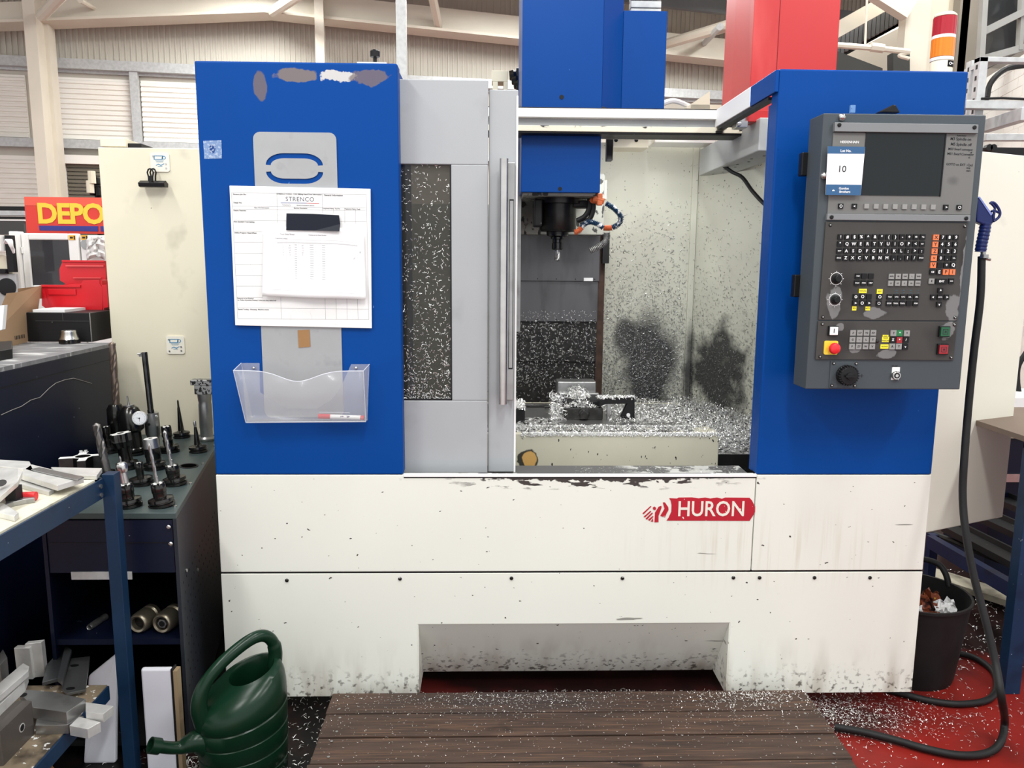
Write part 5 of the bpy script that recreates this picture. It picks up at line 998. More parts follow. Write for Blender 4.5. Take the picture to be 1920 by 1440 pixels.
# blue rack behind the bin
M_rb = mat('rack_blue', s2l(14, 30, 66), .4, var=.15, layers=[dict(col=s2l(8, 12, 24), noise=(8, .55, .75), k=.6)])
rk = thing('low_rack', (2.1, .9, 0), 'low blue steel rack with black trays behind the black bin', 'rack')
p0, p1 = at(1746, 1004, 1.0), at(1925, 1106, .2)
q = MB(); q.bar(p0-Vector((0, 0, .03)), p1-Vector((0, 0, .03)), .04, .06); obj('top_rail', q, M_rb, rk)
q = MB(); q.box(p0.x-.0, p0.x+.04, p0.y, p0.y+.04, 0, p0.z); obj('leg', q, M_rb, rk)
for k in range(3):
    o_ = Vector((.16+.17*k, .1+.13*k, .0+.05*k)); q = MB(); q.bar(p0+o_, p1+o_, .1, .03); q.bar(p0+o_+Vector((.04, .04, .02)), p1+o_+Vector((.04, .04, .02)), .012, .03); obj('tray', q, M_blkpaint, rk)
q = MB(); q.smooth = True; q.tube(smooth_path([at(1760, 985, 1.3), at(1810, 1005, 1.1), at(1870, 1030, .9), at(1925, 1045, .8)], 4), .018, 8); q.tube(smooth_path([at(1750, 1000, 1.2), at(1800, 1020, 1.0), at(1870, 1050, .8), at(1925, 1065, .7)], 4), .014, 8); obj('tube', q, M_rub, rk)
pl = MB(); a_, b_, c_, d_ = atz(1742, 1072, .02), atz(1895, 1120, .02), atz(1895, 1140, .02), atz(1742, 1090, .02); pl.prism([a_, b_, c_, d_], (0, 0, .03)); o = obj('timber_plank', pl, mat('pale_timber', s2l(190, 184, 164), .6, var=.15, vs=8, layers=[dict(col=s2l(60, 54, 46), noise=(8, .55, .7), k=.6)])); tag(o, 'pale worn timber plank lying on the floor behind the bin', 'plank')
# blue bench, right edge
rbn = thing('blue_bench', (2.3, -.1, 0), 'blue steel bench leg and cupboard at the right edge of the photo', 'bench')
l0 = atz(1898, 1302, 0); lx, ly = l0.x, l0.y; zt_ = ztop(lx, ly, 830)
q = MB(); q.box(lx-.03, lx+.03, ly, ly+.05, 0, zt_); obj('leg', q, M_bench, rbn, bevel=.002)
q = MB(); q.box(lx+.03, lx+.8, ly, ly+.05, ztop(lx, ly, 1232), ztop(lx, ly, 1200)); q.box(lx-.03, lx+.8, ly, ly+.05, zt_-.03, zt_); obj('rail', q, M_bench, rbn)
q = MB(); q.box(lx+.03, lx+.8, ly+.02, ly+.04, ztop(lx, ly, 1198), zt_-.05); q.mi = 1; q.box(lx+.03, lx+.8, ly-.005, ly+.03, ztop(lx, ly, 1200), ztop(lx, ly, 1193)); obj('back_board', q, [mat('brown_board', s2l(44, 36, 32), .6), mat('ply_edge', s2l(190, 150, 100), .6)], rbn)
q = MB(); q.box(lx-.05, lx+.8, ly-.05, ly+.6, zt_, zt_+.02); obj('worktop', q, mat('worktop_brown', s2l(120, 104, 92), .5), rbn)
wt_ = thing('back_worktop', (3.0, 1.2, 0), 'brown edged worktop on navy cupboard behind the cream side guard', 'workbench')
a_, b_ = at(1884, 812, 1.2), at(1884, 822, 1.2); x0_ = at(1875, 815, 1.2).x
q = MB(); q.box(x0_, x0_+.45, 1.2, 1.6, b_.z, a_.z); obj('worktop', q, mat('worktop_edge', s2l(150, 135, 120), .5), wt_)
q = MB(); q.box(x0_, x0_+.45, 1.22, 1.6, 0, b_.z); obj('cupboard', q, M_navy, wt_); q = MB(); q.box(x0_, x0_+.5, 1.21, 1.22, at(1890, 905, 1.2).z, at(1890, 890, 1.2).z); obj('handle_strip', q, M_steel, wt_)
a_, b_ = at(1897, 745, 1.3), at(1990, 805, 1.3); o = obj('white_box', MB().box(a_.x, b_.x, 1.3, 1.6, at(1890, 810, 1.2).z, a_.z), M_wht, bevel=.004); tag(o, 'white box on the brown edged worktop at the right edge', 'box')
q = MB(); q.smooth = True; q.tube(smooth_path([at(1925, 660, 1.5), at(1908, 690, 1.5), at(1910, 735, 1.5), at(1925, 745, 1.5)], 5), .015, 8); o = obj('black_cable_loop', q, M_rub); tag(o, 'black cable loop above the white box at the right edge', 'cable')
# slotted strut frame
gf = thing('strut_frame', (at(1835, 300, .8).x, .8, 1.5), 'galvanised slotted steel strut frame rising behind the right cover', 'frame')
def post(x0, x1, ytop, ybot, Y):
    a_, b_ = at(x0, ytop, Y), at(x1, ytop, Y); zb_ = at(x0, ybot, Y).z-.15; q = MB(); q.box(a_.x, b_.x, Y, Y+.04, zb_, a_.z); p_ = obj('post', q, M_galv, gf, bevel=.002)
    q = MB(); z = zb_+.03
    while z < a_.z-.03: q.box(a_.x-.001, a_.x+.001, Y+.012, Y+.024, z, z+.018); z += .045
    obj('slot', q, M_black, p_)
post(1822, 1838, 113, 240, .9); post(1838, 1854, 106, 240, .75)
q = MB(); a_, b_ = at(1838, 106, .75), at(1960, 122, .75); q.box(a_.x, b_.x+.3, .75, .79, b_.z+.01, a_.z); obj('strut', q, M_galv, gf, bevel=.002)
q = MB(); a_, b_ = at(1812, 187, .7), at(1812, 203, .7); q.box(a_.x, a_.x+1.2, .7, .74, b_.z, a_.z); obj('strut', q, M_galv, gf, bevel=.002)
q = MB(); q.bar(at(1845, 238, .9), at(1925, 213, .5), .04, .05); q.bar(at(1845, 258, 1.0), at(1925, 258, .98), .04, .03); obj('strut', q, M_galv, gf, bevel=.002)
q = MB(); q.box(at(1822, 110, .9).x, at(1840, 110, .9).x, .79, .95, at(1830, 121, .8).z, at(1830, 114, .8).z); obj('strut', q, M_galv, gf)
q = MB(); q.smooth = True; q.tube(smooth_path([at(1850, 185, .8), at(1858, 155, .85), at(1885, 130, .9), at(1925, 122, .95)], 6), .012, 8); o = obj('arched_cable', q, M_rub); tag(o, 'thick black cable arching through the galvanised strut frame', 'cable')
q = MB(); q.smooth = True; q.tube([at(1840, 185, .7), at(1880, 184, .7), at(1925, 186, .7)], .005, 6); o = obj('thin_cable', q, M_rub); tag(o, 'thin black cable lying along the middle galvanised strut', 'cable')
hb = thing('hanger_bar', (at(1880, 285, 1.6).x, 1.6, at(1880, 290, 1.6).z), 'dark bar with black hooks above the cream guard at the right', 'rail'); q = MB(); a_, b_ = at(1846, 276, 1.6), at(1960, 294, 1.6); q.box(a_.x, b_.x, 1.6, 1.63, b_.z, a_.z); obj('bar', q, M_blkpaint, hb)
q = MB(); [q.lathe([(.018, 0), (.018, .03)], at(x, 278, 1.58), (0, -1, 0), 8) for x in (1849, 1857)]; obj('hook', q, M_black, hb)
# ================================================================== TOOL TROLLEY
TZ_ = .83
c0, c1 = atz(330, 962, TZ_), atz(403, 840, TZ_); dv = c1-c0; W_ = .42
MT_ = Matrix(((1, dv.x/dv.y, 0, c0.x), (0, 1, 0, c0.y), (0, 0, 1, 0), (0, 0, 0, 1))); DL = dv.y*1.3
tr = thing('tool_trolley', (c0.x-.2, c0.y+.3, 0), 'dark blue tool trolley with green-grey top beside the machine', 'tool trolley')
M_ttop = mat('trolley_top_greygreen', s2l(70, 82, 82), .38, .25, var=.06, layers=[dict(col=s2l(40, 44, 44), noise=(14, .62, .75), k=.6)])
M_tside = mat('trolley_side_grey', s2l(38, 42, 50), .42, .1, var=.08, layers=[dict(col=s2l(110, 110, 110), noise=(40, .73, .75))])
obj('top_plate', MB(MT_).box(-W_, 0, 0, DL, TZ_-.02, TZ_), M_ttop, tr, bevel=.002)
sp2 = obj('side_panel', MB(MT_).box(-.012, 0, .0, DL, .03, TZ_-.02), M_tside, tr, bevel=.001); obj('side_panel', MB(MT_).box(-W_, -W_+.012, .0, DL, .03, TZ_-.02), M_navy, tr)
q = MB(MT_)
for r in range(9):
    for c in range(14): q.lathe([(.0045, 0), (.0045, .0008)], (0.0005, .05+c*.055+(.027 if r % 2 else 0), .22+r*.045), (1, 0, 0), 6)
stuff(obj('perforation', q, M_black, sp2))
[obj('screw', MB(MT_).lathe([(.007, 0), (.007, .003), (.004, .005)], p_, n_, 10), M_steel, tr) for p_, n_ in (((-.025, -.001, TZ_-.045), (0, -1, 0)), ((-.022, -.001, TZ_-.1), (0, -1, 0)), ((.001, .3, .52), (1, 0, 0)), ((.001, .1, .6), (1, 0, 0)))]
dz_ = ztop(c0.x, c0.y, 1075)
dr = obj('drawer', MB(MT_).box(-W_+.012, -.014, .004, .3, dz_, TZ_-.024), M_navy, tr, bevel=.002)
q = MB(MT_); q.box(-W_+.02, -.02, .002, .004, dz_+.1, dz_+.102); q.mi = 1; q.box(-.34, -.15, .0, .004, dz_-.02, dz_+.005); obj('label_holder', q, [M_black, M_galv], dr)
obj('back_panel', MB(MT_).box(-W_+.012, -.014, DL-.01, DL, .03, TZ_-.02), M_navy, tr)
sz = ztop(c0.x, c0.y, 1200)
obj('shelf', MB(MT_).box(-W_+.012, -.014, .01, DL-.01, sz-.02, sz), M_navy, tr); obj('shelf', MB(MT_).box(-W_+.012, -.014, .01, DL-.01, .03, .05), M_blkpaint, tr)
q = MB(MT_); chips(q, 900, lambda: ((rnd.uniform(-.45, -.03), rnd.uniform(.02, .25), sz+.003), (0, 0, 1)), (.005, .014), .003, .6); stuff(obj('shelf_swarf', q, M_chip, tr))
q = MB(MT_); q.lathe([(.0295, 0), (.0295, .001)], MT_.inverted() @ atz(354, 874, TZ_+.0005), (0, 0, 1), 24); q.mi = 1; q.lathe([(.036, 0), (.036, .0025), (.0305, .0025), (.0305, 0)], MT_.inverted() @ atz(354, 874, TZ_), (0, 0, 1), 24, closed=False); obj('holder_socket', q, [M_void, M_blkpaint], tr)
[obj('top_screw', MB().lathe([(.006, 0), (.006, .004)], atz(x, y, TZ_), (0, 0, 1), 8), M_steel, tr) for x, y in ((380, 870), (357, 907), (328, 950), (402, 836))]
# tool holders on the trolley
FL = [(.03, -.002), (.040, 0), (.0405, .008), (.034, .010), (.034, .014), (.0395, .016), (.0385, .025), (.028, .028)]
def holder(px, py, top, kind, label, tilt=5, tip=None, r1=.02, tipr=.005, z0=None, hd=None):
    b = atz(px, py-4, TZ_); H_ = ztop(b.x, b.y, top)-TZ_; th_ = thing('tool_holder' if kind != 'drill' else 'twist_drill', b, label, 'tool holder' if kind != 'drill' else 'drill'); th_.rotation_euler = (0, 0, 0)
    T = Matrix.Translation(b) @ Matrix.Rotation(radians(-tilt), 4, 'Y')
    def ob(nm, q, mt, **k): return obj(nm, q, mt, th_, **k)
    if kind in ('collet', 'small'):
        q = MB(T); q.smooth = True; q.lathe(FL+[(r1*.95, .03), (r1*.95, .045), (r1*1.0, .047), (r1*1.0, .052), (r1*.85, .054), (r1*.85, H_*.62)], seg=28); ob('holder_body', q, M_dsteel)
        q = MB(T); q.smooth = True; q.lathe([(r1*.95, H_*.6), (r1*1.02, H_*.63), (r1*1.02, H_*.92), (r1*.9, H_)], seg=24); n_ = ob('collet_nut', q, M_dsteel)
        q = MB(T)
        q.lathe([(r1*.86, H_), (r1*.86, H_+.001), (.006, H_+.001)], seg=24); ob('collet', q, M_face)
        q = MB(T); [q.box(r1*.85*cos(a_)-.003, r1*.85*cos(a_)+.003, r1*.85*sin(a_)-.003, r1*.85*sin(a_)+.003, H_*.85, H_+.003) for a_ in [k*pi/3 for k in range(6)]]; ob('nut_notch', q, M_black)
        if tip: Z2 = H_+ (b.z*0) + tip; q = MB(T); q.smooth = True; drill(q, 0, 0, H_-.01, H_+tip, tipr, 90); q.cyl((0, 0, H_), (0, 0, H_+.02), tipr*.95, 12); ob('drill_bit', q, M_gsteel)
    if kind == 'cone':
        q = MB(T); q.smooth = True; q.lathe([(.03, 0), (.0365, .001), (.0365, .009), (.031, .011), (.031, .014), (.0365, .016), (.035, .024), (.02, .028), (.013, .032), (.0055, H_*.8)], seg=28); ob('holder_body', q, M_dsteel)
        q = MB(T); q.smooth = True; q.lathe([(.0045, H_*.8), (tipr, H_*.86), (tipr, H_*.97), (tipr*.5, H_)], seg=12); ob('cutter', q, M_gsteel if hd else M_dsteel)
    if kind == 'mill':
        q = MB(T); q.smooth = True; q.lathe(FL+[(.024, .03), (.022, H_*.55), (.026, H_*.62)], seg=28); ob('holder_body', q, M_dsteel)
        q = MB(T); g_ = []
        for k in range(12): a_ = 2*pi*k/12; g_ += [(.037*cos(a_), .037*sin(a_)), (.037*cos(a_+.28), .037*sin(a_+.28))] if k % 2 == 0 else [(.029*cos(a_), .029*sin(a_)), (.029*cos(a_+.28), .029*sin(a_+.28))]
        q.loft([[(x*.75, y*.75, H_*.6) for x, y in g_], [(x, y, H_*.78) for x, y in g_], [(x, y, H_) for x, y in g_]], cap=True); hd_ = ob('cutter_head', q, M_dsteel)
        q = MB(T); flat(q, [g_, circ(0, 0, .013, 16)], .001, Matrix.Translation((0, 0, H_+.0005))); ob('cutter_face', q, M_face)
        q = MB(T); q.lathe([(.011, H_-.002), (.011, H_+.002)], seg=12); ob('bore_screw', q, M_dsteel)
    if kind == 'cyl':
        q = MB(T); q.smooth = True; q.lathe(FL+[(.027, .03), (.027, H_*.4), (.029, H_*.42), (.029, H_*.7)], seg=28); ob('holder_body', q, M_dsteel)
        q = MB(T); q.smooth = True; q.lathe([(.029, H_*.7), (.0265, H_*.97), (.0255, H_)], seg=28); ob('chuck_nose', q, M_gsteel); q = MB(T); q.lathe([(.024, H_), (.024, H_+.0008)], seg=24); ob('nose_face', q, M_face); q = MB(T); q.lathe([(.007, H_+.0009), (.007, H_+.0016)], seg=16); ob('nose_bore', q, M_black)
    return th_, T, H_
holder(304, 952, 906, 'collet', 'collet holder with a long thin drill at the front of the trolley', 8, .135, .022, .0052)
holder(243, 953, 908, 'collet', 'collet holder with a thick polished shank at the front left of the trolley', 7, None, .022)
h_, T, H_ = holder(243, 952, 905, 'small', 'slim extended collet chuck with a tiny drill standing in the front left holder', 7, None, .012)
bpy.data.objects.remove([c for c in h_.children if c.name.startswith('holder_body')][0]); [bpy.data.objects.remove(c) for c in list(h_.children)]
h_.location = h_.location; q = MB(T); q.smooth = True; q.lathe([(.0115, H_), (.0115, H_+.035), (.015, H_+.037), (.0165, H_+.045), (.0165, H_+.062), (.013, H_+.066)], seg=20); obj('shank', q, M_steel, h_); q = MB(T); q.lathe([(.011, H_+.066), (.011, H_+.067)], seg=16); obj('nut_face', q, M_alu, h_); q = MB(T); q.smooth = True; drill(q, 0, 0, H_+.06, H_+.09, .003, 100); obj('drill_bit', q, M_gsteel, h_)
holder(266, 912, 868, 'collet', 'short small collet holder with a notched nut in the trolley centre', 5, None, .0135)
holder(329, 912, 873, 'collet', 'collet holder with a long twist drill at the right edge of the trolley', 8, .13, .023, .007)
holder(291, 883, 822, 'cyl', 'round chuck with a bright flat face behind the thin drill', 5)
holder(240, 882, 812, 'mill', 'star-shaped face milling cutter on a tall black arbor', 8)
holder(341, 824, 750, 'cone', 'slender black cone holder standing at the back beside the cream cabinet', 3, tipr=.004)
holder(372, 851, 789, 'cone', 'cone holder with a bright ball-ended cutter near the empty socket', 4, tipr=.006, hd=1)
holder(318, 851, 800, 'collet', 'dark collet holder half hidden behind the long twist drill', 5, None, .02)
holder(206, 852, 800, 'collet', 'dark holder half hidden behind the thick twist drill', 5, None, .016)
# thick twist drill
b = atz(203, 892, TZ_); dt = thing('twist_drill', b, 'thick twist drill leaning in a black holder at the left of the trolley', 'drill'); T = Matrix.Translation(b) @ Matrix.Rotation(radians(-9), 4, 'Y'); H_ = ztop(b.x, b.y, 792)-TZ_
q = MB(T); q.smooth = True; q.lathe([(.024, 0), (.026, .002), (.026, .018), (.022, .02)], seg=24); obj('holder_body', q, M_dsteel, dt); q = MB(T); q.smooth = True; drill(q, 0, 0, .05, H_, .0145, 38); q.lathe([(.0135, .018), (.0135, .06)], seg=16); obj('drill_bit', q, mat('worn_drill_steel', (.2, .19, .18), .35, .85, var=.2, vs=40), dt)
# indicator head
b = atz(256, 852, TZ_); ih = thing('centring_indicator', b, 'big black chuck with a white dial gauge on its side', 'gauge'); H_ = ztop(b.x, b.y, 758)-TZ_; T = Matrix.Translation(b) @ Matrix.Rotation(radians(-5), 4, 'Y')
q = MB(T); q.smooth = True; q.lathe([(.03, 0), (.034, .002), (.034, .01), (.029, .012), (.034, .016), (.034, .026), (.03, .03), (.03, H_*.45), (.044, H_*.5), (.046, H_*.78), (.034, H_*.92), (.022, H_*.97)], seg=32); obj('body', q, M_dsteel, ih)
q = MB(T); q.smooth = True; q.lathe([(.021, H_*.97), (.021, H_*.99), (.014, H_*.995), (.005, H_), (.003, H_+.01), (.003, H_+.035)], seg=20); obj('spindle_nose', q, M_gsteel, ih)
v = T @ Vector((.022, -.044, H_*.63)); nrm = Vector((.25, -1, .1)).normalized(); v2 = Vector(at(262, 784, v.y)); q = MB(); q.smooth = True; q.lathe([(.02, -.012), (.0275, -.01), (.0285, 0), (.0285, .006), (.026, .0085)], v2, nrm, 32); dl_ = obj('gauge_case', q, M_alu, ih)
q = MB(); q.lathe([(.0245, .0086), (.0245, .009)], v2, nrm, 28); obj('gauge_face', q, mat('dial_white', (.85, .86, .88), .3, var=0), dl_)
FT = Matrix.Translation(v2+nrm*.0093) @ nrm.to_track_quat('Z', 'Y').to_matrix().to_4x4(); q = MB(FT); flat(q, [circ(0, 0, .003, 12)], .0003); flat(q, [[(-.001, 0), (.001, 0), (.0, -.016)]], .0003); flat(q, [[(0, -.001), (0, .001), (-.014, .003)]], .0003)
for k in range(20): a_ = 2*pi*k/20; flat(q, [[(.019*cos(a_-.02), .019*sin(a_-.02)), (.022*cos(a_-.02), .022*sin(a_-.02)), (.022*cos(a_+.02), .022*sin(a_+.02)), (.019*cos(a_+.02), .019*sin(a_+.02))]], .0003)
obj('gauge_marks', q, M_ink, dl_)
# chuck behind with tall spiral drill
b = atz(222, 842, TZ_); cb = thing('tool_holder', b, 'black chuck with a very tall spiral drill at the back left of the trolley', 'tool holder'); H_ = ztop(b.x, b.y, 758)-TZ_; T = Matrix.Translation(b)
q = MB(T); q.smooth = True; q.lathe([(.03, 0), (.034, .01), (.028, .03), (.028, H_*.5), (.034, H_*.55), (.034, H_*.9), (.024, H_)], seg=28); obj('holder_body', q, M_dsteel, cb); q = MB(T); q.smooth = True; drill(q, .005, 0, H_-.02, ztop(b.x, b.y, 641)-TZ_, .0145, 26); obj('drill_bit', q, mat('bronzed_drill', (.22, .17, .14), .35, .8, var=.15), cb)
# boring bar
b = atz(291, 846, TZ_); bb_ = thing('boring_bar', b, 'tall black boring bar held in a grey steel chuck', 'boring bar'); T = Matrix.Translation(b) @ Matrix.Rotation(radians(-2.5), 4, 'Y'); z1_ = ztop(b.x, b.y, 812)-TZ_; z2_ = ztop(b.x, b.y, 774)-TZ_; z3_ = ztop(b.x, b.y, 660)-TZ_
q = MB(T); q.smooth = True; q.lathe([(.03, 0), (.034, .006), (.022, .02), (.022, z1_-.02), (.029, z1_), (.029, z2_)], seg=28); ck = obj('chuck', q, M_gsteel, bb_); q = MB(T); q.lathe([(.0055, 0), (.0055, .002)], (.0, -.0285, (z1_+z2_)/2), (0, -1, 0), 12); obj('chuck_hole', q, M_black, ck); q = MB(T); q.lathe([(.005, 0), (.005, .006)], (.026, -.016, z2_-.012), (1, -.4, 0), 10); obj('chuck_screw', q, M_alu, ck)
q = MB(T); q.smooth = True; q.lathe([(.013, z2_), (.013, z2_+.012), (.0115, z2_+.014), (.0115, z3_-.004), (.010, z3_)], seg=24); obj('bar', q, M_dsteel, bb_); q = MB(T); q.box(-.02, -.006, -.008, .006, z3_-.018, z3_-.002); q.lathe([(.004, 0), (.004, .012)], (-.012, -.008, z3_-.006), (-1, -.3, 0), 8); obj('insert', q, M_gsteel, bb_)
# right rear adjustable head
b = atz(388, 826, TZ_); hb_ = thing('boring_tool', b, 'grey cylindrical boring head with a flat slide on top against the blue cover', 'boring head'); zt3 = lambda py: ztop(b.x, b.y, py)-TZ_; T = Matrix.Translation(b)
q = MB(T); q.smooth = True; q.lathe([(.031, 0), (.034, .004), (.034, .012), (.026, .02), (.026, zt3(803)), (.028, zt3(801)), (.028, zt3(758)), (.026, zt3(754)), (.028, zt3(750)), (.031, zt3(738))], seg=28); obj('body', q, M_gsteel, hb_)
q = MB(T); q.box(-.05, .04, -.025, .025, zt3(721), zt3(711)); q.box(-.035, .04, -.022, .022, zt3(738), zt3(721)); obj('slide', q, mat('speckled_steel', (.4, .4, .4), .4, .7, layers=[dict(col=(.03, .03, .03), noise=(90, .5, .55))]), hb_, bevel=.002)
# cross-shaped milling head
b = atz(152, 885, TZ_+.02); kh = thing('milling_cutter', b, 'flat cross-shaped milling cutter body lying at the left end of the trolley', 'cutter'); T = Matrix.Translation((b.x-.005, b.y+.03, TZ_+.02)) @ Matrix.Rotation(radians(25), 4, 'Z')
arms = []
for k in range(4):
    a_ = k*pi/2; arms += [(cos(a_-.3)*.034, sin(a_-.3)*.034), (cos(a_-.22)*.075, sin(a_-.22)*.075), (cos(a_+.14)*.078, sin(a_+.14)*.078), (cos(a_+.5)*.036, sin(a_+.5)*.036)]
q = MB(T); flat(q, [arms, circ(0, 0, .026, 24)], .05, Matrix.Translation((0, 0, .025))); obj('cutter_body', q, M_dsteel, kh); q = MB(T); flat(q, [arms, circ(0, 0, .026, 24)], .001, Matrix.Translation((0, 0, .0515))); obj('cutter_face', q, M_face, kh); q = MB(T); q.lathe([(.025, .02), (.025, .035), (.012, .036), (.012, .03)], seg=24); obj('bore', q, M_gsteel, kh); q = MB(T); q.lathe([(.02, -.02), (.02, .005)], seg=20); obj('spigot', q, M_dsteel, kh)
q = MB(T); [q.lathe([(.006, .05), (.006, .06)], (x, .06, 0), seg=10) for x in (-.008, .008)]; obj('insert_screw', q, M_alu, kh)
# chucks on the trolley shelf
for i, (x, y, r_, lb__) in enumerate(((258, 1170, .034, 'bronze shell holder with an empty bore left on the trolley shelf'), (303, 1170, .035, 'bronze shell holder with a hex nut inside, right on the trolley shelf'), (168, 1176, .011, 'small steel tube end lying among swarf on the trolley shelf'))):
    v = atz(x, y, sz+r_); o = thing('shell_holder' if i < 2 else 'steel_tube', v, lb__, 'tool holder' if i < 2 else 'tube'); n_ = Vector((.18, 1, 0)); q = MB(); q.smooth = True
    q.lathe([(r_*.62, .02), (r_*.62, 0), (r_*.8, -.003), (r_*.92, 0), (r_, .012), (r_, .05), (r_*.85, .055), (r_*.85, .06), (r_*1.0, .065), (r_*1.0, .08)], v, n_, 28, closed=False); obj('sleeve', q, mat('bronze_steel', (.26, .23, .17), .35, .85, var=.1) if i < 2 else M_gsteel, o); q = MB(); q.lathe([(r_*.62, .018), (r_*.62, .02)], v, n_, 20); obj('bore', q, M_black, o)
    if i == 1: q = MB(); q.lathe([(r_*.45, .002), (r_*.45, .014)], v, n_, 6); q.mi = 1; q.lathe([(r_*.28, .0), (r_*.28, .002)], v, n_, 12); obj('hex_nut', q, [M_gsteel, M_black], o)
# white panels standing on the floor under the trolley and bench
M_wp = mat('white_board', s2l(214, 216, 224), .5, var=.02, layers=[dict(col=s2l(120, 120, 126), noise=(26, .72, .75))])
P0, P1 = atz(280, 1460, .0), atz(340, 1460, .0); Zt = ztop(P0.x, P0.y, 1255)
o = obj('white_board', MB().box(P0.x-.004, P1.x-.012, P0.y, P0.y+.02, 0.0, Zt), M_wp, bevel=.006); tag(o, 'tall white panel standing on the floor in front of the trolley base', 'panel')
q = MB(); q.box(P1.x-.006, P1.x+.006, P0.y+.0, P0.y+.03, 0, Zt*.98); q.mi = 1; q.box(P1.x-.012, P1.x-.007, P0.y-.002, P0.y+.03, 0, Zt); o = obj('timber_offcut', q, [mat('offcut_wood', s2l(150, 130, 100), .6, var=.15), M_blkpaint]); tag(o, 'thin timber offcut standing right of the tall white panel', 'offcut')
P0, P1 = atz(156, 1432, .0), atz(216, 1432, .0); Zt = ztop(P0.x, P0.y, 1290); q = MB(); q.hexa([(P0.x, P0.y, 0), (P1.x, P0.y, 0), (P1.x, P0.y+.02, 0), (P0.x, P0.y+.02, 0), (P0.x-.0, P0.y+.07, Zt), (P1.x-.005, P0.y+.07, Zt+.08), (P1.x-.005, P0.y+.09, Zt+.08), (P0.x, P0.y+.09, Zt)])
o = obj('white_board', q, M_wp, bevel=.006); tag(o, 'white panel leaning under the blue bench behind the metal blocks', 'panel')
# ================================================================== BLUE BENCH, LEFT FOREGROUND
BZ = .97; e0_, e1_ = atz(190, 897, BZ), atz(0, 988, BZ); BX = e0_.x; BYe = e0_.y
bn2 = thing('steel_bench', (BX-.5, BYe-.7, 0), 'blue painted steel bench with laden top and lower shelf at the left edge', 'bench')
obj('leg', MB().box(BX-.0, BX+.038, BYe-.0, BYe+.04, 0, BZ+.012), M_bench, bn2, bevel=.002); obj('leg', MB().box(BX-.68, BX-.62, BYe, BYe+.05, 0, BZ), M_bench, bn2, bevel=.002)
zr_ = ztop(BX, BYe, 945)
obj('rail', MB().box(BX-.0, BX+.006, BYe-1.5, BYe, BZ-.058, BZ), M_bench, bn2); obj('rail', MB().box(BX-.65, BX, BYe, BYe+.006, BZ-.05, BZ), M_bench, bn2)
q = MB(); [q.lathe([(.007, 0), (.007, .004)], (BX+.006, BYe-.022, BZ-z_), (1, 0, 0), 8) for z_ in (.018, .045)]; obj('bolt', q, M_gsteel, bn2)
M_wt = mat('worn_bench_top', s2l(205, 200, 180), .55, var=.12, vs=6, layers=[dict(col=s2l(70, 66, 56), noise=(9, .58, .7), k=.7)])
obj('worktop', MB().box(BX-.65, BX-.004, BYe-1.5, BYe-.03, BZ-.02, BZ+.004), M_wt, bn2)
s0_, s1_ = atz(216, 1262, .305), atz(32, 1440, .305); SZ = .305
q = MB(); q.box(BX-.03, BX-.024, BYe-1.5, BYe, SZ-.045, SZ); obj('shelf_rail', q, M_bench, bn2); obj('shelf', MB().box(BX-.66, BX-.03, BYe-1.5, BYe-.0, SZ-.02, SZ+.003), mat('dirty_ply', s2l(130, 116, 96), .6, var=.25, vs=10, layers=[dict(col=s2l(40, 34, 30), noise=(12, .5, .65), k=.8), dict(col=(.7, .7, .68), noise=(60, .62, .66))]), bn2)
# flat bars and clamps on the bench
def slab(name, px, z, t, mt, label, cat, bevel=.0015, parent=None):
    q = MB(); q.prism([Vector(atz(x, y, z)) for x, y in px], (0, 0, t)); o = obj(name, q, mt, parent, bevel=bevel)
    if label: tag(o, label, cat)
    return o
zt0 = BZ+.004
slab('aluminium_plate', [(110, 898), (182, 900), (192, 886), (96, 884)], zt0, .014, M_alu, 'cream aluminium plate at the far corner of the blue bench', 'plate')
slab('aluminium_plate', [(108, 921), (158, 905), (60, 880), (36, 898)], zt0+.016, .016, M_alu, 'wide aluminium plate with a square end lying across the bench corner', 'plate')
slab('steel_bar', [(86, 889), (146, 902), (158, 896), (74, 878), (58, 882)], zt0+.033, .004, M_gsteel, 'thin brownish steel strip lying on the aluminium plates', 'bar')
slab('steel_bar', [(26, 912), (92, 930), (102, 924), (36, 905)], zt0, .012, M_alu, 'narrow bright bar under the wide aluminium plate', 'bar')
slab('aluminium_plate', [(-10, 880), (44, 886), (66, 893), (56, 872), (-10, 868)], zt0+.02, .012, M_alu, 'pale aluminium plate at the back left of the bench top', 'plate')
cl = thing('slotted_clamp', atz(20, 935, zt0), 'thick tilted clamp plate with a round hole at the left bench edge', 'clamp')
q = MB(); a_ = [Vector(atz(x, y, z)) for x, y, z in ((-18, 958, zt0+.02), (34, 912, zt0+.05), (42, 895, zt0+.055), (34, 888, zt0+.058), (-18, 886, zt0+.045))]; q.prism(a_, (0.004, -.004, .016)); obj('clamp_plate', q, M_alu, cl, bevel=.001)
v = Vector(atz(2, 906, zt0+.068)); q = MB(); q.lathe([(.013, 0), (.013, .001)], v, (.1, -.5, 1), 16); obj('hole', q, M_black, cl); q = MB(); q.box(a_[1].x-.03, a_[1].x-.002, a_[1].y-.01, a_[1].y+.02, zt0, zt0+.05); obj('clamp_foot', q, M_blkpaint, cl)
q = MB(); q.smooth = True; v = Vector(atz(54, 931, zt0+.012)); q.tube(smooth_path([v+Vector((-.06, -.01, -.003)), v+Vector((-.02, 0, .0)), v+Vector((.018, .002, .001))], 4), .012, 12); o = obj('red_grip', q, mat('grip_red', s2l(215, 45, 50), .4)); tag(o, 'red plastic grip lying on the bench beside the tilted clamp', 'handle')
sc = thing('curved_clamp', atz(30, 965, zt0), 'curved grey steel clamp lying at the bench front left', 'clamp')
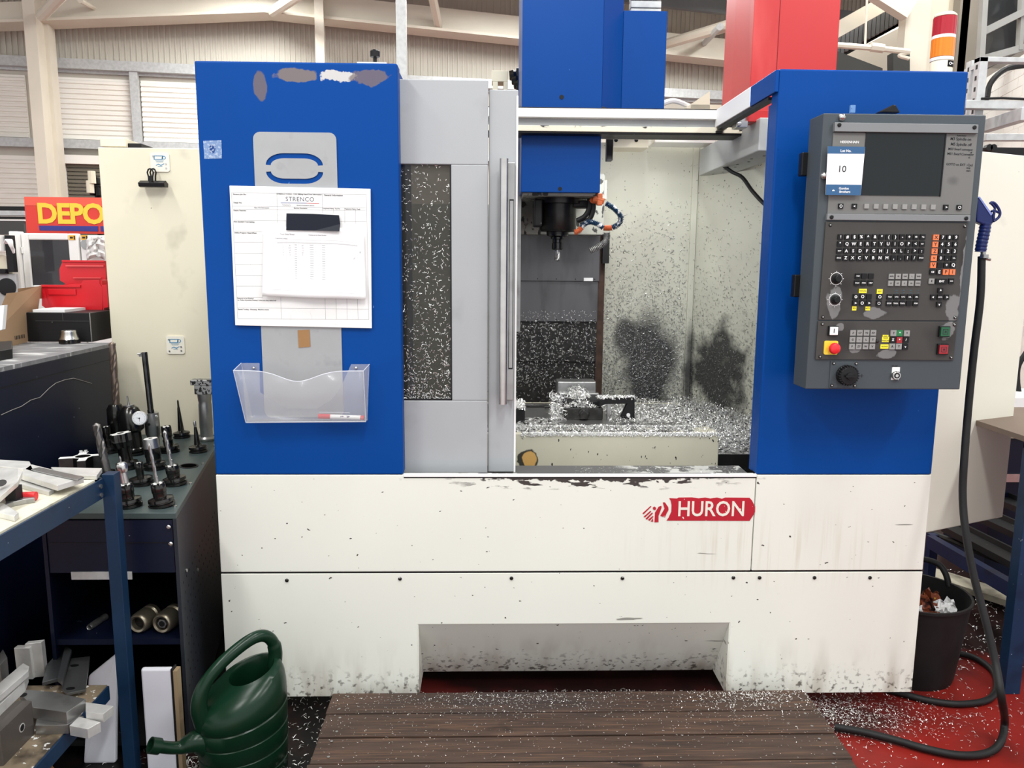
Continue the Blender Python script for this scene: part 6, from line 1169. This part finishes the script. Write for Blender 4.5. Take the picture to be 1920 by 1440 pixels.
q = MB(); q.prism([Vector(atz(x, y, zt0)) for x, y in ((-10, 950), (24, 940), (52, 936), (66, 938), (66, 943), (50, 945), (26, 950), (-5, 962))], (0, 0, .014)); obj('upper_jaw', q, M_gsteel, sc, bevel=.002)
q = MB(); q.prism([Vector(atz(x, y, zt0)) for x, y in ((-14, 956), (8, 954), (36, 972), (28, 979), (-14, 968))], (0, 0, .016)); obj('lower_jaw', q, M_alu, sc, bevel=.002)
# metal blocks on the lower shelf
def SB(name, P, mt, label, cat, bevel=.001):
    """block given by its near-bottom corner pixel on the shelf plus edge vectors"""
    (px, py, z), e1, e2, e3 = P; o_ = Vector(atz(px, py, z)); e1, e2, e3 = map(Vector, (e1, e2, e3))
    q = MB(); q.hexa([o_, o_+e1, o_+e1+e2, o_+e2, o_+e3, o_+e1+e3, o_+e1+e2+e3, o_+e2+e3]); o = obj(name, q, mt, bevel=bevel)
    if label: tag(o, label, cat)
    return o
s_ = SZ+.003
def between(a_, b_): return Vector(b_)-Vector(a_)
# stepped block (front right)
A5_ = lambda x, y: (x/5.539, 1180+y/5.539)
sb = thing('stepped_block', Vector(atz(*A5_(500, 1000), s_)), 'ground steel fork-shaped block with two prongs over the shelf edge', 'block')
def q4(pts, z): return [Vector(atz(*A5_(x, y), z)) for x, y in pts]
zt1 = s_+.062
tp_ = q4(((200, 620), (560, 650), (890, 722), (690, 862), (345, 810), (230, 690)), zt1+.0)
q = MB(); q.prism(tp_, (0, 0, -.034)); obj('block_body', q, M_gsteel, sb, bevel=.001)
tp2 = q4(((720, 1000), (820, 905), (1045, 962), (910, 1035)), s_+.03); q = MB(); q.prism(tp2, (0, 0, -.03)); obj('prong', q, M_alu, sb, bevel=.001)
tp3 = q4(((890, 755), (1180, 795), (1070, 880), (890, 855)), s_+.05); q = MB(); q.prism(tp3, (0, 0, -.026)); obj('prong', q, M_alu, sb, bevel=.001)
lo = q4(((365, 1000), (700, 990), (870, 900), (720, 870), (400, 850)), s_+.028); q = MB(); q.prism(lo+[], (0, 0, -.028)); obj('lower_body', q, M_gsteel, sb, bevel=.001)
v = q4(((240, 682),), zt1+.001)[0]; q = MB(); q.lathe([(.010, 0), (.010, .001)], v, (0, 0, 1), 16); obj('hole', q, M_black, sb)
# large block front left
lbk = thing('steel_block', Vector(atz(*A5_(200, 1150), s_)), 'large dark steel block with a drilled hole at the shelf front left', 'block')
top_ = q4(((0, 1055), (330, 740), (190, 735), (-120, 900), (-120, 1060)), s_+.10); q = MB(); q.prism(top_, (0, 0, -.10)); ob_ = obj('block_body', q, mat('brown_steel', (.13, .115, .105), .4, .6, var=.15), lbk, bevel=.0015)
v = q4(((195, 1085),), s_+.045)[0]; n_ = (top_[1]-top_[0]).cross(Vector((0, 0, 1))).normalized(); 
fc = top_[0].lerp(top_[1], .62)+Vector((0, 0, -.047)); n_ = n_ if n_.dot(CAM-fc) > 0 else -n_; q = MB(); q.lathe([(.009, 0), (.009, .0012)], fc+n_*.0005, n_, 18); q.mi = 1; q.lathe([(.012, 0), (.012, .001), (.0092, .0012), (.0092, 0)], fc+n_*.0003, n_, 18, closed=False); obj('drilled_hole', q, [M_black, M_alu], lbk)
# bevelled rail lying on the block
lo_ = q4(((-60, 600), (240, 350), (305, 385), (295, 430), (-20, 700)), s_+.155); q = MB(); q.prism(lo_, (0, 0, -.018)); q.prism(q4(((-60, 700), (290, 445), (255, 540), (-40, 820)), s_+.13), (0, 0, -.03)); o = obj('profiled_rail', q, M_alu, bevel=.001); tag(o, 'long bright profiled rail lying over the dark steel block', 'rail')
SB('white_metal_bar', ((A5_(182, 420)[0], A5_(182, 520)[1], s_), (.048, 0, 0), (0, .02, 0), (-.002, .0, .105)), M_alu, 'bright upright rectangular bar at the back of the bench shelf', 'bar')
SB('white_metal_bar', ((A5_(297, 500)[0], A5_(297, 508)[1], s_), (.045, .01, 0), (0, .02, 0), (-.002, .0, .115)), M_alu, 'second bright upright bar standing right of the first on the shelf', 'bar')
q = MB(); q.prism(q4(((440, 590), (600, 545), (735, 245), (680, 190), (490, 400)), s_+.02)+[], (0, 0, .012)); q.prism(q4(((600, 545), (650, 590), (748, 248), (680, 192)), s_+.045), (0, 0, .012)); o = obj('angle_bracket', q, mat('black_steel_angle', (.09, .095, .1), .38, .7, var=.2, layers=[dict(col=(.3, .3, .3), noise=(10, .6, .75), k=.5)]), bevel=.001); tag(o, 'dark steel angle bracket propped up on the bench shelf', 'bracket')
hp_ = thing('drilled_plate', Vector(atz(*A5_(800, 600), s_)), 'dark flat steel plate with two oval holes on the shelf', 'plate')
q = MB(); pts_ = q4(((740, 325), (938, 300), (890, 650), (700, 690), (640, 640)), s_+.012); q.prism(pts_, (0, 0, .008)); obj('plate_body', q, mat('stained_steel', (.16, .165, .165), .35, .75, var=.2, layers=[dict(col=(.4, .4, .4), noise=(9, .58, .7), k=.5)]), hp_, bevel=.001)
q = MB()
for x, y in ((775, 375), (733, 613)): v = q4(((x, y),), s_+.0205)[0]; flat(q, [circ(0, 0, .009, 14)], .0006, Matrix.Translation(v) @ Matrix.Diagonal((1.5, .9, 1, 1)))
obj('hole', q, M_black, hp_)
q = MB(); q.prism(q4(((-60, 330), (30, 205), (75, 290), (0, 370)), s_+.12), (0, 0, -.1)); o = obj('chamfered_block', q, M_gsteel, bevel=.001); tag(o, 'chamfered grey steel block at the far left edge of the shelf', 'block')
q = MB(); q.bar(atz(232, 1395, .0)+Vector((-.03, .1, .03)), atz(262, 1480, .0)+Vector((-.1, 0, .03)), .03, .03); v0, v1 = Vector(atz(68, 1425, .02)), Vector(atz(95, 1465, .02)); q = MB(); q.bar(v0, v1, .04, .04); o = obj('timber_block', q, mat('pine', s2l(150, 105, 66), .6, var=.2)); tag(o, 'small pine block on the floor below the bench shelf', 'block')
# ================================================================== NAVY CABINET AND THINGS ON IT
NZ = 1.25
nx1 = -1.66; ny1 = .86
nc = thing('navy_cabinet', (-2.1, .1, 0), 'tall navy steel cabinet with worn grey top behind the tool trolley', 'cabinet')
obj('cabinet_body', MB().box(-2.75, nx1, -.2, ny1, 0, NZ-.015), M_navy, nc, bevel=.003); obj('cabinet_top', MB().box(-2.75, nx1-.0, -.2, ny1, NZ-.015, NZ), mat('cabinet_top_grey', s2l(120, 120, 122), .5, .1, var=.2, vs=5, stretch=(2, 8, 2), layers=[dict(col=s2l(220, 220, 218), noise=(8, .56, .64), st=(.6, 3, 1), k=.7)]), nc)
q = MB(); q.box(nx1, nx1+.002, -.2, ny1, NZ-.07, NZ-.068); obj('panel_seam', q, M_black, nc)
q = MB(); P = [atx(x, y, nx1+.002) for x, y in ((2, 778), (24, 768), (40, 762), (58, 750), (75, 745), (92, 728), (105, 718), (122, 712), (138, 709), (155, 714), (172, 719))]; q.tube(P, .0012, 5); obj('scratch_line', q, mat('scratch_pale', (.3, .28, .26), .6), nc)
q = MB(); q.tube([atx(212, 640, nx1+.01), atx(216, 700, nx1+.01)], .012, 8)
bx = thing('black_chest', (at(110, 640, 1.0).x, 1.0, NZ), 'black two-panel chest under the red bins on the navy cabinet', 'chest')
a_, b_ = atz(70, 641, NZ), atz(175, 641, NZ); zt4 = ztop(a_.x, a_.y, 586)
q = MB(); q.box(a_.x-.12, b_.x, a_.y, a_.y+.5, NZ, zt4); obj('chest_body', q, M_blkpaint, bx, bevel=.003)
q = MB(); zs_ = ztop(a_.x, a_.y, 602); q.box(a_.x, b_.x-.005, a_.y-.002, a_.y, zs_, zs_+.002); q.box(at(118, 600, a_.y).x, at(118, 600, a_.y).x+.002, a_.y-.002, a_.y, zs_, zt4); q.mi = 1; q.box(b_.x-.002, b_.x+.001, a_.y-.003, a_.y, NZ, zt4); obj('chest_trim', q, [mat('trim_dark', (.06, .06, .06), .5), M_gsteel], bx)
q = MB(); q.box(a_.x-.02, a_.x+.12, a_.y+.02, a_.y+.2, zt4, zt4+.012); o = obj('white_folder', q, M_wht); tag(o, 'white folder edge between the red bins and the black chest', 'folder')
# red picking bins (open front, stacked)
M_rbin = mat('red_plastic', s2l(206, 20, 34), .35, var=.06)
def redbin(pts, Y, D_, label, lip):
    P = [at(x, y, Y) for x, y in pts]; c_ = sum(P, Vector())/len(P); t = thing('picking_bin', (c_.x, Y+D_/2, min(p.z for p in P)), label, 'storage bin', 'red picking bins')
    q = MB(); th_ = .004
    q.prism(P, (0, th_, 0)); back = [p+Vector((0, D_, 0)) for p in P]; q.prism(back, (0, th_, 0)); zb_ = min(p.z for p in P); xs_ = sorted(p.x for p in P); q.box(xs_[0]+.02, xs_[-1]-.02, Y, Y+D_, zb_, zb_+th_)
    i0, i1 = max(range(len(P)), key=lambda i: P[i].x), min(range(len(P)), key=lambda i: P[i].x)
    q.box(P[i0].x-th_, P[i0].x, Y, Y+D_, zb_, max(p.z for p in P)); obj('bin_shell', q, M_rbin, t, bevel=.0015)
    a_, b_ = [at(x, y, Y) for x, y in lip[:2]]; q = MB(); q.box(a_.x, b_.x, Y-.008, Y+.0, min(a_.z, b_.z)-.006, max(a_.z, b_.z)+.002); obj('bin_rim', q, M_rbin, t, bevel=.002)
    return t
yb_ = 1.07
t = redbin([(78, 537), (152, 532), (156, 526), (185, 525), (187, 533), (192, 540), (191, 582), (90, 581), (78, 573)], yb_+.03, .22, 'lower red plastic picking bin on the black chest', [(78, 536), (152, 535)])
q = MB(); p0_, p1_ = at(90, 542, yb_+.028), at(143, 553, yb_+.028); q.box(p0_.x, p1_.x, p0_.y-.004, p0_.y, p1_.z, p0_.z); obj('card_slot', q, M_rbin, t, bevel=.002)
q = MB(); q.prism([at(x, y, yb_+.03) for x, y in ((191, 534), (200, 533), (203, 576), (192, 578))], (0.0, .1, 0)); obj('bin_side', q, M_rbin, t)
t = redbin([(112, 525), (111, 505), (117, 490), (197, 489), (200, 532), (126, 534), (112, 526)], yb_+.14, .18, 'upper red plastic picking bin stacked behind', [(117, 489), (197, 489)])
q = MB(); p0_, p1_ = at(124, 497, yb_+.135), at(195, 500, yb_+.135); q.box(p0_.x, p1_.x, p0_.y-.006, p0_.y, p1_.z, p0_.z); p0_, p1_ = at(138, 520, yb_+.135), at(190, 522, yb_+.135); q.box(p0_.x, p1_.x, p0_.y-.006, p0_.y, p1_.z, p0_.z); obj('moulded_rib', q, mat('red_plastic_pale', s2l(230, 90, 90), .35), t)
# shell mill cutter on the cabinet
v = atz(131, 644, NZ); sm_ = thing('shell_mill', v, 'bright steel shell mill cutter standing on the navy cabinet top', 'cutter'); q = MB(); q.smooth = True; r_ = .042
g_ = lambda r, z: [(v.x+r*cos(2*pi*k/36)*(1 if (k % 6) < 4 else .86), v.y+r*sin(2*pi*k/36)*(1 if (k % 6) < 4 else .86), NZ+z) for k in range(36)]
q.loft([g_(r_, 0), g_(r_, .014), g_(r_*.96, .02)]); obj('tooth_ring', q, M_dsteel, sm_); q = MB(); q.smooth = True; q.lathe([(r_*.95, .018), (r_*.82, .03), (r_*.72, .046), (r_*.72, .056), (r_*.68, .058), (.02, .058), (.02, .05)], v, (0, 0, 1), 30, closed=False); obj('cutter_body', q, M_steel, sm_)
# cardboard box
cbx = thing('cardboard_box', atz(30, 650, NZ), 'open brown cardboard box at the left end of the navy cabinet', 'box'); M_cb = mat('cardboard', s2l(170, 140, 108), .8, var=.05)
f0, f1 = Vector(atz(-20, 660, NZ)), Vector(atz(68, 637, NZ)); zq = ztop(f1.x, f1.y, 617)
q = MB(); q.prism([f0, f1, (f1.x, f1.y, zq), (f0.x, f0.y, zq)], (-.004, .004, 0)); fr2 = obj('front_wall', q, M_cb, cbx)
dd = Vector((-.12, .22, 0)); q = MB(); q.prism([f1, f1+dd, f1+dd+Vector((0, 0, zq-NZ)), (f1.x, f1.y, zq)], (-.004, -.002, 0)); q.prism([f0+dd, f1+dd, f1+dd+Vector((0, 0, .1)), f0+dd+Vector((0, 0, .1))], (0, .004, 0)); obj('side_wall', q, M_cb, cbx)
q = MB(); hinge_a, hinge_b = Vector((f0.x, f0.y, zq)), Vector((f1.x, f1.y, zq)); yl = lambda x: f0.y+(f1.y-f0.y)*(x+20)/88+.05; tl_, tr_ = at(12, 550, yl(12)), at(78, 535, yl(78)); q.prism([hinge_a, hinge_b, tr_, at(34, 548, yl(34)), tl_], (-.002, .004, 0)); lid = obj('raised_lid', q, M_cb, cbx)
q = MB(); q.prism([at(33, 541, yl(33)+.05), at(80, 536, yl(80)+.03), at(80, 560, yl(80)+.03), at(33, 560, yl(33)+.05)], (0, .004, 0)); obj('tuck_flap', q, M_cb, cbx)
def onf(x, y): # point on front wall by pixel
    n_ = (f1-f0).cross(Vector((0, 0, 1))); vv = ray(x, y); t_ = (f0-CAM).dot(n_)/vv.dot(n_); return CAM+vv*t_-vv*.003
q = MB()
for k in range(8): a_ = onf(28+2.4*k, 637-k*.5); q.add([a_, a_+Vector((.002*(1+k % 2), 0, 0)), a_+Vector((.002*(1+k % 2), 0, .016)), a_+Vector((0, 0, .016))], [(0, 1, 2, 3)])
for s0__, s1__ in (((55, 627), (62, 625)), ((55, 627), (58, 637)), ((62, 625), (58, 637))): a_, b_ = onf(*s0__), onf(*s1__); q.add(*_ln(a_, b_, .0016))
for yy in (641, 644): a_, b_ = onf(3, yy), onf(23, yy-3); q.add(*_ln(a_, b_, .0016))
obj('printed_mark', q, M_ink, fr2)
q = MB(); p_ = at(26, 600, f1.y+.02); q.prism([at(22, 601, f1.y+.0), at(30, 600, f1.y+.0), at(28, 622, f1.y-.01), at(20, 623, f1.y-.01)], (0, .001, 0)); obj('tape_piece', q, mat('tape_pale', s2l(205, 190, 165), .3), lid)
o = slab('black_case', [(-20, 680), (24, 672), (24, 655), (-20, 658)], NZ, .035, M_blkpaint, 'small black case at the left edge of the navy cabinet top', 'case')
q = MB(); q.prism([at(-20, 575, .3), at(8, 572, .3), at(4, 618, .3), at(-20, 625, .3)], (0, .02, 0)); o = obj('white_paper_pad', q, M_paper); tag(o, 'white paper edge left of the cardboard box', 'paper')
# ================================================================== FAR LEFT MACHINE AND SIGN
WYm = 2.6
wm = thing('white_lathe', (at(120, 600, WYm).x, WYm, 0), 'white enclosed machine with a dark window under the red sign', 'machine')
M_wm = mat('white_machine_paint', s2l(240, 240, 238), .35, var=.02)
a_, b_ = at(38, 437, WYm), at(146, 440, WYm); zt5 = a_.z
def W(x, y, Y=WYm): return at(x, y, Y)
q = MB(); zz0 = .3; w0, w1 = W(53, 450), W(127, 450); wz0_, wz1_ = W(90, 535).z, W(90, 450).z
q.box(a_.x, w0.x, WYm, WYm+.04, zz0, zt5).box(w1.x, b_.x, WYm, WYm+.04, zz0, zt5).box(w0.x, w1.x, WYm, WYm+.04, wz1_, zt5).box(w0.x, w1.x, WYm, WYm+.04, zz0, wz0_); dr1 = obj('door', q, M_wm, wm, bevel=.008)
q = MB(); q.box(w0.x, w1.x, WYm+.01, WYm+.02, wz0_, wz1_); obj('door_window', q, mat('machine_window', (.05, .05, .055), .06, var=.3, vs=2), dr1)
q = MB(); q.box(W(21, 437).x, W(37, 437).x, WYm-.03, WYm+.05, zz0, zt5+.01); obj('door_frame', q, M_wm, wm, bevel=.006); q = MB(); [q.box(W(41, y).x, W(44, y).x, WYm-.01, WYm, W(41, y+12).z, W(41, y).z) for y in (463,)]; obj('door_hinge', q, M_wm, wm)
q = MB(); a2_, b2_ = W(149, 441), W(240, 441); q.box(a2_.x, b2_.x, WYm, WYm+.04, zz0, a2_.z); dr2 = obj('door', q, M_wm, wm, bevel=.008); q = MB(); q.lathe([(.03, 0), (.03, .01)], W(161, 458), (0, -1, 0), 16); obj('door_knob', q, M_gsteel, dr2)
for x in (129, 152):
    q = MB(); p0_, p1_ = W(x, 441), W(x+13, 450); q.box(p0_.x, p1_.x, WYm-.004, WYm, p1_.z, p0_.z); q.mi = 1; cc = (p0_+p1_)/2; q.box(cc.x-.012, cc.x+.006, WYm-.006, WYm-.004, cc.z-.006, cc.z+.006); q.box(cc.x+.012, cc.x+.02, WYm-.006, WYm-.004, cc.z-.012, cc.z+.012); obj('warning_sticker', q, [mat('warn_amber', s2l(236, 180, 50), .4), M_ink], dr1 if x < 140 else dr2)
q = MB(); q.box(a_.x, b2_.x, WYm+.04, WYm+1.2, 0, zt5-.01); obj('machine_body', q, M_blkpaint, wm)
rg = mat('rag_white', (.8, .79, .78), .9); q = MB(); n = 8; vs = [W(163+34*i/n+rnd.uniform(-1, 1), 448+40*j/n-(6*sin(i/n*3)), WYm-.02-rnd.random()*.05) for j in range(n+1) for i in range(n+1)]; q.add(vs, [(j*(n+1)+i, j*(n+1)+i+1, (j+1)*(n+1)+i+1, (j+1)*(n+1)+i) for j in range(n) for i in range(n)]); o = obj('white_rag', q, rg, smooth=True); o.modifiers.new('t', 'SOLIDIFY').thickness = .004; tag(o, 'crumpled white rag hanging on the right door of the white machine', 'rag')
# sign
SY = 2.9; sg = thing('depot_sign', at(120, 437, SY), 'red sign with yellow letters standing on the white machine', 'sign')
M_sr = mat('sign_red', s2l(222, 58, 44), .4, var=.03); M_sr2 = mat('sign_red_light', s2l(238, 92, 72), .4)
q = MB(); q.prism([at(x, y, SY) for x, y in ((45, 369), (330, 372), (330, 440), (50, 437))], (0, .03, 0)); sb_ = obj('sign_board', q, M_sr, sg); q = MB(); q.prism([at(x, y, SY-.002) for x, y in ((45, 369), (330, 372), (330, 389), (46, 385))], (0, .002, 0)); obj('sign_band', q, M_sr2, sb_)
mmS = (at(200, 400, SY).x-at(100, 400, SY).x)/100; q = MB(); c_ = at(131, 402.5, SY-.003); text(q, 'DEPO', 38.5*mmS*1.33, front((at(69.5, 402, SY).x, SY-.003, c_.z)), .001, .034, 'LEFT', .94); obj('sign_lettering', q, mat('sign_yellow', s2l(250, 208, 60), .4, var=0), sb_)
q = MB(); q.prism([at(x, y, SY-.003) for x, y in ((73, 423), (184, 424), (184, 434), (74, 432))], (0, .002, 0)); q.prism([at(x, y, SY-.003) for x, y in ((188, 424), (330, 426), (330, 436), (189, 434))], (0, .002, 0)); obj('sign_stripe', q, mat('sign_blue', s2l(50, 52, 140), .4), sb_)
# left edge odds: rails, grey machine
gm = thing('grey_machine', (at(0, 560, 2.4).x, 2.4, 0), 'grey and white machine side with round port at the left edge', 'machine')
q = MB(); a_, b_ = at(-60, 513, 2.4), at(29, 513, 2.4); q.box(a_.x, b_.x, 2.4, 2.43, .0, a_.z); q.mi = 1; a2_, b2_ = at(-60, 480, 2.42), at(20, 480, 2.42); q.box(a2_.x, b2_.x, 2.42, 2.44, a_.z, a2_.z); obj('machine_panel', q, [mat('mid_grey', s2l(165, 166, 168), .45), M_cream], gm, bevel=.006)
q = MB(); q.smooth = True; q.lathe([(.055, 0), (.055, .01), (.04, .012)], at(14, 538, 2.4), (0, -1, 0), 20); obj('round_port', q, M_black, gm); q = MB(); q.lathe([(.05, 0), (.05, .01)], at(6, 493, 2.42), (0, -1, 0), 20); obj('round_cover', q, M_cream, gm); q = MB(); p0_, p1_ = at(-20, 504, 2.38), at(13, 513, 2.38); q.box(p0_.x, p1_.x, 2.38, 2.4, p1_.z, p0_.z); q.lathe([(.012, .0), (.012, .01)], at(8, 508, 2.37), (0, -1, 0), 10); obj('gauge_box', q, M_blkpaint, gm)
q = MB(); p0_, p1_ = at(8, 441, 2.38), at(24, 480, 2.38); q.box(p0_.x, p1_.x, 2.38, 2.42, p1_.z-.1, p0_.z); q.mi = 1; q.box(at(-60, 440, 2.3).x, p0_.x-.01, 2.35, 2.42, at(0, 470, 2.3).z, p0_.z); obj('valve_block', q, [M_blkpaint, M_wm], gm); q = MB(); q.smooth = True
for k in range(4): q.tube(smooth_path([at(8+k*2, 456, 2.25), at(12+k*3, 450, 2.22), at(20+k, 462, 2.22), at(26, 474-k*2, 2.25)], 4), .007, 6)
obj('white_cable', q, M_wht, gm)
dk = thing('dark_gantry', (at(20, 400, 4.0).x, 4.0, 1.6), 'dark horizontal gantry beams left of the red sign', 'gantry')
for y0_, y1_, mt in ((386, 394, M_blkpaint), (394, 404, M_galv), (405, 410, M_blkpaint), (411, 414, M_wht), (414, 440, mat('shade_grey2', s2l(70, 70, 70), .6))):
    p0_, p1_ = at(-80, y0_, 4.0), at(46, y1_, 4.0); obj('beam', MB().box(p0_.x, p1_.x, 4.0, 4.1, p1_.z, p0_.z), mt, dk)
tb_ = thing('tool_changer', (at(176, 355, 4.2).x, 4.2, 2.2), 'black machine fittings before the brown louvre above the sign', 'machine part')
q = MB(); [q.box(at(x0_, y0_, 4.2).x, at(x1_, y1_, 4.2).x, 4.2, 4.3, at(x1_, y1_, 4.2).z, at(x0_, y0_, 4.2).z) for x0_, y0_, x1_, y1_ in ((168, 332, 186, 346), (164, 346, 190, 352), (166, 352, 174, 366), (178, 350, 188, 368))]; q.box(at(176, 360, 4.25).x, at(184, 360, 4.25).x, 4.25, 4.3, 0, at(176, 352, 4.25).z); obj('fitting', q, M_blkpaint, tb_, bevel=.01); q = MB(); [q.lathe([(.03, 0), (.03, .1)], at(x, y, 4.15), (0, 0, 1), 10) for x, y in ((173, 344), (170, 362))]; obj('roller', q, M_cream, tb_)
# ================================================================== SWARF ON FLOOR AND PLATFORM
q = MB()
def f1_(): x = rnd.uniform(-.95, -.35); y = rnd.uniform(-.6, .3); return None if (-.56 < x and y < -.06) else ((x, y, .003+rnd.random()*.012), (rnd.uniform(-.4, .4), rnd.uniform(-.4, .4), 1))
chips(q, 900, f1_, (.006, .02), .0022, .6)
chips(q, 420, lambda: ((rnd.uniform(-1.05, -.93), rnd.uniform(-.5, -.25), .004), (0, 0, 1)), (.006, .018), .0022, .6)
chips(q, 160, lambda: ((rnd.uniform(-1.3, -1.0), rnd.uniform(-.4, -.0), .004), (0, 0, 1)), (.006, .018), .0022, .6)
chips(q, 1000, lambda: ((rnd.gauss(.25, .3), rnd.uniform(-.06, .12), .004+rnd.random()*.01), (0, 0, 1)), (.006, .016), .002, .7)
chips(q, 2200, lambda: ((1.05+abs(rnd.gauss(0, .3)), rnd.gauss(-.05, .08), .003+rnd.random()*.006), (0, 0, 1)), (.004, .012), .0018, .6)
chips(q, 700, lambda: ((rnd.uniform(1.1, 2.2), rnd.uniform(-.65, .4), .003), (0, 0, 1)), (.005, .014), .0022, .6)
chips(q, 1100, lambda: ((rnd.uniform(1.75, 2.7), rnd.uniform(.25, 1.3), .004), (0, 0, 1)), (.006, .02), .003, .7)
o = obj('floor_swarf', q, M_chip); stuff(o, 'bright metal swarf shavings scattered over the floor', 'swarf')
q = MB()
def f2_(): x = rnd.uniform(-.54, 1.11); y = -.08-abs(rnd.gauss(0, .22)); return None if y < -1.2 else ((x, y, .1225), (0, 0, 1))
chips(q, 1500, f2_, (.002, .006), .0012, .5)
chips(q, 450, lambda: ((rnd.gauss(.05, .22), -.1-abs(rnd.gauss(0, .05)), .1225), (0, 0, 1)), (.003, .008), .0014, .6); chips(q, 420, lambda: ((min(1.11, rnd.gauss(.9, .12)), -.09-abs(rnd.gauss(0, .06)), .1225), (0, 0, 1)), (.004, .012), .0018, .6)
o = obj('platform_swarf', q, M_chip); stuff(o, 'fine metal swarf shavings scattered over the plank platform', 'swarf')
